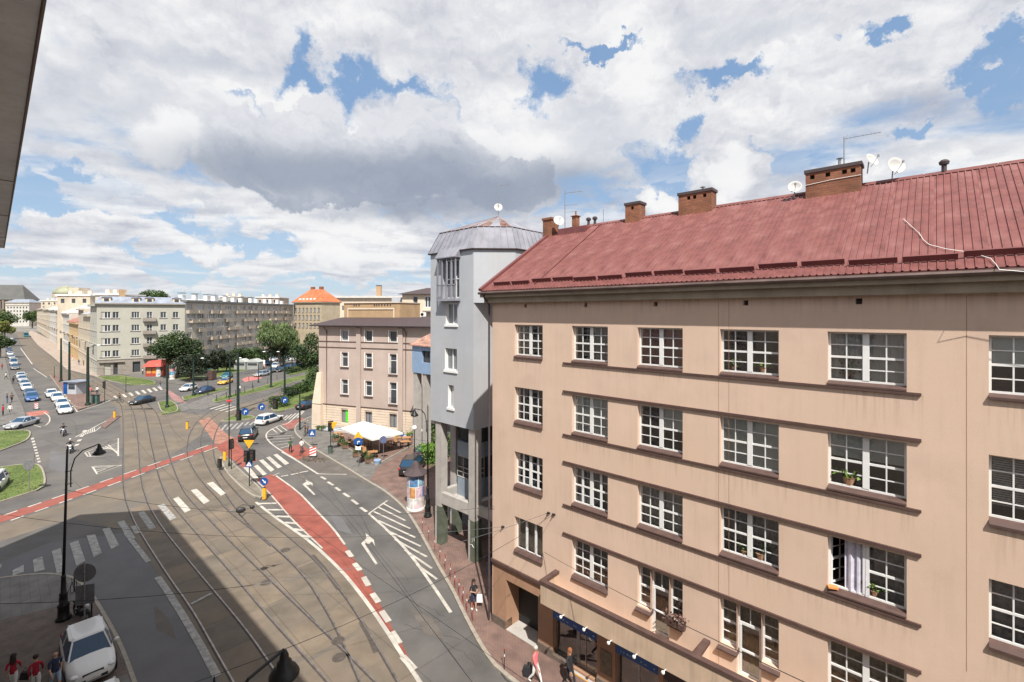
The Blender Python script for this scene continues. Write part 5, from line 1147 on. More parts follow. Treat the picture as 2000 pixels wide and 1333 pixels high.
# ---- the long apartment block with white glazed balconies
B0 = Vector((-96.9, 138, 0)); C0 = Vector((-100.0, 213, 0)); rz_, L_ = frame(B0, C0)
M['apt'] = mat('grey_brown_render', (.50, .455, .40), .9, .10, .5, .2, 20, streak=.35); M['balc'] = mat('balcony_parapet', (.44, .37, .30), .9, .12, .7, streak=.35)
LA = thing('long_apartment_block', 'long grey-brown apartment block with rows of white balcony windows', 'apartment building', tuple(B0), rz_)
hs = []; rnd = random.Random(5)
cols = [1.0 + i * 4.95 for i in range(15)]
for r in range(6):
    for i, cx in enumerate(cols):
        w = rnd.choice((3.2, 2.2, 3.8, 2.2, 3.2)); cz = 3.9 + r * 2.82; hs.append((cx, cx + w, cz, cz + 1.75, r, i))
block(LA, L_, 14, 20.3, M['apt'], [h[:4] for h in hs], .25)
for a, b, c, d, r, i in hs: add_window(LA, a, c, round(b - a, 2), 1.75, rnd.choice(('6', '4', '6', '3')), .2, None, rnd.random() < .35)
for r in range(6):
    for i in range(15):
        if rnd.random() < .72: x = cols[i] + rnd.choice((-.4, 1.2)); w = rnd.choice((3.6, 4.4, 2.9)); x2 = min(x + w, L_); z = 2.75 + r * 2.82; obj('balcony', MB().box(x, x2, -.95 - .01 * (i % 3), -.8, z, z + 1.0).box(x, x2, -.8, -.001, z, z + .14).box(x, x + .08, -.8, -.001, z + .15, z + .99).box(x2 - .08, x2, -.8, -.001, z + .15, z + .99), M['balc'], LA)
obj('roof_edge', MB().box(-.4, L_ + .4, -.8, 14.4, 20.31, 20.9), mat('roof_felt', (.17, .175, .18), .9, .1, 1), LA)
for i in range(13): x = 3 + i * 5.6 + rnd.uniform(-1, 1); c = obj('chimney', MB().box(x, x + rnd.uniform(1.2, 2.2), 2.5, 3.6, 20.9, 22.6 + rnd.uniform(-.3, .4)), M['white'], LA); obj('cap', MB().box(x - .2, x + 1.6, 2.3, 3.8, 23.01, 23.15), M['slate'], c)
for i in range(9): x = 5 + i * 8; p = B0 + Vector((math.cos(rz_), math.sin(rz_), 0)) * x + Vector((-2.5, 0, 0)); yagi((p.x - 1, p.y, 20.9), 3.4, .3 * i, 1.2, ('thin rooftop antenna on the long block, number %d from the left' % (i + 1)).replace('number 1 ', 'first ').replace('number 2 ', 'second ').replace('number 3 ', 'third ').replace('number 4 ', 'fourth ').replace('number 5 ', 'fifth ').replace('number 6 ', 'sixth ').replace('number 7 ', 'seventh ').replace('number 8 ', 'eighth ').replace('number 9 ', 'ninth '), 'antennas on the long apartment block', n=5)
# ---- grey corner apartment house
A0 = Vector((-112.1, 125.8, 0)); rz_, L_ = frame(A0, B0); SD = Vector((-.729, .684, 0))
M['apt2'] = mat('pale_grey_green_render', (.40, .39, .34), .92, .045, .4, .2, 20, streak=.18); M['apt2b'] = mat('grey_stone_base', (.27, .24, .21), .9, .08, 1, streak=.2)
CA = thing('grey_corner_apartments', 'pale grey corner apartment house with a blue-grey mansard roof and dormers', 'apartment building', tuple(A0), rz_)
def xof(px):   # where a photograph column meets this facade
    k = (px - 1000) / F; d = (B0 - A0).normalized(); return (k * A0.y - A0.x) / (d.x - k * d.y)
hs = []; spec = ((206.8, '3', 2.0), (226, '2', 1.3), (264.6, '3', 1.7), (292, '2B', 1.2), (319, '2', 1.3), (343, '2', 1.3))
for r, z in enumerate((5.0, 8.4, 12.0, 15.6)):
    for px, ty, w in spec: x = xof(px); h = 1.75 if 'B' not in ty else 2.5; hs.append((x - w / 2, x + w / 2, z - (.7 if 'B' in ty else 0), z + 1.75, ty))
dg = [(xof(204) - .1, xof(216), .12, 3.3, 'd'), (xof(221), xof(230), .12, 3.3, 'd'), (xof(259), xof(274), .4, 3.4, 'd')]
mb = MB(); mb.wall(0, L_, 4.25, 19.4, [h[:4] for h in hs], 0, .2); mb.quad((L_, 0, 0), (L_, 14, 0), (L_, 14, 19.4), (L_, 0, 19.4)); obj('wall', mb, M['apt2'], CA)
obj('ground_floor_wall', MB().wall(0, L_, 0, 4.24, [h[:4] for h in dg], .0, .5), M['apt2b'], CA)
for a, b, c, d, ty in hs:
    o = add_window(CA, a, c, round(b - a, 2), round(d - c, 2), ty, .15, None, False)
    if 'B' not in ty: obj('sill', MB().box(-.3, b - a + .3, -.25, -.16, -.16, -.05), M['slate'], o)
    else:
        obj('balcony', MB().box(-.9, 2.1, -1.1, -.16, -.25, -.08).box(-.9, 2.1, -1.1, -1.03, -.07, .75).box(-.9, -.83, -1.02, -.16, -.07, .75).box(2.03, 2.1, -1.02, -.16, -.07, .75), M['apt2b'], o)
for a, b, c, d, ty in dg: obj('shop_opening', MB().quad((a, .5, c), (b, .5, c), (b, .5, d), (a, .5, d)), M['glass_far'], CA)
obj('awning_ledge', MB().box(xof(193), xof(243), -.5, -.001, 3.5, 3.65), M['apt2b'], CA)
obj('string_course', MB().box(0, L_, -.12, -.001, 4.2, 4.3), M['apt2b'], CA)
obj('eaves', MB().box(-.5, L_ + .2, -.6, 14, 19.41, 19.75), M['apt2b'], CA)
M['zinc_blue'] = mat('blue_grey_zinc', (.25, .28, .34), .6, .15, .6, spec=.3)
obj('roof', MB().hexa([(-.4, -.5, 19.76), (L_ + .2, -.5, 19.76), (L_ + .2, 14, 19.76), (-.4, 14, 19.76)], [(.6, 1.1, 21.6), (L_, 1.1, 21.6), (L_, 12, 21.9), (.6, 12, 21.9)]), M['zinc_blue'], CA)
for px in (208, 266, 292, 345): x = xof(px); d_ = obj('dormer', MB().box(x - .9, x + .9, -.1, 2.4, 19.8, 21.3), M['cream'], CA); obj('dormer_window', MB().box(x - .5, x + .5, -.14, -.101, 20.1, 21.0), M['glass_far'], d_); obj('dormer_roof', MB().hexa([(x - 1.1, -.3, 21.31), (x + 1.1, -.3, 21.31), (x + 1.1, 2.6, 21.31), (x - 1.1, 2.6, 21.31)], [(x - .1, -.3, 21.8), (x + .1, -.3, 21.8), (x + .1, 2.6, 21.8), (x - .1, 2.6, 21.8)]), M['zinc_blue'], d_)
# its narrow side on the street, and the row along the street
def row(t0, t1, H, m, label, roof='flat', wcols=None, rows=4, single=False, rm=None, name='street_house', D=14, wz=3.0, fl=3.6, trim=None, cat='house', group='houses along the far street'):
    o0 = A0 + SD * t1; L = t1 - t0; rz = math.atan2(-SD.y, -SD.x)
    b = thing(name, label, cat, tuple(o0), rz, group)
    n = wcols or max(2, int(L / 3.4)); w = 1.3; hs = []
    for r in range(rows):
        for i in range(n): cx = L * (i + .5) / n; z = 5 + r * fl if rows > 1 else 5; hs.append((cx - w / 2, cx + w / 2, z, z + 1.9))
    hs = [h for h in hs if h[3] < H - .5]
    gl = [(L * (i + .2) / n, L * (i + .8) / n, .2, 3.2) for i in range(n)]
    block(b, L, D, H, m, hs + gl, .25)
    if single:
        for a, b_, c, d in hs: add_window(b, a, c, round(w, 2), 1.9, '2', .2)
    else:
        mb = MB(); fr_ = MB()
        for a, b_, c, d in hs:
            mb.quad((a, .2, c), (b_, .2, c), (b_, .2, d), (a, .2, d)); fr_.box(a, a + .1, .1, .2, c, d).box(b_ - .1, b_, .1, .2, c, d).box((a + b_) / 2 - .05, (a + b_) / 2 + .05, .1, .19, c, d).box(a - .15, b_ + .15, -.12, -.001, c - .2, c - .02)
        tag(obj('window_glazing', mb, M['glass_far'], b), kind='stuff'); tag(obj('window_frames', fr_, M['white_frame'], b), kind='stuff')
    mb = MB()
    for a, b_, c, d in gl: mb.quad((a, .25, c), (b_, .25, c), (b_, .25, d), (a, .25, d))
    obj('shop_windows', mb, M['glass_far'], b); b_ = b
    obj('cornice', MB().box(-.1, L + .1, -.7, .0, H - .5, H + .1).box(0, L, -.15, -.001, 4.0, 4.25), trim or m, b)
    for z in (8.4, 12): obj('string_course', MB().box(0, L, -.12, -.001, z, z + .15), trim or m, b)
    for i in range(max(1, n // 3)):
        x = L * (i * 3 + 1.5) / n
        if x < L - 1: obj('balcony', MB().box(x - 1.4, x + 1.4, -1.2, -.002, 8.1, 8.3).box(x - 1.4, x + 1.4, -1.2, -1.12, 8.31, 9.2), M['slate'] if i % 2 else (trim or m), b)
    if roof == 'pitch': obj('roof', MB().hexa([(-.1, -.8, H + .11), (L + .1, -.8, H + .11), (L + .1, D, H + .11), (-.1, D, H + .11)], [(-.1, D / 2 - .1, H + 3.6), (L + .1, D / 2 - .1, H + 3.6), (L + .1, D / 2 + .1, H + 3.6), (-.1, D / 2 + .1, H + 3.6)]), rm or M['white'], b)
    for i in range(max(1, int(L / 16))): x = 4 + i * 14; obj('chimney', MB().box(x, x + 1.8, D / 2 - 1, D / 2 + .2, H + 1.5, H + 4.6), M['cream'] if i % 2 else M['tan'], b)
    return b
M['hwhite'] = mat('white_render', (.50, .48, .44), .9, .08, .4, streak=.25); M['hyellow'] = mat('yellow_orange_render', (.50, .35, .18), .9, .08, .4, streak=.2); M['hcream'] = mat('warm_cream_render', (.49, .42, .33), .9, .08, .4, streak=.2); M['hpink'] = mat('pink_cream_render', (.48, .39, .32), .9, .08, .4, streak=.2)
row(0.0, 15.8, 19.4, M['apt2'], 'narrow grey street side of the corner apartment house with balconies', single=True, wcols=3, name='grey_side_wing', cat='house')
row(16, 35.8, 16.5, M['hcream'], 'cream street house next to the grey corner block', 'pitch', single=True, rm=mat('grey_tin', (.35, .36, .38), .7))
row(36, 53.8, 18.5, M['hcream'], 'cream street house right of the orange-yellow one', 'flat', single=True)
row(54, 94.8, 13.6, M['hyellow'], 'orange-yellow street house with a reddish brown roof', 'pitch', single=False, rm=mat('brown_red_tiles', (.33, .14, .10), .8, .2, 1), rows=3)
row(95, 137.8, 17.0, M['hwhite'], 'white street house left of the orange-yellow one', 'pitch')
row(138, 185.8, 18.5, M['hpink'], 'pinkish cream street house with a broad pale roof', 'pitch', rows=4)
row(186, 250.8, 19.0, M['hwhite'], 'long whitish street house with a long white roof', 'pitch', rows=4)
row(251, 348.8, 19.5, M['hcream'], 'far cream street house with small balconies', 'pitch', rows=4, rm=M['hcream'])
row(349, 514, 20.5, M['hcream'], 'farthest pale cream house of the street row', 'pitch', rows=4, rm=mat('dull_tin', (.4, .38, .35), .8))
# skyline behind the row
def skyblock(x0, px1, Y, ytop, D, m, label, name='background_house', rn=3, rm=None):
    X0 = (x0 - 1000) / F * Y; X1 = (px1 - 1000) / F * Y; H = ZAT(Y, ytop); b = thing(name, label, 'house', (X0, Y, 0), 0, 'pale houses on the skyline'); L = X1 - X0
    n = max(2, int(L / 4)); hs = [(L * (i + .3) / n, L * (i + .65) / n, H - 3.4 - 3.6 * r, H - 1.4 - 3.6 * r) for i in range(n) for r in range(rn)]
    block(b, L, D, H, m, hs, .3); mb = MB()
    for a, c, d, e in hs: mb.quad((a, .25, d), (c, .25, d), (c, .25, e), (a, .25, e))
    tag(obj('window_glazing', mb, M['glass_far'], b), kind='stuff'); obj('roof_edge', MB().box(-.5, L + .5, -.5, D + .5, H + .01, H + .6), rm or M['white'], b)
    for i in range(3): x = L * (.15 + .3 * i); obj('chimney', MB().box(x, x + 1.6, 3, 4.2, H + .61, H + 2.4), M['cream'], b)
    return b
skyblock(112, 176, 215, 578, 14, M['hcream'], 'cream house with a flat roof carrying the domed turret', rn=1)
skyblock(186, 236, 190, 577, 12, M['hwhite'], 'white rooftop storey behind the grey corner house')
skyblock(330, 420, 260, 587, 14, M['hwhite'], 'pale house behind the long block, left part of the skyline')
skyblock(430, 470, 300, 581, 14, M['hcream'], 'cream house showing above the middle of the long block')
skyblock(500, 545, 320, 582, 14, M['hpink'], 'pinkish house showing above the long block left of the orange roof')
skyblock(790, 830, 300, 590, 14, M['hcream'], 'cream house on the skyline behind the villa')
skyblock(80, 112, 420, 588, 20, M['hcream'], 'cream house on the skyline right of the far church')
skyblock(236, 330, 240, 588, 12, M['hwhite'], 'white house behind the dormers of the corner block')
dm = thing('domed_turret', 'greenish dome on a low turret above the white skyline house', 'dome', (-.956 * 222, 222, 24.4)); obj('drum', MB().lathe([(5.2, 0), (5.2, 1.6)], 20), M['hcream'], dm); obj('dome', MB().lathe([(5.0 * math.cos(a), 1.6 + 3.9 * math.sin(a)) for a in [i * .196 for i in range(8)]] + [(.3, 5.6), (.02, 6.2)], 20), mat('verdigris', (.28, .29, .2), .7, .15, .6), dm, True); obj('stair_block', MB().box(4, 8.5, -3, 3, 0, 4.6), M['hcream'], dm)
# church and end of the street
CH = thing('gothic_church', 'big dark roofed gothic church at the far left horizon', 'church', (-870, 760, 0), R(8))
chh = [(4 + i * 9, 8 + i * 9, 24, 36) for i in range(7)]; block(CH, 66, 26, 39, M['brick'] if 0 else mat('church_stone', (.30, .23, .19), .9, .15, .2), chh, 1.0)
for a, b, c, d in chh: obj('window', MB().quad((a, .9, c), (b, .9, c), (b, .9, d), (a, .9, d)), M['glass_far'], CH)
for i in range(8): obj('buttress', MB().box(.5 + i * 9, 2 + i * 9, -3, -.01, 0, 38), M['cornice'], CH)
obj('roof', MB().hexa([(-2, -2, 39.1), (68, -2, 39.1), (68, 28, 39.1), (-2, 28, 39.1)], [(-2, 12.5, 64), (53, 12.5, 64), (53, 13.5, 64), (-2, 13.5, 64)]), mat('dark_church_roof', (.10, .10, .095), .8, .1, .1), CH)
EB = thing('white_corner_palace', 'white five storey house closing the far end of the street', 'building', (-648, 596, 0), R(10))
ehs = [(2 + i * 3.4, 3.5 + i * 3.4, z, z + 2.2) for i in range(7) for z in (5, 9.5, 14, 18.5, 23)]; block(EB, 26, 20, 30, M['hwhite'], ehs, .4)
mb = MB()
for a, b, c, d in ehs: mb.quad((a, .35, c), (b, .35, c), (b, .35, d), (a, .35, d))
tag(obj('window_glazing', mb, M['glass_far'], EB), kind='stuff'); obj('cornice', MB().box(-.6, 26.6, -.8, 20.6, 30.01, 30.8).box(-.2, 26.2, -.5, -.01, 26.6, 27.1), M['cornice'], EB); obj('roof', MB().frust([(-.5, -.6), (26.5, -.6), (26.5, 20.5), (-.5, 20.5)], 30.81, [(5, 8), (21, 8), (21, 12), (5, 12)], 35), M['zinc_blue'], EB)
EC = thing('pale_end_house', 'pale cream house right of the white one at the far street end', 'building', (-622, 612, 0), R(4)); block(EC, 26, 16, 16, M['hcream'], [(3, 6, 4, 8), (10, 13, 4, 8), (17, 20, 4, 8)], .3); obj('roof', MB().frust([(-.5, -.5), (26.5, -.5), (26.5, 16.5), (-.5, 16.5)], 16.1, [(6, 7), (20, 7), (20, 9), (6, 9)], 19), M['tiles'], EC)
# ================================================================ trees and shrubs
M['bark'] = mat('bark', (.10, .075, .055), .95, .25, 4, .5, 20)
def leafmat(n, c, c2): return mat(n, c, .75, .35, .9, col2=c2, space='Object')
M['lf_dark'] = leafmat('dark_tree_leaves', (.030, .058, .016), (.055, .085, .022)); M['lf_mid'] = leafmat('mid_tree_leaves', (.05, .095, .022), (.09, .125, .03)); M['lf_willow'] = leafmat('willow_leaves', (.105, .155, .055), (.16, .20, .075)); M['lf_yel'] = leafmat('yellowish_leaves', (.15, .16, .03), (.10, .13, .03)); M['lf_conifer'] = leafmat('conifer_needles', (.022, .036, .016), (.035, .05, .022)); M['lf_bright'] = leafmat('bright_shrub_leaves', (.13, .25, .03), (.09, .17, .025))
def leaves(rnd, blobs, n, s, droop=0):
    mb = MB(); tot = sum(b[3] ** 2 for b in blobs)
    for (x, y, z, r, sq) in blobs:
        for _ in range(int(n * r * r / tot)):
            d = Vector((rnd.gauss(0, 1), rnd.gauss(0, 1), rnd.gauss(0, 1))).normalized() * r * (rnd.uniform(.35, 1.0) ** .5) * rnd.uniform(.82, 1.1); d.z *= sq
            p = Vector((x, y, z)) + d; a = Vector((rnd.uniform(-1, 1), rnd.uniform(-1, 1), rnd.uniform(-.6, .6))).normalized() * s * rnd.uniform(.5, 1.1); b = a.cross(Vector((rnd.uniform(-1, 1), rnd.uniform(-1, 1), rnd.uniform(-1, 1)))).normalized() * s * rnd.uniform(.3, .6)
            if droop: a = Vector((a.x * .4, a.y * .4, -abs(a.length) * droop)); 
            mb.quad(tuple(p - a), tuple(p + b), tuple(p + a), tuple(p - b))
    return mb
def tree(name, label, x, y, h, r, m='lf_dark', n=5000, s=.42, z0=.1, cz=None, sq=1.0, seed=1, nb=11, droop=0, group=None, cat='tree', trunk=None):
    rnd = random.Random(seed); t = thing(name, label, cat, (x, y, z0), 0, group); cz = cz or h - r * sq; mb = MB(); th = trunk or max(.8, cz - r * .3)
    mb.tube([(0, 0, 0), (.1, .05, th * .5), (0, .1, th), (.1, 0, cz + r * .3)], [r * .075, r * .06, r * .05, r * .02], 7)
    blobs = [(0, 0, cz, r * .62, sq)]
    for i in range(nb):
        a = i * 2.4 + rnd.uniform(-.4, .4); e = rnd.uniform(-.6, .95); rr = r * rnd.uniform(.30, .5); R_ = (r - rr * .75); q_ = (math.cos(a) * R_ * math.cos(e), math.sin(a) * R_ * math.cos(e), cz + math.sin(e) * R_ * sq)
        blobs.append((*q_, rr, .9)); mb.tube([(0, 0, th * .8), (q_[0] * .5, q_[1] * .5, (th * .8 + q_[2]) / 2), q_], [r * .03, r * .02, r * .006], 5)
    obj('trunk', mb, M['bark'], t); obj('crown', leaves(rnd, blobs, n, s, droop), M[m], t); return t
def shrub(name, label, pts, w, h, m='lf_dark', n=2500, s=.2, seed=3, group=None, cat='hedge', z0=.12):
    rnd = random.Random(seed); P = resample([G(*p) for p in pts], .7); t = thing(name, label, cat, (P[0].x, P[0].y, z0), 0, group); mb = MB(); st = MB()
    for i, p in enumerate(P):
        q_ = p - P[0]; st.tube([(q_.x, q_.y, 0), (q_.x, q_.y, h * .7)], .03, 4)
        hh = h * rnd.uniform(.85, 1.12)
        for _ in range(int(n / len(P))):
            v = Vector((q_.x + rnd.gauss(0, w * .27), q_.y + rnd.gauss(0, w * .27), hh * (1 - rnd.random() ** 1.6 * .95))); a = Vector([rnd.uniform(-1, 1) for _ in range(3)]).normalized() * s; b = Vector([rnd.uniform(-1, 1) for _ in range(3)]).normalized() * s * .6
            mb.quad(tuple(v - a), tuple(v + b), tuple(v + a), tuple(v - b))
    obj('stems', st, M['bark'], t); obj('foliage', mb, M[m], t); return t
def at(px, Y): return (px - 1000) / F * Y, Y
def gx(px, py): v = G(px, py); return v.x, v.y
tree('plane_tree', 'big dark green tree right of the red kiosk', *at(347, 122), 12.6, 6.0, 'lf_dark', 10000, .36, seed=11, cz=6.8, sq=.95)
tree('plane_tree', 'lower dark tree filling in behind the bus shelter', *at(372, 116), 7.0, 3.8, 'lf_conifer', 3500, .32, seed=4, cz=3.9)
for i, (px, h_, r_, lb) in enumerate(((392, 7.4, 2.2, 'dark conifer nearest the bus shelter'), (408, 6.2, 2.3, 'second dark conifer behind the bus shelter'), (425, 7.6, 2.4, 'third dark conifer, tallest of the row behind the shelter'), (442, 6.0, 2.3, 'dark conifer at the right end of the row, left of the sheds'))):
    tree('conifer', lb, *at(px, 128 + i * 2), h_, r_, 'lf_conifer', 2200, .3, seed=20 + i, cz=h_ * .5, sq=1.5, nb=7)
for i, (px, r_, lb) in enumerate(((462, 3.6, 'round dark tree behind the left barrel-roofed shed'), (483, 4.0, 'wide dark tree between the barrel-roofed sheds'), (506, 3.2, 'small dark tree left of the willow'))):
    tree('low_tree', lb, *at(px, 146 + i * 4), 6.4 - i * .3, r_, 'lf_mid' if i == 1 else 'lf_dark', 2500, .33, seed=40 + i, cz=3.2, sq=.85)
tree('willow_tree', 'large pale green willow in front of the long apartment block', *at(545, 146), 16.3, 6.2, 'lf_willow', 6500, .42, seed=7, cz=9.8, sq=1.02, nb=14, droop=1.1)
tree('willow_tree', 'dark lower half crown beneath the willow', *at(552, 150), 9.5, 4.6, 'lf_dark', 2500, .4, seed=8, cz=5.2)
tree('garden_tree', 'dark tree at the left corner of the pink house', *at(607, 108), 13.2, 4.4, 'lf_dark', 6000, .32, seed=9, cz=7.8, sq=1.25)
tree('garden_tree', 'lower dark bushy tree beside the pink house buttress', *at(614, 92), 6.8, 3.0, 'lf_mid', 3500, .26, seed=10, cz=3.7)
tree('roof_tree', 'bright green treetop showing above the grey corner block', *at(300, 236), 29, 6.9, 'lf_mid', 3500, .55, seed=12, cz=23.5, sq=.75)
tree('street_tree', 'green trees at the far end of the street left of the houses', *at(63, 520), 22.5, 8.5, 'lf_mid', 3000, .8, seed=13, cz=13)
tree('street_tree', 'big green tree at the left picture edge near the church', *at(4, 300), 22.6, 7.5, 'lf_mid', 4000, .55, seed=14, cz=13)
tree('street_tree', 'yellow-green tree at the left edge below the church', *at(9, 235), 14.8, 4.2, 'lf_yel', 3000, .42, seed=15, cz=9.5)
tree('street_tree', 'shaded dark tree over the parked cars at the far left edge', *at(0, 175), 9.5, 4.0, 'lf_dark', 3000, .4, seed=16, cz=6)
shrub('clipped_hedge', 'dark clipped hedge behind the dark parked car by the pink house', [(560, 778), (590, 768), (617, 760)], 1.7, 1.8, 'lf_dark', 5000, .17, 5)
shrub('round_bush', 'round dark bush at the tip of the hedge island', [(538, 797), (552, 795)], 2.2, 1.7, 'lf_mid', 2500, .15, 6, cat='bush')
shrub('clipped_hedge', 'low hedge between the parking rows near the pink house', [(562, 731), (600, 722), (614, 718)], 2.0, 1.5, 'lf_dark', 2500, .25, 7)
shrub('bright_bush', 'bright green bush between the tower and the black parked cars', [(838, 902), (846, 908)], 1.9, 1.9, 'lf_bright', 2600, .13, 8, cat='bush')
shrub('dark_bush', 'dark green bush behind the front left tower pillar', [(842, 872), (858, 885), (866, 898)], 1.9, 2.6, 'lf_mid', 3000, .17, 9, cat='bush')
shrub('corner_bush', 'small shrub at the foot of the pink house buttress', [(622, 842), (632, 843)], .8, .6, 'lf_mid', 600, .09, 10, cat='bush')
# ================================================================ vehicles
M['tyre'] = plain('tyre_rubber', (.018, .018, .02), .85); M['rim'] = plain('alloy_rim', (.38, .38, .40), .35, .7); M['car_glass'] = plain('car_glass', (.018, .055, .11), .04); M['hlamp'] = plain('headlamp', (.65, .68, .7), .15); M['tlamp'] = plain('tail_lamp', (.35, .012, .012), .25); M['trim'] = plain('black_trim', (.025, .025, .027), .55); M['plate'] = plain('number_plate', (.65, .65, .62), .5)  # blue of the reflected sky is put into the car glass colour
def paint(n, c, met=.0, r=.28):
    m = bpy.data.materials.new(n); m.use_nodes = True; b = m.node_tree.nodes['Principled BSDF']; b.inputs['Base Color'].default_value = (*c, 1); b.inputs['Metallic'].default_value = met; b.inputs['Roughness'].default_value = r; b.inputs['Coat Weight'].default_value = .6; b.inputs['Coat Roughness'].default_value = .06; return m
PT = {k: paint('paint_' + k, c, me_) for k, c, me_ in (('white', (.66, .66, .65), 0), ('silver', (.42, .43, .45), .35), ('grey', (.16, .17, .18), .3), ('black', (.014, .015, .017), 0), ('blue', (.03, .10, .26), .2), ('navy', (.02, .028, .10), .2), ('yellow', (.70, .36, .02), 0), ('red', (.35, .02, .02), 0), ('teal', (.03, .18, .20), .1), ('cream', (.5, .45, .33), 0), ('purple', (.06, .03, .06), .2))}
CT = {'hatch': dict(L=4.2, W=.89, H=1.48, g=(.98, -1.88), r=(.28, -1.45), bz=.93, bt=.98), 'saloon': dict(L=4.75, W=.91, H=1.43, g=(.95, -1.65), r=(.20, -1.0), bz=.90, bt=.98), 'estate': dict(L=4.7, W=.91, H=1.48, g=(1.0, -2.15), r=(.25, -1.8), bz=.92, bt=.95), 'suv': dict(L=4.5, W=.93, H=1.68, g=(1.05, -2.0), r=(.40, -1.65), bz=1.08, bt=1.08), 'van': dict(L=5.2, W=.99, H=2.2, g=(1.75, -2.5), r=(1.05, -2.45), bz=1.15, bt=1.2)}
_cd = {}
def car_data(kind):
    if kind in _cd: return _cd[kind]
    c = CT[kind]; h = c['L'] / 2; W = c['W']; bz = c['bz']; d = {}
    gf, gr = c['g']; st = [(h, .60, .50, .30), (h - .06, .66, .70, .24), (h - .22, .74, .86, .2), (h - .55, bz - .13, .97, .2), (h - .8, bz - .08, 1, .2), (gf + .1, bz - .01, 1, .2), (gf - .3, bz, 1, .19), (0, bz + .01, 1, .19), (gr + .5, c['bt'] - .01, 1, .19), (-h + .62, c['bt'], .99, .2), (-h + .28, c['bt'] - .02, .95, .22), (-h + .08, c['bt'] - .1, .86, .26), (-h, .68, .72, .34)]
    mb = MB(); n = None
    for (x, zt, wf, z0) in st:
        w = W * wf; sec = [(0, zt + .03), (w * .6, zt + .015), (w * .90, zt - .05), (w * .99, zt - .2), (w, (zt + z0) / 2), (w * .985, z0 + .12), (w * .88, z0), (0, z0)]
        ring = sec + [(-y, z) for y, z in sec[-2:0:-1]]; n = len(ring); mb.v += [(x, y, z) for y, z in ring]
    for i in range(len(st) - 1):
        for k in range(n): k2 = (k + 1) % n; mb.f.append((i * n + k, i * n + k2, (i + 1) * n + k2, (i + 1) * n + k)); mb.m.append(0)
    mb.f.append(tuple(range(n))[::-1]); mb.m.append(0); e = (len(st) - 1) * n; mb.f.append(tuple(e + k for k in range(n))); mb.m.append(0)
    # wheel arches as dark lips
    mb.k = 1
    wx = (h - .88, -h + .82)
    for x in wx:
        for s in (1, -1): mb.lathe([(.40, 0), (.37, .012), (.02, .012)], 16, (x, s * (W - .004), .33), Matrix.Rotation(R(-90 * s), 4, 'X'))
    mb.box(-h + .9, h - .95, -W * .97, W * .97, .15, .2); mb.box(h - .02, h + .012, -.5, .5, .33, .46)
    d['body'] = mb.mesh('body', [PT['white'], M['trim']], True)
    rf, rr = c['r']; gw, rw, H = W * .93, W * .72, c['H']; zb = bz - .02
    P0 = [(gf, -gw * .9), (gf - .35, -gw), (gr + .3, -gw), (gr, -gw * .88), (gr, gw * .88), (gr + .3, gw), (gf - .35, gw), (gf, gw * .9)]; P1 = [(rf, -rw * .86), (rf - .25, -rw), (rr + .25, -rw), (rr, -rw * .86), (rr, rw * .86), (rr + .25, rw), (rf - .25, rw), (rf, rw * .86)]
    P0, P1 = P0[::-1], P1[::-1]; zr = H - .05; g = MB().frust(P0, zb, P1, zr); d['glass'] = g.mesh('window_glass', M['car_glass'])
    r_ = MB().frust([(x * 1.0, y * 1.02) for x, y in P1], zr - .01, [(x * .9 + (rf + rr) * .05, y * .82) for x, y in P1], H)
    for (i, rad) in ((0, .035), (3, .04), (4, .04), (7, .035)): a, b = P0[i], P1[i]; r_.tube([(a[0], a[1] * 1.01, zb), (b[0], b[1] * 1.01, zr)], rad, 5)
    for s in (1, -1):
        xm = (rf + rr) / 2; r_.tube([(xm - .1, s * gw * 1.0, zb), (xm - .12, s * rw * 1.01, zr)], .03, 4); r_.tube([(rf - .25, s * rw, zr), (rr + .25, s * rw, zr)], .028, 4)
        if kind in ('suv', 'estate'): r_.tube([(rf - .2, s * rw * .9, H + .01), (rf - .35, s * rw * .9, H + .05), (rr + .35, s * rw * .9, H + .05), (rr + .2, s * rw * .9, H)], .018, 4)
        if kind == 'van': r_.box(rr + .3, xm - .2, s * (gw + rw) / 2 - .14, s * (gw + rw) / 2 + .14, zb, zr - .02)
    d['roof'] = r_.mesh('roof', PT['white'], False)
    d['tyre'] = MB().lathe([(.19, -.11), (.30, -.11), (.325, -.06), (.325, .06), (.30, .11), (.19, .11)], 18, (0, 0, 0), Matrix.Rotation(R(90), 4, 'X')).mesh('tyre', M['tyre'], True)
    rm = MB().lathe([(.20, .04), (.20, .112), (.03, .095), (.02, .1)], 12, (0, 0, 0), Matrix.Rotation(R(90), 4, 'X')); d['rim'] = rm.mesh('rim', M['rim'])
    rm = MB().lathe([(.20, -.04), (.20, -.112), (.03, -.095), (.02, -.1)], 12, (0, 0, 0), Matrix.Rotation(R(90), 4, 'X')); d['rim2'] = rm.mesh('rim', M['rim'])
    d['hl'] = MB().ball((0, 0, 0), .13, 8, (1.2, 1.3, .55)).mesh('headlight', M['hlamp'], True); d['tl'] = MB().ball((0, 0, 0), .13, 8, (.7, 1.1, .95)).mesh('tail_light', M['tlamp'], True)
    d['mir'] = MB().ball((0, 0, 0), .1, 8, (.8, 1.2, .8)).mesh('mirror', PT['white'], True); d['pl'] = MB().box(-.01, .01, -.26, .26, -.055, .055).mesh('number_plate', M['plate']); d['gr'] = MB().box(-.02, .02, -.36, .36, -.07, .07).mesh('grille', M['trim'])
    d['wx'] = wx; d['h'] = h; _cd[kind] = d; return d
def setm(o, m, i=0): o.material_slots[i].link = 'OBJECT'; o.material_slots[i].material = m
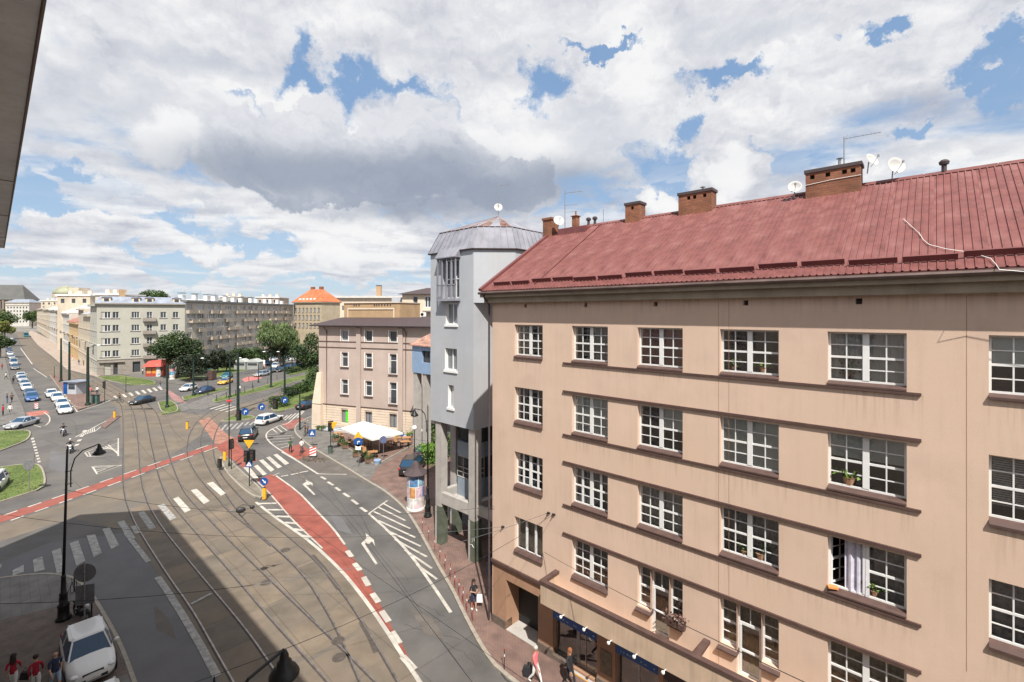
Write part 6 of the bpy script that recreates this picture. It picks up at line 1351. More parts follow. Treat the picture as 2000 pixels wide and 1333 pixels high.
def car(kind, col, x, y, rz, label, z=0.0, cat='car', detail=2, group='cars', name='parked_car', roofcol=None):
    d = car_data(kind); c = CT[kind]; t = thing(name, label, cat, (x, y, z), rz, group); h = d['h']; W = c['W']; p = PT[col]
    setm(put('body', d['body'], t), p); setm(put('roof', d['roof'], t), PT[roofcol] if roofcol else p); put('window_glass', d['glass'], t)
    for wx in d['wx']:
        for s in (1, -1): w = put('wheel', d['tyre'], t, (wx, s * (W - .105), .325)); put('rim', d['rim'] if s < 0 else d['rim2'], w)
    if detail:
        for s in (1, -1): put('headlight', d['hl'], t, (h - .2, s * W * .70, .66 if kind != 'van' else .8), -s * .0); put('tail_light', d['tl'], t, (-h + .10, s * W * .78, c['bt'] - .2)); setm(put('mirror', d['mir'], t, (c['g'][0] - .35, s * (W + .1), c['bz'] + .06)), p)
        put('number_plate', d['pl'], t, (h + .012, 0, .42)); put('number_plate', d['pl'], t, (-h - .008, 0, .62)); put('grille', d['gr'], t, (h - .03, 0, .62))
    return t
def carp(kind, col, px, py, hx, hy, label, **k):
    a, b = G(px, py), G(hx, hy); return car(kind, col, a.x, a.y, math.atan2(b.y - a.y, b.x - a.x), label, **k)
car('hatch', 'white', -20.45, 22.45, RZ, 'pale silver-white car parked on the setts at the bottom left', z=.12); car('estate', 'white', -15.95, 18.15, RZ, 'second white car just entering the picture at the bottom left edge', z=.12)
carp('saloon', 'silver', 43, 834, 0, 846, 'silver saloon driving past the upper left grass island')
carp('saloon', 'white', 126, 806, 138, 824, 'front white taxi of the queue at the give way line', group='white cars queueing'); carp('saloon', 'white', 121, 794, 131, 811, 'second white car of the queue behind the front taxi', group='white cars queueing')
carp('estate', 'white', 112, 782, 122, 798, 'third white car of the queue', group='white cars queueing'); carp('hatch', 'white', 101, 775, 112, 792, 'last white car of the queue, farthest left', group='white cars queueing')
G1 = 'cars parked in the left street'
for kd, co, px, py, lb in (('suv', 'blue', 62, 783, 'bright blue car parked nearest the junction on the left'), ('hatch', 'grey', 58, 773, 'dark grey car parked right behind the bright blue one'), ('hatch', 'white', 52, 762, 'white car parked second behind the blue one'), ('saloon', 'silver', 48, 754, 'silver car parked behind the front white one in the left row'), ('hatch', 'silver', 44, 745, 'pale silver car in the middle of the left row'), ('saloon', 'white', 41, 738, 'white car with a pale roof at the back of the left row'),
                           ('suv', 'grey', 29, 722, 'dark grey car standing across the left kerb farther up'), ('van', 'silver', 27, 713, 'silver van behind the dark grey car at the far left'), ('hatch', 'silver', 23, 701, 'small silver car in the upper left row'), ('saloon', 'white', 20, 694, 'white car in the shade at the upper left row'), ('hatch', 'navy', 18, 687, 'navy car in the upper left row'), ('hatch', 'silver', 16, 680, 'far silver car under the dark tree'), ('saloon', 'blue', 13, 673, 'far blue car near the left trees'), ('suv', 'grey', 11, 667, 'far grey car near the left trees')):
    carp(kd, co, px, py, px + 8, py + 14, lb, group=G1)
carp('saloon', 'grey', 28, 668, 33, 680, 'grey car driving towards us in the distant left lane', name='moving_car')
carp('hatch', 'white', 22, 664, 27, 674, 'white car driving in the distant left lane', name='moving_car')
carp('saloon', 'black', 278, 788, 252, 794, 'black saloon turning beside the small grass island', name='moving_car')
carp('saloon', 'navy', 400, 768, 380, 773, 'dark navy saloon beside the green tram pole', name='moving_car'); carp('hatch', 'white', 368, 763, 348, 768, 'white car left of the navy saloon behind the pole', name='moving_car')
carp('saloon', 'yellow', 440, 750, 424, 755, 'yellow and silver taxi behind the navy saloon', name='moving_car', roofcol='silver'); carp('hatch', 'teal', 443, 739, 428, 744, 'small teal car right behind the yellow taxi', name='moving_car')
carp('estate', 'white', 526, 826, 560, 815, 'white estate car driving away past the hatched island', name='moving_car'); carp('suv', 'black', 485, 856, 497, 840, 'black SUV seen from behind at the cycle crossing', name='moving_car')
carp('saloon', 'black', 600, 797, 625, 789, 'dark car beside the hedge at the corner of the pink house', name='moving_car')
carp('suv', 'black', 806, 922, 826, 900, 'black car parked nearer to the advertising column', z=.13); carp('saloon', 'purple', 829, 893, 842, 876, 'dark car parked farther up the lane beside the tower', z=.13)
carp('suv', 'white', -19, 960, -47, 987, 'white car cut off by the left picture edge beside the grass')
G2 = 'cars in the far car park'
for kd, co, px, py, hx, hy, lb in (('estate', 'silver', 511, 735, 495, 738, 'silver estate car at the near edge of the far car park'), ('saloon', 'grey', 530, 728, 520, 731, 'grey saloon right of the silver estate car'), ('suv', 'white', 538, 719, 530, 722, 'white SUV near the middle pole of the car park'), ('hatch', 'blue', 523, 714, 512, 716, 'blue car behind the red and white warning board'), ('van', 'white', 550, 714, 562, 710, 'big white van in the middle of the far car park'), ('saloon', 'black', 548, 726, 538, 729, 'black saloon in the near row of the car park'), ('hatch', 'navy', 563, 722, 555, 725, 'navy hatchback right of the black saloon'), ('saloon', 'black', 578, 719, 570, 722, 'black car beside the hedge in the car park'), ('hatch', 'silver', 593, 717, 585, 719, 'silver car near the pink house in the car park'),
                                   ('van', 'white', 566, 705, 580, 703, 'tall white delivery van at the back of the car park'), ('van', 'silver', 582, 704, 596, 702, 'grey box van right of the delivery van'), ('hatch', 'blue', 552, 704, 560, 702, 'blue car left of the delivery van'), ('hatch', 'white', 502, 706, 512, 704, 'white hatchback at the left end of the back row'), ('saloon', 'white', 512, 701, 522, 699, 'white saloon in the back row'), ('hatch', 'silver', 523, 704, 532, 702, 'silver hatchback in the back row under the willow'), ('suv', 'white', 536, 706, 545, 704, 'white car just left of the blue one in the back row'), ('hatch', 'red', 597, 708, 606, 706, 'dark red car at the right end of the back row')):
    carp(kd, co, px, py, hx, hy, lb, group=G2)
# tram far up the street
x_, y_ = at(51, 335); tr = thing('tram', 'teal and pale blue tram far up the street', 'tram', (x_, y_, 0), math.atan2(-.684, .729)); obj('body', MB().hexa([(-12, -1.2, .4), (7, -1.2, .4), (7, 1.2, .4), (-12, 1.2, .4)], [(-12, -1.2, 3.3), (6.7, -1.15, 3.3), (6.7, 1.15, 3.3), (-12, 1.2, 3.3)]), PT['teal'], tr); obj('roof', MB().box(-11.8, 6.4, -1.0, 1.0, 3.31, 3.6), PT['silver'], tr)
obj('windscreen', MB().box(6.9, 7.03, -1.0, 1.0, 1.6, 2.9), M['car_glass'], tr)
for i in range(7): obj('window', MB().box(-11.3 + i * 2.5, -9.4 + i * 2.5, -1.24, -1.21, 1.5, 2.8), M['car_glass'], tr)
# ---- motorbikes and bicycles
def torus(R_, r, n=20, m=6, T=None, c=(0, 0, 0)):
    mb = MB()
    for i in range(n):
        a = 2 * math.pi * i / n
        for k in range(m): b = 2 * math.pi * k / m; mb.v.append(((R_ + r * math.cos(b)) * math.cos(a) + c[0], r * math.sin(b) + c[1], (R_ + r * math.cos(b)) * math.sin(a) + c[2]))
    for i in range(n):
        for k in range(m): mb.f.append((i * m + k, i * m + (k + 1) % m, ((i + 1) % n) * m + (k + 1) % m, ((i + 1) % n) * m + k)); mb.m.append(0)
    return mb
_bk = {}
def motorbike(x, y, rz, label, col, z=0):
    t = thing('motorbike', label, 'motorbike', (x, y, z), rz, 'motorbikes')
    if not _bk:
        _bk['tyre'] = torus(.27, .065).mesh('tyre', M['tyre'], True); _bk['rim'] = torus(.20, .02, 16, 5).lathe([(.05, -.05), (.05, .05)], 8, (0, 0, 0), Matrix.Rotation(R(90), 4, 'X')).mesh('rim', M['rim'], True)
        _bk['frame'] = MB().tube([(-.7, .12, .33), (-.1, .12, .45), (.25, .08, .85), (.45, .04, .95)], .035, 6).tube([(-.7, -.12, .33), (-.1, -.12, .45), (.25, -.08, .85)], .035, 6).box(-.25, .25, -.16, .16, .25, .55).tube([(-.2, .2, .35), (-.9, .22, .42)], .06, 8).mesh('frame', M['trim'])
        _bk['fork'] = MB().tube([(.72, .09, .33), (.48, .09, .95)], .03, 6).tube([(.72, -.09, .33), (.48, -.09, .95)], .03, 6).tube([(.40, -.38, 1.05), (.50, -.1, 1.0), (.50, .1, 1.0), (.40, .38, 1.05)], .02, 6).mesh('fork', M['steel'])
        _bk['tank'] = MB().ball((.15, 0, .82), .28, 12, (1.15, .62, .55)).ball((.72, 0, .62), .2, 10, (1.1, .55, .35)).ball((-.72, 0, .75), .2, 10, (1.5, .6, .5)).mesh('fairing', M['white'], True)
        _bk['seat'] = MB().ball((-.38, 0, .82), .3, 12, (1.25, .5, .28)).mesh('seat', M['trim'], True); _bk['lamp'] = MB().ball((.62, 0, .9), .11, 10).mesh('headlamp', M['hlamp'], True)
    for wx in (.72, -.68): w = put('wheel', _bk['tyre'], t, (wx, 0, .335)); put('rim', _bk['rim'], w)
    put('frame', _bk['frame'], t); put('fork', _bk['fork'], t); setm(put('fairing', _bk['tank'], t), col); put('seat', _bk['seat'], t); put('headlamp', _bk['lamp'], t)
    for s in (1, -1): obj('mirror', MB().tube([(.42, s * .3, 1.05), (.40, s * .34, 1.22)], .008, 4).ball((.40, s * .34, 1.24), .06, 8, (.4, 1, .7)), M['trim'], t)
    return t
def bicycle(x, y, rz, label, z=0, col='black'):
    t = thing('bicycle', label, 'bicycle', (x, y, z), rz, 'bicycles')
    for wx in (.52, -.52):
        w = obj('wheel', torus(.32, .018, 20, 5), M['tyre'], t, loc=(wx, 0, .34)); sp_ = MB()
        for k in range(8): a = k * math.pi / 4; sp_.tube([(0, 0, 0), (.31 * math.cos(a), 0, .31 * math.sin(a))], .003, 3)
        obj('spokes', sp_, M['steel'], w)
    obj('frame', MB().tube([(-.52, 0, .34), (-.05, 0, .30), (.38, 0, .75), (-.22, 0, .75), (-.05, 0, .30)], .018, 5).tube([(-.52, 0, .34), (-.2, 0, .75), (-.24, 0, .92)], .015, 5).tube([(.52, 0, .34), (.38, 0, .75), (.35, 0, .98)], .016, 5), M[col], t)
    obj('handlebar', MB().tube([(.25, -.27, 1.0), (.37, -.12, .99), (.37, .12, .99), (.25, .27, 1.0)], .013, 5), M['steel'], t); obj('saddle', MB().ball((-.25, 0, .95), .12, 8, (1.1, .7, .35)), M['trim'], t); obj('pedal', MB().tube([(-.05, -.16, .2), (-.05, 0, .30), (-.05, .16, .4)], .012, 4), M['trim'], t); return t
bx_, by_ = gx(160, 1213); motorbike(bx_, by_, RZ + .25, 'dark parked motorbike with chrome parts behind the white car at the bottom left', M['black'], .12)
b1 = G(124, 851); b2 = G(137, 884); hd = lambda a, px, py: math.atan2(G(px, py).y - a.y, G(px, py).x - a.x)
motorbike(b1.x, b1.y, hd(b1, 118, 880), 'motorbike with a dark rider near the give way hatching', PT['grey']); motorbike(b2.x, b2.y, hd(b2, 139, 930), 'white fronted motorbike just behind the tall lamp post', M['white'])
x_, y_ = gx(133, 1172); bicycle(x_, y_, RZ + 2.6, 'bicycle leaning by the foot of the tall black lamp post', .12)
x_, y_ = gx(589, 888); bicycle(x_, y_, R(100), 'bicycle on the red patch at the hatched island', 0); x_, y_ = gx(234, 787); bicycle(x_, y_, R(170), 'bicycle crossing the tram tracks far off', 0); x_, y_ = gx(603, 853); bicycle(x_, y_, R(60), 'bicycle at the corner of the pink house', .12)
bicycle(*gx(214, 728), R(30), 'bicycle parked in front of the grey corner house', .12)
# ================================================================ people
SK = plain('skin', (.45, .26, .18), .6)
cl = lambda n, c: plain('cloth_' + n, c, .9)
CLO = {'pink': cl('pink', (.72, .16, .17)), 'white': cl('white', (.72, .71, .69)), 'black': cl('black', (.018, .018, .022)), 'navy': cl('navy', (.02, .03, .07)), 'red': cl('red', (.33, .012, .03)), 'green': cl('green', (.03, .09, .04)), 'jeans': cl('jeans', (.07, .11, .20)), 'grey': cl('grey', (.16, .16, .17)), 'brown': cl('brown', (.12, .07, .05)), 'denim': cl('pale_denim', (.30, .40, .52)), 'shoe': cl('shoe', (.05, .045, .045)), 'wshoe': cl('white_shoe', (.6, .58, .55)), 'blue': cl('blue', (.03, .10, .30))}
HAIR = {'dark': cl('dark_hair', (.02, .015, .012)), 'red': cl('reddish_hair', (.25, .09, .035)), 'grey': cl('grey_hair', (.42, .40, .37)), 'bald': None, 'helmet': cl('helmet', (.03, .03, .03)), 'whelmet': cl('white_helmet', (.6, .6, .6)), 'blond': cl('blond_hair', (.42, .29, .13))}
POSES = {
 'walk': dict(hip=(.10, .95), kn=((.16, .1, .50), (-.06, -.1, .50)), an=((.28, .1, .09), (-.34, -.1, .14)), sh=(.19, 1.42), el=((-.10, .22, 1.14), (.10, -.22, 1.14)), wr=((-.03, .20, .90), (.26, -.19, .93))),
 'stand': dict(hip=(.10, .95), kn=((.02, .1, .50), (.02, -.1, .50)), an=((0, .11, .08), (0, -.11, .08)), sh=(.19, 1.42), el=((-.02, .22, 1.14), (-.02, -.22, 1.14)), wr=((.06, .20, .90), (.06, -.20, .90))),
 'carry': dict(hip=(.10, .95), kn=((.06, .1, .50), (.0, -.1, .50)), an=((.10, .1, .08), (-.12, -.1, .09)), sh=(.18, 1.40), el=((0, .24, 1.12), (0, -.24, 1.12)), wr=((.24, .10, 1.16), (.22, -.08, 1.14))),
 'sit': dict(hip=(.13, .88), kn=((.42, .26, .72), (.42, -.26, .72)), an=((.20, .28, .34), (.20, -.28, .34)), sh=(.20, 1.34), el=((.22, .30, 1.14), (.22, -.30, 1.14)), wr=((.42, .33, 1.07), (.42, -.33, 1.07))),
}
_pb = {}
def body_mesh(pose, top, legs, shoe, sleeve, female, shorts):
    key = (pose, top, legs, shoe, sleeve, female, shorts)
    if key in _pb: return _pb[key]
    p = POSES[pose]; V = []; RR = []; E = []; MT = []
    def v(co, r): V.append(Vector(co)); RR.append(r); return len(V) - 1
    def e(a, b, m): E.append((a, b)); MT.append(m)
    lx = .10 if pose == 'sit' else 0; sz, sh = p['sh']; hz, hp = p['hip']; fw = .9 if female else 1
    pel = v((0, 0, hp), .145 * fw + (.01 if female else 0)); wa = v((lx * .3, 0, (hp + sh) / 2 - .04), .125 * fw); ch = v((lx * .7, 0, sh - .14), .155 * fw); nb = v((lx, 0, sh + .05), .075); nk = v((lx + .01, 0, sh + .12), .055); hd = v((lx + .025, 0, sh + .20), .085); ht = v((lx + .015, 0, sh + .29), .085)
    e(pel, wa, 1); e(wa, ch, 1); e(ch, nb, 1); e(nb, nk, 0); e(nk, hd, 0); e(hd, ht, 0)
    for i, s in ((0, 1), (1, -1)):
        s0 = v((lx, s * sz * fw * .62, sh), .075); s1 = v((lx, s * sz * fw, sh - .03), .062); el = v(p['el'][i], .045); wr = v(p['wr'][i], .030); hn = v(Vector(p['wr'][i]) + (Vector(p['wr'][i]) - Vector(p['el'][i])).normalized() * .07, .026)
        e(ch, s0, 1); e(s0, s1, 1); e(s1, el, 1); e(el, wr, 1 if sleeve else 0); e(wr, hn, 0)
        h0 = v((0, s * hz, hp - .09), .10); kn = v(p['kn'][i], .066); an = v(p['an'][i], .042); a = Vector(p['an'][i]); ft = v(a + Vector((.15, 0, -.045)), .036)
        e(pel, h0, 2); e(h0, kn, 2); e(kn, an, 0 if shorts else 2); e(an, ft, 3)
    me = bpy.data.meshes.new('skeleton'); me.from_pydata([tuple(x) for x in V], E, []); o = bpy.data.objects.new('skeleton', me); COL.objects.link(o)
    md = o.modifiers.new('s', 'SKIN'); md.branch_smoothing = .6; md.use_smooth_shade = True; lay = me.skin_vertices[0] if me.skin_vertices else None
    if lay is None:
        bm = bmesh.new(); bm.from_mesh(me); bm.verts.layers.skin.verify(); bm.to_mesh(me); bm.free(); lay = me.skin_vertices[0]
    for i, r in enumerate(RR): lay.data[i].radius = (r * (1.0 if i not in (0, 1, 2) else 1.0), r * (1.0)); 
    for i in (0, 1, 2): lay.data[i].radius = (RR[i] * 1.12, RR[i] * .82)
    lay.data[0].use_root = True
    sb = o.modifiers.new('u', 'SUBSURF'); sb.levels = 1; sb.render_levels = 1
    dg = bpy.context.evaluated_depsgraph_get(); ev = o.evaluated_get(dg); m2 = bpy.data.meshes.new_from_object(ev); m2.name = 'person_body'; bpy.data.objects.remove(o)
    m2.materials.clear()
    for m in (SK, CLO[top], CLO[legs], CLO[shoe]): m2.materials.append(m)
    for f in m2.polygons:
        c = f.center; best = 9; bi = 0
        for (a, b), mt in zip(E, MT):
            A_, B_ = V[a], V[b]; t = max(0, min(1, (c - A_).dot(B_ - A_) / max(1e-6, (B_ - A_).length_squared))); d = (c - (A_ + (B_ - A_) * t)).length - (RR[a] + (RR[b] - RR[a]) * t)
            if d < best: best = d; bi = mt
        if c.z < hp - .03 and bi == 1 and abs(c.y) < .2: bi = 2
        f.material_index = bi; f.use_smooth = True
    _pb[key] = (m2, Vector((lx + .02, 0, sh + .245))); return _pb[key]
def hand_mesh():
    mb = MB().ball((0, 0, -.045), .042, 8, (.5, 1.0, 1.1))
    for i, L in enumerate((.065, .078, .072, .055)): y = -.03 + i * .02; mb.tube([(0, y, -.08), (.006, y, -.08 - L * .55), (.022, y, -.08 - L)], [.010, .009, .007], 5)
    mb.tube([(0, -.035, -.03), (.012, -.062, -.055), (.022, -.066, -.085)], [.012, .010, .008], 5); return mb.mesh('hand', SK, True)
HAND = hand_mesh()
FACE = MB().ball((.088, .033, .008), .012, 6).ball((.088, -.033, .008), .012, 6).mesh('eye', plain('eye', (.03, .025, .02), .3)); NOSE = MB().hexa([(.085, -.016, -.03), (.118, -.01, -.03), (.118, .01, -.03), (.085, .016, -.03)], [(.085, -.008, .02), (.095, -.006, .02), (.095, .006, .02), (.085, .008, .02)]).ball((0, .092, -.01), .022, 6, (.7, .4, 1.2)).ball((0, -.092, -.01), .022, 6, (.7, .4, 1.2)).mesh('nose_and_ears', SK, True); MOUTH = MB().box(.086, .096, -.022, .022, -.056, -.047).mesh('mouth', plain('lips', (.35, .09, .08), .5))
def person(x, y, rz, label, pose='walk', top='black', legs='jeans', shoe='shoe', hair='dark', sleeve=True, female=False, shorts=False, h=1.75, z=0, long_=False, group='people'):
    t = thing('person', label, 'person', (x, y, z), rz, group); me, hc = body_mesh(pose, top, legs, shoe, sleeve, female, shorts); s = h / 1.75
    t.scale = (s, s, s); put('body', me, t); put('eye', FACE, t, hc); put('nose_and_ears', NOSE, t, hc); put('mouth', MOUTH, t, hc)
    p = POSES[pose]
    for i in (0, 1):
        w, e_ = Vector(p['wr'][i]), Vector(p['el'][i]); o = put('hand', HAND, t, tuple(w + (w - e_).normalized() * .03)); o.rotation_mode = 'QUATERNION'; o.rotation_quaternion = (e_ - w).to_track_quat('Z', 'Y')
    if HAIR[hair]:
        mb = MB().ball((-.012, 0, .045), .118, 12, (1.0, .95, .85))
        if long_: mb.lathe([(.10, .03), (.115, -.08), (.12, -.22), (.09, -.36), (.03, -.42)], 10, (-.055, 0, 0), Matrix.Diagonal((.55, 1, 1, 1)))
        o = obj('helmet' if 'helmet' in hair else 'hair', mb, HAIR[hair], t, True, loc=tuple(hc))
    return t
def pers(px, py, face, label, **k):
    v = G(px, py, k.get('z', 0)); return person(v.x, v.y, face, label, **k)
W_ = RZ  # walking along the street towards us
pk = pers(1046, 1336, W_ + .1, 'woman in a pink jacket and white trousers walking with a dark suitcase', pose='walk', top='pink', legs='white', shoe='wshoe', hair='grey', female=True, z=.12, h=1.70)
pers(1113, 1342, W_ - .2, 'reddish haired woman in a long black coat by the shop door', pose='walk', top='black', legs='black', hair='red', female=True, long_=True, z=.12, h=1.72)
pers(925, 1192, W_ - .3, 'long haired person in dark clothes carrying a pale bag on the red pavement', pose='carry', top='black', legs='navy', shoe='wshoe', hair='dark', sleeve=False, female=True, long_=True, z=.12, shorts=True)
pers(957, 1125, W_ + 2.6, 'person in dark blue half hidden by the downpipe at the beige corner', pose='stand', top='navy', legs='jeans', z=.12)
pers(26, 1352, W_ + 2.8, 'dark haired woman in dark red at the bottom left corner', pose='walk', top='red', legs='white', hair='dark', sleeve=False, female=True, long_=True, z=.12, h=1.66)
pers(70, 1356, W_ + 3.0, 'woman in bright red top and white trousers carrying a black bag', pose='walk', top='red', legs='white', hair='dark', female=True, z=.12, h=1.70)
pers(108, 1352, W_ + .2, 'man with shaved head in a navy shirt and pale blue shorts', pose='walk', top='navy', legs='denim', shoe='wshoe', hair='bald', sleeve=False, shorts=True, z=.12, h=1.80)
pers(567, 885, R(-60), 'man in a green shirt walking on the hatched island', pose='walk', top='green', legs='black', sleeve=False)
pers(589, 886, R(100), 'person in a white shirt with a bicycle on the red patch', pose='stand', top='white', legs='grey', sleeve=False)
pers(596, 851, R(200), 'left one of two people waiting at the corner of the pink house', pose='stand', top='brown', legs='black', z=.12, hair='dark'); pers(601, 846, R(230), 'right one of two people waiting at the corner of the pink house', pose='stand', top='grey', legs='brown', z=.12, hair='blond', female=True)
pers(313, 760, R(200), 'person in black top and jeans on the far zebra crossing', pose='walk', top='black', legs='denim'); pers(279, 732, R(180), 'person in white top standing left of the red kiosk', pose='stand', top='white', legs='black', z=.12)
for i, (px, py, tp, lg, lb) in enumerate(((14, 788, 'navy', 'jeans', 'left one of the two dark pedestrians behind the grass at the left'), (23, 786, 'brown', 'black', 'right one of the two dark pedestrians behind the grass at the left'), (26, 750, 'black', 'black', 'dark pedestrian beside the parked cars on the left pavement'), (12, 741, 'white', 'black', 'pedestrian in white near the left picture edge'), (6, 812, 'red', 'black', 'seated person in dark red at the cafe at the left edge'), (20, 810, 'white', 'grey', 'person in white at the cafe at the left edge'), (4, 722, 'red', 'brown', 'person in reddish clothes on the far left pavement'), (30, 738, 'grey', 'black', 'grey clad pedestrian by the far parked cars'))):
    pers(px, py, R(70 + i * 45), lb, pose='walk' if i % 2 else 'stand', top=tp, legs=lg, z=.12)
for i, (px, py, tp, lg, lb) in enumerate(((162, 768, 'denim', 'jeans', 'person in pale blue on the tram platform left of the pole'), (176, 772, 'pink', 'grey', 'person in salmon behind the tram pole on the platform'), (190, 771, 'white', 'navy', 'person in white behind the green box on the platform'), (150, 757, 'black', 'black', 'dark clad person beside the blue booth'), (468, 768, 'white', 'black', 'person in white beside the far green pole'), (154, 713, 'navy', 'jeans', 'pedestrian in front of the cream shops far off'), (163, 715, 'brown', 'black', 'second pedestrian in front of the cream shops far off'), (141, 704, 'pink', 'white', 'pedestrian on the sunny far pavement'))):
    pers(px, py, R(30 + i * 60), lb, pose='walk' if i % 2 else 'stand', top=tp, legs=lg, z=.12)
r1 = person(b1.x, b1.y, hd(b1, 118, 880), 'motorcyclist in black riding near the give way hatching', 'sit', 'black', 'navy', hair='helmet'); r2 = person(b2.x, b2.y, hd(b2, 139, 930), 'motorcyclist with white helmet behind the tall lamp post', 'sit', 'black', 'black', hair='whelmet')
x_, y_ = gx(234, 787); person(x_, y_, R(170), 'cyclist in dark red crossing the tram tracks', 'sit', 'brown', 'black', z=.12)
# luggage
def Gz(px, py): v = G(px, py, .12); return (v.x, v.y, .12)
sc_ = thing('suitcase', 'black suitcase rolling beside the woman in pink', 'suitcase', Gz(1030, 1322), RZ + .4); sc_.scale = (.72, .72, .78); obj('shell', MB().frust([(-.26, -.14), (.26, -.14), (.26, .14), (-.26, .14)], .05, [(-.24, -.12), (.24, -.12), (.24, .12), (-.24, .12)], .62), CLO['black'], sc_); obj('handle', MB().tube([(-.15, 0, .62), (-.15, 0, .95), (.15, 0, .95), (.15, 0, .62)], .012, 5), M['steel'], sc_)
for s in (-1, 1): obj('wheel', MB().lathe([(.04, -.02), (.04, .02)], 8, (s * .2, 0, .04), Matrix.Rotation(R(90), 4, 'X')), M['tyre'], sc_)
tag(obj('shopping_bag', MB().frust([(-.2, -.06), (.2, -.06), (.2, .06), (-.2, .06)], 0, [(-.17, -.03), (.17, -.03), (.17, .03), (-.17, .03)], .42).tube([(-.08, 0, .42), (0, 0, .58), (.08, 0, .42)], .01, 4), M['white'], loc=tuple(Vector(Gz(936, 1188)) + Vector((0, 0, .35)))), 'pale carrier bag held by the dark clad person', 'bag')
tag(obj('hand_bag', MB().frust([(-.2, -.1), (.2, -.1), (.2, .1), (-.2, .1)], 0, [(-.15, -.06), (.15, -.06), (.15, .06), (-.15, .06)], .3).tube([(-.12, 0, .3), (0, 0, .5), (.12, 0, .3)], .012, 4), CLO['black'], loc=tuple(Vector(Gz(50, 1352)) + Vector((0, 0, .6)))), 'black handbag beside the woman in the bright red top', 'bag')
# ================================================================ lamps, poles, signs
def lamp_post(base, adir, label, H=9.35, side=1.33, lean=(0, 0)):
    t = thing('street_lamp', label, 'street lamp', base, adir, 'black ornate street lamps'); lx, ly = lean
    m = MB().lathe([(.34, 0), (.34, .12), (.26, .2), (.24, .7), (.28, .78), (.19, .9), (.17, 1.35), (.2, 1.42), (.13, 1.5), (.10, 2.3), (.12, 2.36), (.085, 2.45)], 14)
    m.tube([(0, 0, 2.4), (lx * .5, ly * .5, 5.8), (lx, ly, H)], [.075, .062, .05], 10); obj('post', m, M['black'], t, True)
    b = MB().tube([(lx + .14, ly, H - 2.1), (lx + .14, ly, H - 1.2), (lx + .30, ly, H - .55), (lx + .62, ly, H - .18), (lx + side, ly, H + .05)], .032, 6)
    for z in (H - 1.9, H - 1.2): b.tube([(lx - .1, ly, z), (lx + .22, ly, z)], .022, 5)
    b.tube([(lx, ly, H - .1), (lx, ly, H + .22)], [.05, .012], 6); obj('arm', b, M['black'], t)
    l = obj('lantern', MB().lathe([(.02, .02), (.05, 0), (.09, -.1), (.10, -.2), (.15, -.24), (.15, -.32), (.24, -.38), (.31, -.50), (.31, -.54), (.27, -.55)], 18, (lx + side, ly, H + .02)), M['black'], t, True); obj('lamp_glass', MB().lathe([(.25, -.551), (.18, -.62), (.02, -.65)], 14, (lx + side, ly, H + .02)), M['white'], l); return t
NA = math.atan2(NV.y, NV.x)
v = G(124, 1210, .12); lamp_post((v.x, v.y, .12), NA, 'tall black lamp post with curved arm by the bottom left pavement', lean=(.14, -.16))
lamp_post((-5.85, 9.15, .12), NA, 'black lantern on a curved arm poking in at the bottom edge', H=9.52)
v = G(835.5, 1009, .12); lamp_post((v.x, v.y, .12), NA + math.pi, 'black lamp post with curved arm in front of the grey tower', H=9.1)
def pole(px, py, top, r, label, m='dgreen', z=.12, r2=None, arms=None, cat='pole', name='tram_pole', group='tram poles'):
    v = G(px, py, z); H = ZAT(v.y, top) - z; t = thing(name, label, cat, (v.x, v.y, z), 0, group)
    obj('shaft', MB().tube([(0, 0, 0), (0, 0, H)], [r, r2 or r * .7], 9), M[m], t); obj('foot', MB().lathe([(r * 1.7, 0), (r * 1.6, .35), (r * 1.1, .45)], 9), M[m], t)
    if arms:
        for a, L in arms:
            c = obj('arm', MB().tube([(0, 0, H - .3), (math.cos(a) * L * .6, math.sin(a) * L * .6, H + .25), (math.cos(a) * L, math.sin(a) * L, H + .3)], .04, 5), M[m], t); obj('lamp_head', MB().ball((math.cos(a) * L, math.sin(a) * L, H + .3), .22, 8, (1.6, 1.2, .5)), M['white'], c)
    return t
pole(326.5, 796, 712, .20, 'dark tram pole standing on the small grass island'); pole(378, 773, 703, .20, 'green tram pole on the strip beside the navy saloon', arms=((0, 1.8),)); pole(449, 776, 703, .18, 'green pole with a pale lamp head left of the thick pole', arms=((.3, 1.8),)); pole(465, 814, 690, .24, 'thick green tram pole on the middle island')
pole(529.4, 757, 690, .2, 'dark pole with twin pale lamps in front of the willow', arms=((0, 1.6), (math.pi, 1.6))); pole(556, 786, 694, .2, 'dark tram pole rising from the hedge island'); pole(570.4, 725, 690, .18, 'thin dark pole in the far car park', r2=.12); pole(504.6, 747, 712, .12, 'thin pole beside the red paved patch'); pole(119.3, 746, 661, .24, 'tall dark tram pole left of the blue booth'); pole(135.5, 762, 668, .24, 'tall dark tram pole at the blue booth'); pole(171.5, 792, 678, .27, 'thick dark tram pole at the tip of the platform', arms=((0, 2.0),)); pole(106, 738, 716, .07, 'short sign post at the top of the platform')
pole(464, 716, 676, .10, 'pale thin mast behind the sheds', m='steel'); pole(406, 772, 740, .06, 'thin dark post with a traffic light on the grass strip', name='signal_post'); pole(246, 767, 737, .06, 'thin post left of the far zebra crossing', name='sign_post')
sm_ = pole(447.5, 911, 775, .07, 'tall thin green post with a red cap on the signal island', name='signal_mast', r2=.05); obj('red_cap', MB().lathe([(.0, 0), (.24, .02), (.28, .1), (.16, .2), (.02, .22)], 14, (0, 0, ZAT(DEP(911), 786))), M['red_s'], sm_)
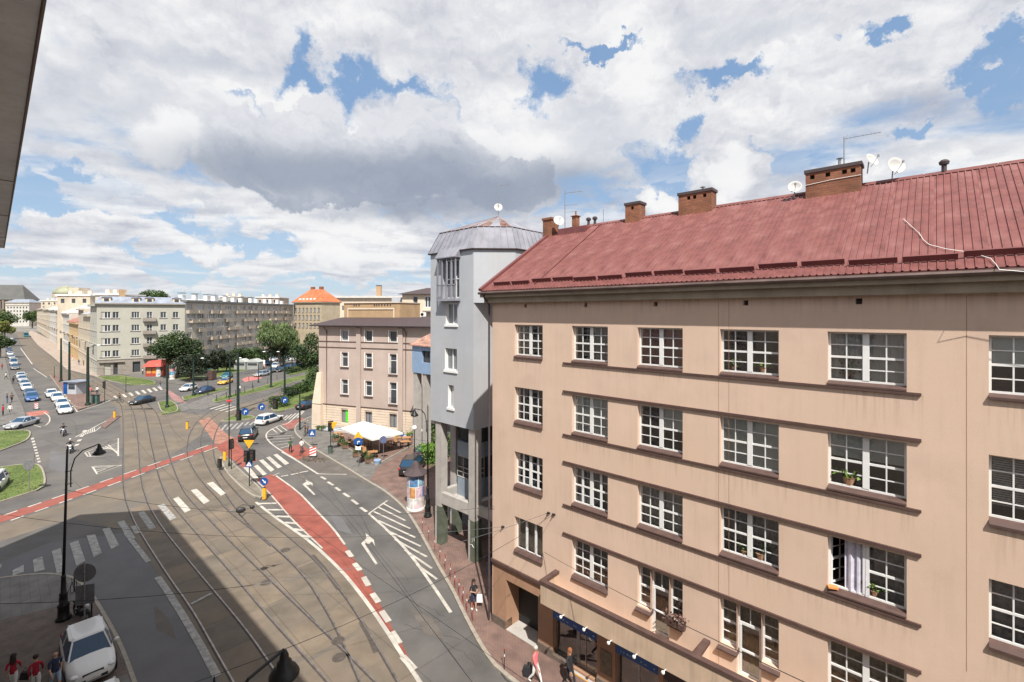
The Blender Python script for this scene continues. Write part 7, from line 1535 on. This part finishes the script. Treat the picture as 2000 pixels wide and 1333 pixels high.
# signs
def face_mesh(kind, m, r=.4):
    mb = MB(); T = Matrix.Rotation(R(90), 4, 'X')
    if kind == 'disc': mb.lathe([(r, -.012), (r, .012), (.01, .012)], 20, (0, 0, 0), T)
    elif kind == 'tri': mb.frust([(0, 0)] * 3, 0, [(0, 0)] * 3, 0) if False else mb.add([(-r, -.01, r * .6), (r, -.01, r * .6), (0, -.01, -r * 1.0), (-r, .01, r * .6), (r, .01, r * .6), (0, .01, -r)], [(0, 2, 1), (3, 4, 5), (0, 1, 4, 3), (1, 2, 5, 4), (2, 0, 3, 5)])
    elif kind == 'utri': mb.add([(-r, -.01, -r * .6), (r, -.01, -r * .6), (0, -.01, r * 1.0), (-r, .01, -r * .6), (r, .01, -r * .6), (0, .01, r)], [(0, 1, 2), (3, 5, 4), (0, 3, 4, 1), (1, 4, 5, 2), (2, 5, 3, 0)])
    else: mb.box(-r, r, -.012, .012, -r, r)
    return mb.mesh('plate', m)
def arrowm(kind):
    mb = MB()
    if kind == 'right': mb.box(-.10, -.04, -.022, -.013, -.25, .02).box(-.10, .1, -.022, -.013, .02, .09).add([(.06, -.02, .17), (.06, -.02, -.05), (.24, -.02, .055)], [(0, 1, 2)])
    elif kind == 'down': mb.add([(-.19, -.02, .13), (-.13, -.02, .19), (.08, -.02, -.02), (.02, -.02, -.08)], [(0, 3, 2, 1)]).add([(.17, -.02, -.17), (-.06, -.02, -.12), (.12, -.02, .06)], [(0, 2, 1)])
    elif kind == 'walker': mb.add([(0, -.02, .27), (-.27, -.02, -.22), (.27, -.02, -.22)], [(0, 1, 2)]); 
    return mb
def sign(px, py, items, label, z=.12, m='steel', r=.03, rz=0.0, group=None, extra=None, h_=None):
    v = G(px, py, z); t = thing('road_sign', label, 'road sign', (v.x, v.y, z), rz, group); top = 0
    for kind, cy, mm, rad, sym in items:
        zc = ZAT(v.y, cy) - z; top = max(top, zc + rad * .7); p = put('plate', face_mesh(kind, M[mm] if isinstance(mm, str) else mm, rad), t, (0, -.06, zc))
        if sym == 'walker': obj('white_triangle', arrowm('walker'), M['white'], p); obj('walking_figure', MB().add([(-.03, -.026, -.18), (.0, -.026, -.18), (.03, -.026, .02), (-.01, -.026, .05)], [(0, 1, 2, 3)]).add([(.02, -.026, .0), (.05, -.026, .0), (.10, -.026, -.18), (.07, -.026, -.18)], [(0, 1, 2, 3)]).add([(-.02, -.026, .06), (.03, -.026, .06), (.03, -.026, .12), (-.02, -.026, .12)], [(0, 1, 2, 3)]), M['black'], p)
        elif sym: obj('arrow', arrowm(sym), M['white'], p)
    obj('post', MB().tube([(0, 0, 0), (0, 0, h_ or top)], r, 7), M[m], t); return t
def traffic_light(x, y, z, rz, label, n=3, s=1.0, post=None):
    t = thing('traffic_light', label, 'traffic light', (x, y, z), rz, 'traffic lights'); obj('housing', MB().box(-.17 * s, .17 * s, -.12 * s, .12 * s, -.5 * s, .5 * s), M['trim'], t); obj('backboard', MB().box(-.3 * s, .3 * s, .125 * s, .14 * s, -.62 * s, .62 * s), M['black'], t)
    for i, c in enumerate(((.10, .012, .01), (.14, .08, .01), (.01, .08, .03))): l = obj('lens', MB().lathe([(.10 * s, 0), (.08 * s, .02), (.01, .03)], 12, (0, -.125 * s, .31 * s - i * .31 * s), Matrix.Rotation(R(90), 4, 'X')), LENS[i], t); obj('visor', MB().tube([(-.11 * s, -.2 * s, .31 * s - i * .31 * s), (-.08 * s, -.2 * s, .40 * s - i * .31 * s), (.08 * s, -.2 * s, .40 * s - i * .31 * s), (.11 * s, -.2 * s, .31 * s - i * .31 * s)], .02 * s, 4), M['trim'], l)
    if post: obj('post', MB().tube([(0, .1, .4), (0, .1, -z + post)], .05, 7), M['dgreen'], t)
    return t
LENS = [plain('red_lens', (.10, .012, .01), .3), plain('amber_lens', (.14, .08, .01), .3), plain('green_lens', (.01, .08, .03), .3)]
def tl(px, pyb, pyc, rz, label, s=1.0, z=.12): v = G(px, pyb, z); return traffic_light(v.x, v.y, ZAT(v.y, pyc), rz, label, s=s, post=z)
M['yback'] = M['yellow']
sign(487, 950, (('tri', 866, 'yellow', .52, None), ('box', 906, 'blue_sign', .34, 'walker')), 'yellow inverted triangle above a blue crossing sign on the signal island', m='dgreen', r=.05)
v = G(487, 950, .12)
traffic_light(v.x - .22, v.y - .22, ZAT(v.y, 891), 0, 'left traffic light of the pair beneath the yellow triangle', s=.9); traffic_light(v.x + .38, v.y - .22, ZAT(v.y, 889), 0, 'right traffic light of the pair beneath the yellow triangle', s=.9)
tl(453, 917, 868, R(70), 'traffic light seen from the side left of the black SUV', s=.9); tl(428, 918, 906, 0, 'low traffic light at the left end of the signal island', s=.8); tl(646, 884, 833, R(30), 'traffic light on the pavement beside the grey bin', s=1.0); tl(203, 787, 752, R(-40), 'traffic light seen from behind on the tram platform', s=1.3)
sign(651, 884, (('tri', 830, 'yellow', .55, None),), 'yellow inverted triangle sign beside the cafe', r=.03)
sign(610, 874, (('box', 846, 'blue_sign', .42, 'walker'),), 'blue pedestrian crossing sign at the kerb by the pink house')
sign(700, 912, (('utri', 851, 'yellow', .52, None), ('disc', 863.5, 'blue_sign', .5, 'right'), ('box', 873.5, 'white', .3, None)), 'orange warning triangle above a blue right arrow sign in front of the cafe')
sign(749, 899, (('disc', 859, mat('sign_back', (.10, .12, .22), .6), .42, None),), 'round sign seen from behind at the cafe terrace corner', z=.22); sign(785, 872, (('disc', 848, 'blue_sign', .30, None),), 'small blue sign beside the planters at the right of the cafe', z=.22)
sign(57, 961.5, (('disc', 908, 'steel', .52, None),), 'round grey sign on a thin post on the lower left grass island')
v = G(165, 1223, .12); t = thing('road_sign', 'large round sign with a long plate seen from behind near the parked motorbike', 'road sign', (v.x, v.y, .12), R(18)); obj('post', MB().tube([(0, 0, 0), (0, 0, 3.5)], .035, 7), M['steel'], t); bk = mat('sign_back_grey', (.13, .135, .145), .6, .1, 3)
put('disc', face_mesh('disc', bk, .50), t, (0, .05, ZAT(v.y, 1120) - .12)); obj('long_plate', MB().box(-.42, .42, .04, .06, 1.15, 2.2), bk, t)
for z in (1.4, 2.0, 2.9): obj('clamp', MB().box(-.08, .08, -.03, .04, z, z + .05), M['steel'], t)
x_, y_ = gx(145, 1160); tag(obj('bollard_post', MB().tube([(0, 0, .1), (0, 0, 1.1)], .035, 7).ball((0, 0, 1.12), .05, 8), M['black'], loc=(x_, y_, 0)), 'thin black post at the kerb left of the large round sign', 'bollard'); x_, y_ = gx(179, 1215); tag(obj('bollard_post', MB().tube([(0, 0, .1), (0, 0, 1.1)], .035, 7).ball((0, 0, 1.12), .05, 8), M['black'], loc=(x_, y_, 0)), 'thin black post at the kerb beside the parked motorbike', 'bollard')
# yellow marker posts
def marker(px, py, label, disc=None, sym=None, h=1.0, z=.12):
    v = G(px, py, z); t = thing('marker_post', label, 'marker post', (v.x, v.y, z), 0, 'yellow marker posts'); obj('body', MB().box(-.14, .14, -.09, .09, 0, h), M['yellow'], t); obj('cap', MB().box(-.12, .12, -.07, .07, h + .001, h + .06), M['trim'], t)
    if disc: p = put('disc', face_mesh('disc', M[disc], .36), t, (0, -.05, h + .62)); obj('stem', MB().tube([(0, 0, h), (0, 0, h + .5)], .025, 6), M['steel'], t); (obj('arrow', arrowm(sym), M['white'], p) if sym else None)
    return t
marker(516.5, 975, 'yellow marker with a blue arrow disc at the near tip of the signal island', 'blue_sign', 'down'); marker(439, 899, 'yellow marker post on the signal island beside the green mast'); marker(365.6, 838, 'yellow marker post alone among the tram tracks', z=0); marker(224, 816, 'yellow marker with a grey disc on the small traffic island', 'steel')
# overhead signal gantry
v = G(585.6, 840, .12); gt = thing('signal_gantry', 'black curved gantry pole with blue signs and lights over the side road', 'gantry', (v.x, v.y, .12)); e_ = Vector((-32.9 - v.x, 56 - v.y, 0)); ez = 5.35
obj('pole', MB().tube([(0, 0, 0), (0, 0, 3.6), (0, 0, 4.8)], [.13, .10, .085], 9), M['dgreen'], gt); u_ = e_.normalized(); obj('arm', MB().tube([(0, 0, 4.8), tuple(u_ * .35 + Vector((0, 0, 5.5))), tuple(u_ * 1.4 + Vector((0, 0, 5.85))), tuple(u_ * 3.2 + Vector((0, 0, 5.6))), tuple(e_ + Vector((0, 0, ez)))], [.085, .075, .065, .055, .03], 8), M['dgreen'], gt)
def on_arm(f, dz=0): return v + e_ * f + Vector((0, 0, 5.5 - .15 * f + dz))
for f, nm in ((.28, 'rightmost blue arrow sign on the gantry arm, behind the pole'), (.66, 'middle blue arrow sign hanging on the gantry arm'), (.90, 'leftmost blue arrow sign at the end of the gantry arm')):
    p = on_arm(f, -.55); t = thing('lane_sign', nm, 'road sign', tuple(p), 0, 'blue lane signs on the gantry'); q_ = put('plate', face_mesh('disc', M['blue_sign'], .46), t, (0, -.1, 0)); a = obj('arrow', arrowm('right'), M['white'], q_); a.scale = (1.15, 1, 1.15); obj('bracket', MB().tube([(0, 0, 0), (0, 0, .75)], .03, 5), M['steel'], t)
p = on_arm(.45, -.75); traffic_light(p.x, p.y, p.z, 0, 'large traffic light hanging on the gantry arm', s=1.1); p = on_arm(1.0, -.75); traffic_light(p.x, p.y, p.z, 0, 'traffic light at the left end of the gantry arm', s=1.0)
# barrier boards
def chevron(px, py, label, w=.35, h=1.1, z=0):
    v = G(px, py, z); t = thing('warning_board', label, 'warning board', (v.x, v.y, z), 0, 'red and white warning boards'); obj('board', MB().box(-w, w, -.02, .02, .15, h), M['white'], t)
    for i in range(3): z0 = .2 + i * .32; obj('stripe', MB().add([(-w, -.025, z0), (w, -.025, z0 + .3), (w, -.025, z0 + .45), (-w, -.025, z0 + .15)], [(0, 1, 2, 3)]), M['red_s'], t)
    obj('foot', MB().box(-.45, .45, -.2, .2, 0, .12), M['trim'], t)
chevron(611, 893, 'red and white striped board on the broken strip at the kerb', .38, 1.15); chevron(512, 720, 'far red and white board in the car park', .9, 2.6); chevron(71, 800, 'red and white striped board beside the bright blue car', .3, 1.1)
M['red_dull'] = plain('dull_red', (.32, .03, .025), .6)
# red and white chain posts along the kerb on the right
for i, (px, py) in enumerate(((822, 1038), (834, 1057), (846, 1078), (856, 1098), (866, 1116), (876, 1134), (885, 1150), (893, 1166), (901, 1182), (908, 1198), (919, 1216), (981, 1312))):
    v = G(px, py, .12); pos = 'nearest the advertising column' if i == 0 else 'alone by the bottom edge' if i == 11 else 'number %s from the column' % ('two three four five six seven eight nine ten eleven'.split()[i - 1])
    v = v + NV * .15
    t = thing('chain_post', 'slim red and white chain post at the right kerb, ' + pos, 'bollard', (v.x, v.y, .12), 0, 'red and white posts along the right kerb'); b_ = obj('post', MB().tube([(0, 0, 0), (0, 0, .95)], .02, 7), M['red_dull'] if i != 11 else M['trim'], t); obj('white_band', MB().lathe([(.023, .62), (.023, .74)], 8), M['white'], t); obj('knob', MB().ball((0, 0, .98), .04, 8), M['red_dull'], t)
# green posts (fence of the tram verge), thin railing posts far off
for i, (px, py) in enumerate(((423, 784), (442, 778), (460, 773), (478, 768), (494, 764), (523, 750), (541, 742), (493, 757), (486, 745), (562, 765), (580, 760), (592, 757))):
    v = G(px, py, .12); tag(obj('verge_post', MB().tube([(0, 0, 0), (0, 0, 1.15)], .055, 6).ball((0, 0, 1.15), .07, 6), M['dgreen'], loc=(v.x, v.y, .12)), 'small dark green post in the rows along the tram verge', 'post', 'dark green posts along the tram verge')
# advertising columns
def ad_column(px, py, label, s=1.0, roof='slate', cols=('blue', 'pink', 'white')):
    v = G(px, py, .12); t = thing('advertising_column', label, 'advertising column', (v.x, v.y, .12), 0, 'round advertising columns'); R0 = .74 * s; obj('drum', MB().lathe([(R0 + .04, 0), (R0 + .04, .18), (R0, .2), (R0, 3.05)], 24), M['white'], t, False)
    obj('roof', MB().lathe([(R0 + .06, 3.0), (R0 + .32, 3.02), (R0 + .34, 3.08), (R0 * .7, 3.5), (R0 * .35, 3.95), (.05, 4.1)], 8), M[roof], t)
    rnd = random.Random(int(px)); pal = {'blue': [(.05, .22, .38), (.10, .33, .5), (.22, .42, .5)], 'pink': [(.55, .18, .28), (.6, .45, .5), (.35, .2, .45), (.6, .3, .12)], 'white': [(.62, .60, .58), (.5, .5, .52), (.6, .52, .46)]}
    for b, (z0, z1) in enumerate(((2.08, 2.95), (1.12, 2.02), (.22, 1.06))):
        n = (6, 8, 7)[b]
        for k in range(n):
            a0 = 2 * math.pi * k / n + b; a1 = a0 + 2 * math.pi / n * .93; mb = MB(); seg = 4
            for j in range(seg):
                p, q_ = a0 + (a1 - a0) * j / seg, a0 + (a1 - a0) * (j + 1) / seg; mb.quad(((R0 + .012) * math.cos(p), (R0 + .012) * math.sin(p), z0), ((R0 + .012) * math.cos(q_), (R0 + .012) * math.sin(q_), z0), ((R0 + .012) * math.cos(q_), (R0 + .012) * math.sin(q_), z1), ((R0 + .012) * math.cos(p), (R0 + .012) * math.sin(p), z1))
            c = rnd.choice(pal[cols[b]]); m = mat('poster', c, .6, .3, 2.2, col2=rnd.choice(pal[rnd.choice(('blue', 'pink', 'white'))])); obj('poster', mb, m, t)
    return t
ad_column(812, 993, 'large round advertising column with colourful posters by the tower'); ad_column(311, 735, 'far advertising column directly right of the red kiosk', .95, 'zinc_blue', ('blue', 'white', 'white')); ad_column(336.5, 741, 'far advertising column with a green roof by the dark tree', .8, 'dgreen', ('pink', 'blue', 'white'))
# kiosk, shelter, sheds, booth
v = G(284, 736, .12); k = thing('red_kiosk', 'small red kiosk with a sloping red roof by the grey corner house', 'kiosk', (v.x, v.y, .12), R(12)); obj('body', MB().box(0, 4.2, 0, 3, 0, 2.6), mat('kiosk_red', (.36, .05, .03), .6, .15, 2), k); obj('roof', MB().hexa([(-.5, -.9, 2.61), (4.7, -.9, 2.61), (4.7, 3.3, 2.61), (-.5, 3.3, 2.61)], [(.6, .4, 4.1), (5.2, .4, 4.4), (5.2, 2.2, 4.4), (.6, 2.2, 4.1)]), M['tiles'] if 0 else mat('kiosk_roof', (.42, .07, .05), .7, .15, 1.5), k)
for i in range(3): obj('window', MB().box(.3 + i * 1.3, 1.35 + i * 1.3, -.03, -.001, .8, 2.2), [plain('tan_goods', (.5, .25, .1), .5), plain('orange_goods', (.65, .22, .03), .5), plain('dark_goods', (.1, .04, .03), .5)][i], k)  # window panels in plain tan, orange and dark brown
v = G(367, 742, .12); sh_ = thing('tram_shelter', 'glass waiting shelter with a green roof among the trees', 'shelter', (v.x, v.y, .12), R(-4)); obj('roof', MB().box(-.4, 5.4, -.6, 1.7, 2.45, 2.6), mat('green_roof', (.14, .30, .22), .6, .1, 2), sh_)
for x in (0, 1.25, 2.5, 3.75, 5.0): obj('post', MB().box(x, x + .08, 1.3, 1.38, 0, 2.44).box(x, x + .08, 0, .08, 0, 2.44) if x in (0, 5.0) else MB().box(x, x + .08, 1.3, 1.38, 0, 2.44), M['steel'], sh_)
obj('glass', MB().box(.08, 5.0, 1.32, 1.34, .3, 2.2), M['glass'], sh_); obj('bench', MB().box(.5, 4.5, .8, 1.2, .42, .5), M['dgreen'], sh_); obj('poster_panel', MB().box(5.3, 6.6, -.2, 1.4, .1, 2.3), M['brown_trim'], sh_)
for i, (px, lb) in enumerate(((457, 'left grey shed with a barrel roof in front of the dark trees'), (482, 'right grey shed with a barrel roof in front of the dark trees'))):
    v = G(px, 722, .12); s_ = thing('market_shed', lb, 'shed', (v.x, v.y, .12), R(-6), 'grey barrel-roofed sheds'); obj('body', MB().box(0, 3.6, 0, 2.4, 0, 2.2), mat('shed_grey', (.30, .31, .30), .8, .1, 1), s_); obj('window', MB().box(.3, 3.3, -.03, -.001, 1.2, 1.9), M['glass_far'], s_); r_ = MB()
    pr = [(0 - .1 + 3.8 * j / 8, 2.21 + math.sin(math.pi * j / 8) * .95) for j in range(9)]; r_.add([(a, -.1, b) for a, b in pr] + [(a, 2.5, b) for a, b in pr], [tuple(range(8, -1, -1)), tuple(range(9, 18))] + [(j, j + 1, j + 10, j + 9) for j in range(8)]); obj('roof', r_, mat('shed_roof', (.42, .44, .43), .6, .1, 1), s_)
v = G(139, 770, .14); bo = thing('blue_booth', 'small booth with blue side on the tram platform', 'booth', (v.x - .8, v.y, .14), R(-10)); obj('body', MB().box(0, 2.2, 0, 2.6, 0, 2.5), M['grey_wall'], bo); obj('blue_panel', MB().box(-.9, -.01, -.1, 2.6, 0, 2.5), M['blue_sign'], bo); obj('roof', MB().box(-1, 3.2, -.4, 2.8, 2.51, 2.65), M['zinc_blue'], bo); obj('window', MB().box(.3, 1.9, -.03, -.001, 1.0, 2.1), M['glass_far'], bo)
v = G(186, 788, .14); gb = thing('switch_cabinet', 'green switch cabinet beside the thick pole on the platform', 'cabinet', (v.x, v.y, .14), R(0)); obj('cabinet_body', MB().box(-.6, .6, -.3, .3, 0, 1.5), mat('cabinet_green', (.06, .12, .10), .6, .15, 2), gb); obj('lid', MB().box(-.66, .66, -.36, .36, 1.51, 1.58), M['dgreen'], gb); obj('door_gap', MB().box(-.01, .01, -.31, -.301, .1, 1.45), M['black'], gb)
v = G(645, 884, .12); bn = thing('litter_bin', 'grey-green litter bin at the foot of the traffic light', 'bin', (v.x + .15, v.y - .4, .12)); obj('bin_body', MB().lathe([(.22, 0), (.27, .8), (.28, .85), (.20, .86)], 14), mat('bin_green', (.08, .11, .09), .7, .1, 3), bn); obj('rim', MB().lathe([(.29, .84), (.29, .9), (.18, .91)], 14), M['black'], bn)
v = G(184, 1107, .12)
# ---- the cafe terrace
M['canvas'] = mat('parasol_canvas', (.68, .68, .62), .9, .05, 1.5); M['wood'] = mat('table_wood', (.42, .22, .10), .7, .2, 4)
def parasol(x, y, label, s=2.05, zt=3.2, ze=2.3):
    t = thing('cafe_parasol', label, 'parasol', (x, y, .22), R(45), 'large square cafe parasols'); c = [(-s, -s, ze), (s, -s, ze), (s, s, ze), (-s, s, ze)]; a_ = (0, 0, zt); cp_ = MB()
    for i in range(4): cp_.add([c[i], c[(i + 1) % 4], a_], [(0, 1, 2)]); p, q_ = c[i], c[(i + 1) % 4]; cp_.quad((p[0], p[1], p[2] - .2), (q_[0], q_[1], q_[2] - .2), q_, p)
    obj('canopy', cp_, M['canvas'], t); obj('pole', MB().tube([(0, 0, 0), (0, 0, zt + .1)], .045, 8), M['white'], t); obj('base', MB().box(-.5, .5, -.5, .5, 0, .09), M['plinth'], t); rb = MB()
    for i in range(4): p = c[i]; obj('rib', MB().tube([(0, 0, zt - .12), (p[0] * .97, p[1] * .97, p[2] - .03)], .018, 5), M['wood'], t)
    return t
v = G(740.8, 882.8, .22); parasol(v.x, v.y, 'right, nearer one of the two white square cafe parasols'); parasol(-18.7, 58.6, 'left one of the two white square cafe parasols')
_tb = {}
def table(px, py, label, rz=.3):
    v = G(px, py, .22); t = thing('cafe_table', label, 'table', (v.x, v.y, .22), rz, 'wooden cafe tables')
    if not _tb: _tb['top'] = MB().box(-.6, .6, -.4, .4, .72, .76).mesh('tabletop', M['wood']); _tb['leg'] = MB().box(-.03, .03, -.03, .03, 0, .72).mesh('leg', M['black']); _tb['seat'] = MB().box(-.21, .21, -.21, .21, .43, .47).mesh('seat', M['wood']); _tb['back'] = MB().box(-.21, .21, -.02, .02, .5, .88).mesh('backrest', M['wood']); _tb['cl'] = MB().box(-.02, .02, -.02, .02, 0, .43).mesh('leg', M['black'])
    put('tabletop', _tb['top'], t)
    for a in (-.5, .5):
        for b in (-.32, .32): put('leg', _tb['leg'], t, (a, b, 0))
def chair(px, py, label, rz):
    v = G(px, py, .22); t = thing('cafe_chair', label, 'chair', (v.x, v.y, .22), rz, 'wooden cafe chairs'); put('seat', _tb['seat'], t); put('backrest', _tb['back'], t, (0, .2, 0))
    for a in (-.18, .18):
        for b in (-.18, .18): put('leg', _tb['cl'], t, (a, b, 0))
TB = ((690, 874, 'cafe table nearest the orange warning sign'), (705, 884, 'cafe table right of the blue arrow sign'), (727, 895, 'cafe table at the near corner of the terrace'), (757, 874, 'single cafe table right of the parasol pole'), (777, 866, 'cafe table at the terrace right edge, left one'), (793, 866, 'cafe table at the terrace right edge, right one'), (790, 874, 'cafe table nearest the kerb at the right edge'), (660, 856, 'cafe table at the left end under the parasol'), (716, 873, 'cafe table in the shade between the parasols'))
for px, py, lb in TB: table(px, py, lb)
for i, (px, py, rz) in enumerate(((683, 872, .3), (697, 880, 3.4), (712, 889, .4), (722, 900, 3.3), (733, 892, 1.9), (763, 878, 2.0), (751, 870, 5.0), (772, 870, .5), (800, 870, 1.2), (668, 858, 2.2), (722, 868, .2), (709, 869, 3.0))):
    chair(px, py, 'wooden cafe chair ' + ['left of the orange warning sign post, nearest the kerb', 'just behind the orange warning sign post', 'right of the orange warning sign post', 'at the front corner planter', 'between the front corner planter and the blue tub', 'right of the parasol base', 'left behind the parasol base', 'left of the right edge tables', 'at the far right end by the kerb', 'near the left end planters', 'deep in the shade between the parasols', 'in the shade left of the middle table'][i], rz)
M['planter'] = mat('planter_box', (.20, .12, .08), .8, .2, 3)
for i, (px, py, lb) in enumerate(((655, 862, 'planter with grasses at the left end of the cafe terrace'), (666, 870, 'second planter from the left along the terrace front'), (676, 875, 'third planter from the left along the terrace front'), (697, 891, 'planter behind the orange warning sign post'), (712, 899, 'planter near the front corner of the terrace'), (722, 903, 'planter at the front corner of the terrace'), (800, 856, 'planter with bright green leaves at the far right of the terrace'), (795, 850, 'planter with yellow-green leaves behind the right tables'), (779, 858, 'planter left of the right edge tables'))):
    v = G(px, py, .22); t = thing('planter', lb, 'planter', (v.x, v.y, .2), .7, 'planters round the cafe terrace'); obj('box', MB().box(-.45, .45, -.18, .18, 0, .42), M['planter'], t); rnd = random.Random(i); mb = MB()
    for _ in range(160):
        p = Vector((rnd.uniform(-.45, .45), rnd.gauss(0, .14), .4 + abs(rnd.gauss(0, .3)))); a = Vector([rnd.uniform(-1, 1) for _ in range(3)]).normalized() * .11; b = Vector([rnd.uniform(-1, 1) for _ in range(3)]).normalized() * .06; mb.quad(tuple(p - a), tuple(p + b), tuple(p + a), tuple(p - b))
    obj('plants', mb, M['lf_bright'] if i > 5 else M['lf_mid'], t)
v = G(821, 890, .13)
for i, (px, py, pb, lb) in enumerate(((809.5, 836, 900, 'left one of the two white globe lamps beside the cafe'), (821.5, 842, 880, 'right one of the two white globe lamps beside the cafe'))):
    v = G(px, pb, .12); H = ZAT(v.y, py) - .12; t = thing('globe_lamp', lb, 'street lamp', (v.x, v.y, .12), 0, 'white globe lamps'); obj('post', MB().tube([(0, 0, 0), (0, 0, H - .2)], [.07, .045], 8), M['black'], t); obj('globe', MB().ball((0, 0, H), .28, 14), M['white'], t, True)
v = G(737, 907, .12); tag(obj('flower_tub', MB().lathe([(.3, 0), (.42, .45), (.4, .5), (.2, .5)], 12), M['blue_wall'], loc=(v.x, v.y, .12)), 'blue-grey round tub at the kerb corner of the terrace', 'tub')
# rubble on the broken strip
rnd = random.Random(3); mb = MB()
for _ in range(160):
    a = rnd.random(); px, py = 590 + a * 45 + rnd.gauss(0, 3), 897 + a * 2 + rnd.gauss(0, 2.5); v = G(px, py); s = rnd.uniform(.05, .14); mb.obox((v.x, v.y, s * .4), s, s * .8, s * .8, rnd.uniform(0, 3))
tag(obj('rubble', mb, M['sidedirt']), 'loose rubble scattered beside the red patch at the kerb', 'rubble', kind='stuff')
# ---------------------------------------------------------------- overhead wires
def WALL(px, py, off=-.05):
    k = (px - 1000) / F; n0 = CB.dot(NV) + off; Y = n0 / (k * NV.x + NV.y); return Vector((k * Y, Y, ZAT(Y, py)))
def wire(a, b, sag, label, r=.010, n=14, group='overhead wires'):
    a, b = Vector(a), Vector(b); pts = [a.lerp(b, i / n) - Vector((0, 0, sag * 4 * (i / n) * (1 - i / n))) for i in range(n + 1)]; return tag(obj('overhead_wire', MB().tube([tuple(p) for p in pts], r, 4), M['black']), label, 'overhead wire', group)
h1, h2, h3 = WALL(982, 1029), WALL(1071, 1002), WALL(1081, 1005)
NW = lambda s, z: Vector((E1.x, E1.y, 0)) + Ed * s - En * .5 + Vector((0, 0, z))
wire(h1, NW(2, 7.0), .9, 'span wire from the first wall hook of the beige house to the near house'); wire(h2, NW(14, 7.4), 1.0, 'span wire from the second wall hook over the tram tracks'); wire(h3, NW(22, 7.6), .8, 'span wire from the third wall hook toward the lower left')
wire(WALL(1061, 1078), (6.9, 7, 10.3), .15, 'slack wire running across the beige facade towards the lower right')
v1 = G(465, 814); v2 = G(556, 786); v0 = G(171.5, 792); v3 = G(326.5, 796); v4 = G(447.5, 911); z7 = Vector((0, 0, 7))
for a, b, lb in ((v0, v3, 'span wire between the platform pole and the grass island pole'), (v3, v1, 'span wire between the grass island pole and the thick pole'), (v1, v2, 'span wire between the thick pole and the hedge island pole'), (v4, v3, 'span wire between the signal mast and the grass island pole')): wire(a + z7, b + z7, .4, lb, .018)
wire(WALL(966, 990), G(124, 1210) + Vector((0, 0, 7.2)), .9, 'span wire between the beige corner and the tall lamp post'); wire(G(835, 1009) + Vector((0, 0, 6.3)), G(447, 911) + z7, .5, 'span wire from the tower lamp post to the signal mast')
for ka, kb, lb in (('a', 'b', 'contact wire above the leftmost tram track'), ('c', 'd', 'contact wire above the middle tram track'), ('e', 'f', 'contact wire above the right tram track')):
    wa, wb = railW[ka], railW[kb]; pts = []
    for p in wa[::3]:
        q_ = min(wb, key=lambda z: (z - p).length); pts.append(((p.x + q_.x) / 2, (p.y + q_.y) / 2, 5.7))
    tag(obj('contact_wire', MB().tube(pts, .009, 4), M['black']), lb, 'overhead wire', 'overhead wires')
for i, h in enumerate((h1, h2, h3)): tag(obj('wall_hook', MB().tube([tuple(h + NV * .08), tuple(h - NV * .12)], .03, 6).lathe([(.09, -.02), (.09, .02)], 10, tuple(h + NV * .03)), M['black']), 'iron wall hook on the beige facade, ' + ('leftmost', 'middle', 'rightmost')[i] + ' of three', 'hook', 'wire hooks on the beige facade')
sw_t = G(478, 1002)
hangers = thing('wire_switch', 'dark wire switch gear hanging over the tracks by the near island tip', 'wire fitting', tuple(G(478, 996, 5.6)), .5); obj('fitting_body', MB().ball((-.2, 0, .02), .2, 8, (1.3, .7, .9)).ball((.38, 0, .08), .12, 8, (1.2, .7, .9)).tube([(-.5, 0, .15), (-.1, .1, .3), (.5, 0, .12)], .03, 5).tube([(-.3, 0, -.2), (-.15, 0, -.38), (.05, .05, -.2)], .03, 5), M['trim'], hangers); obj('hanger', MB().tube([(-.9, 0, .05), (.9, 0, .1)], .025, 5), M['black'], hangers)
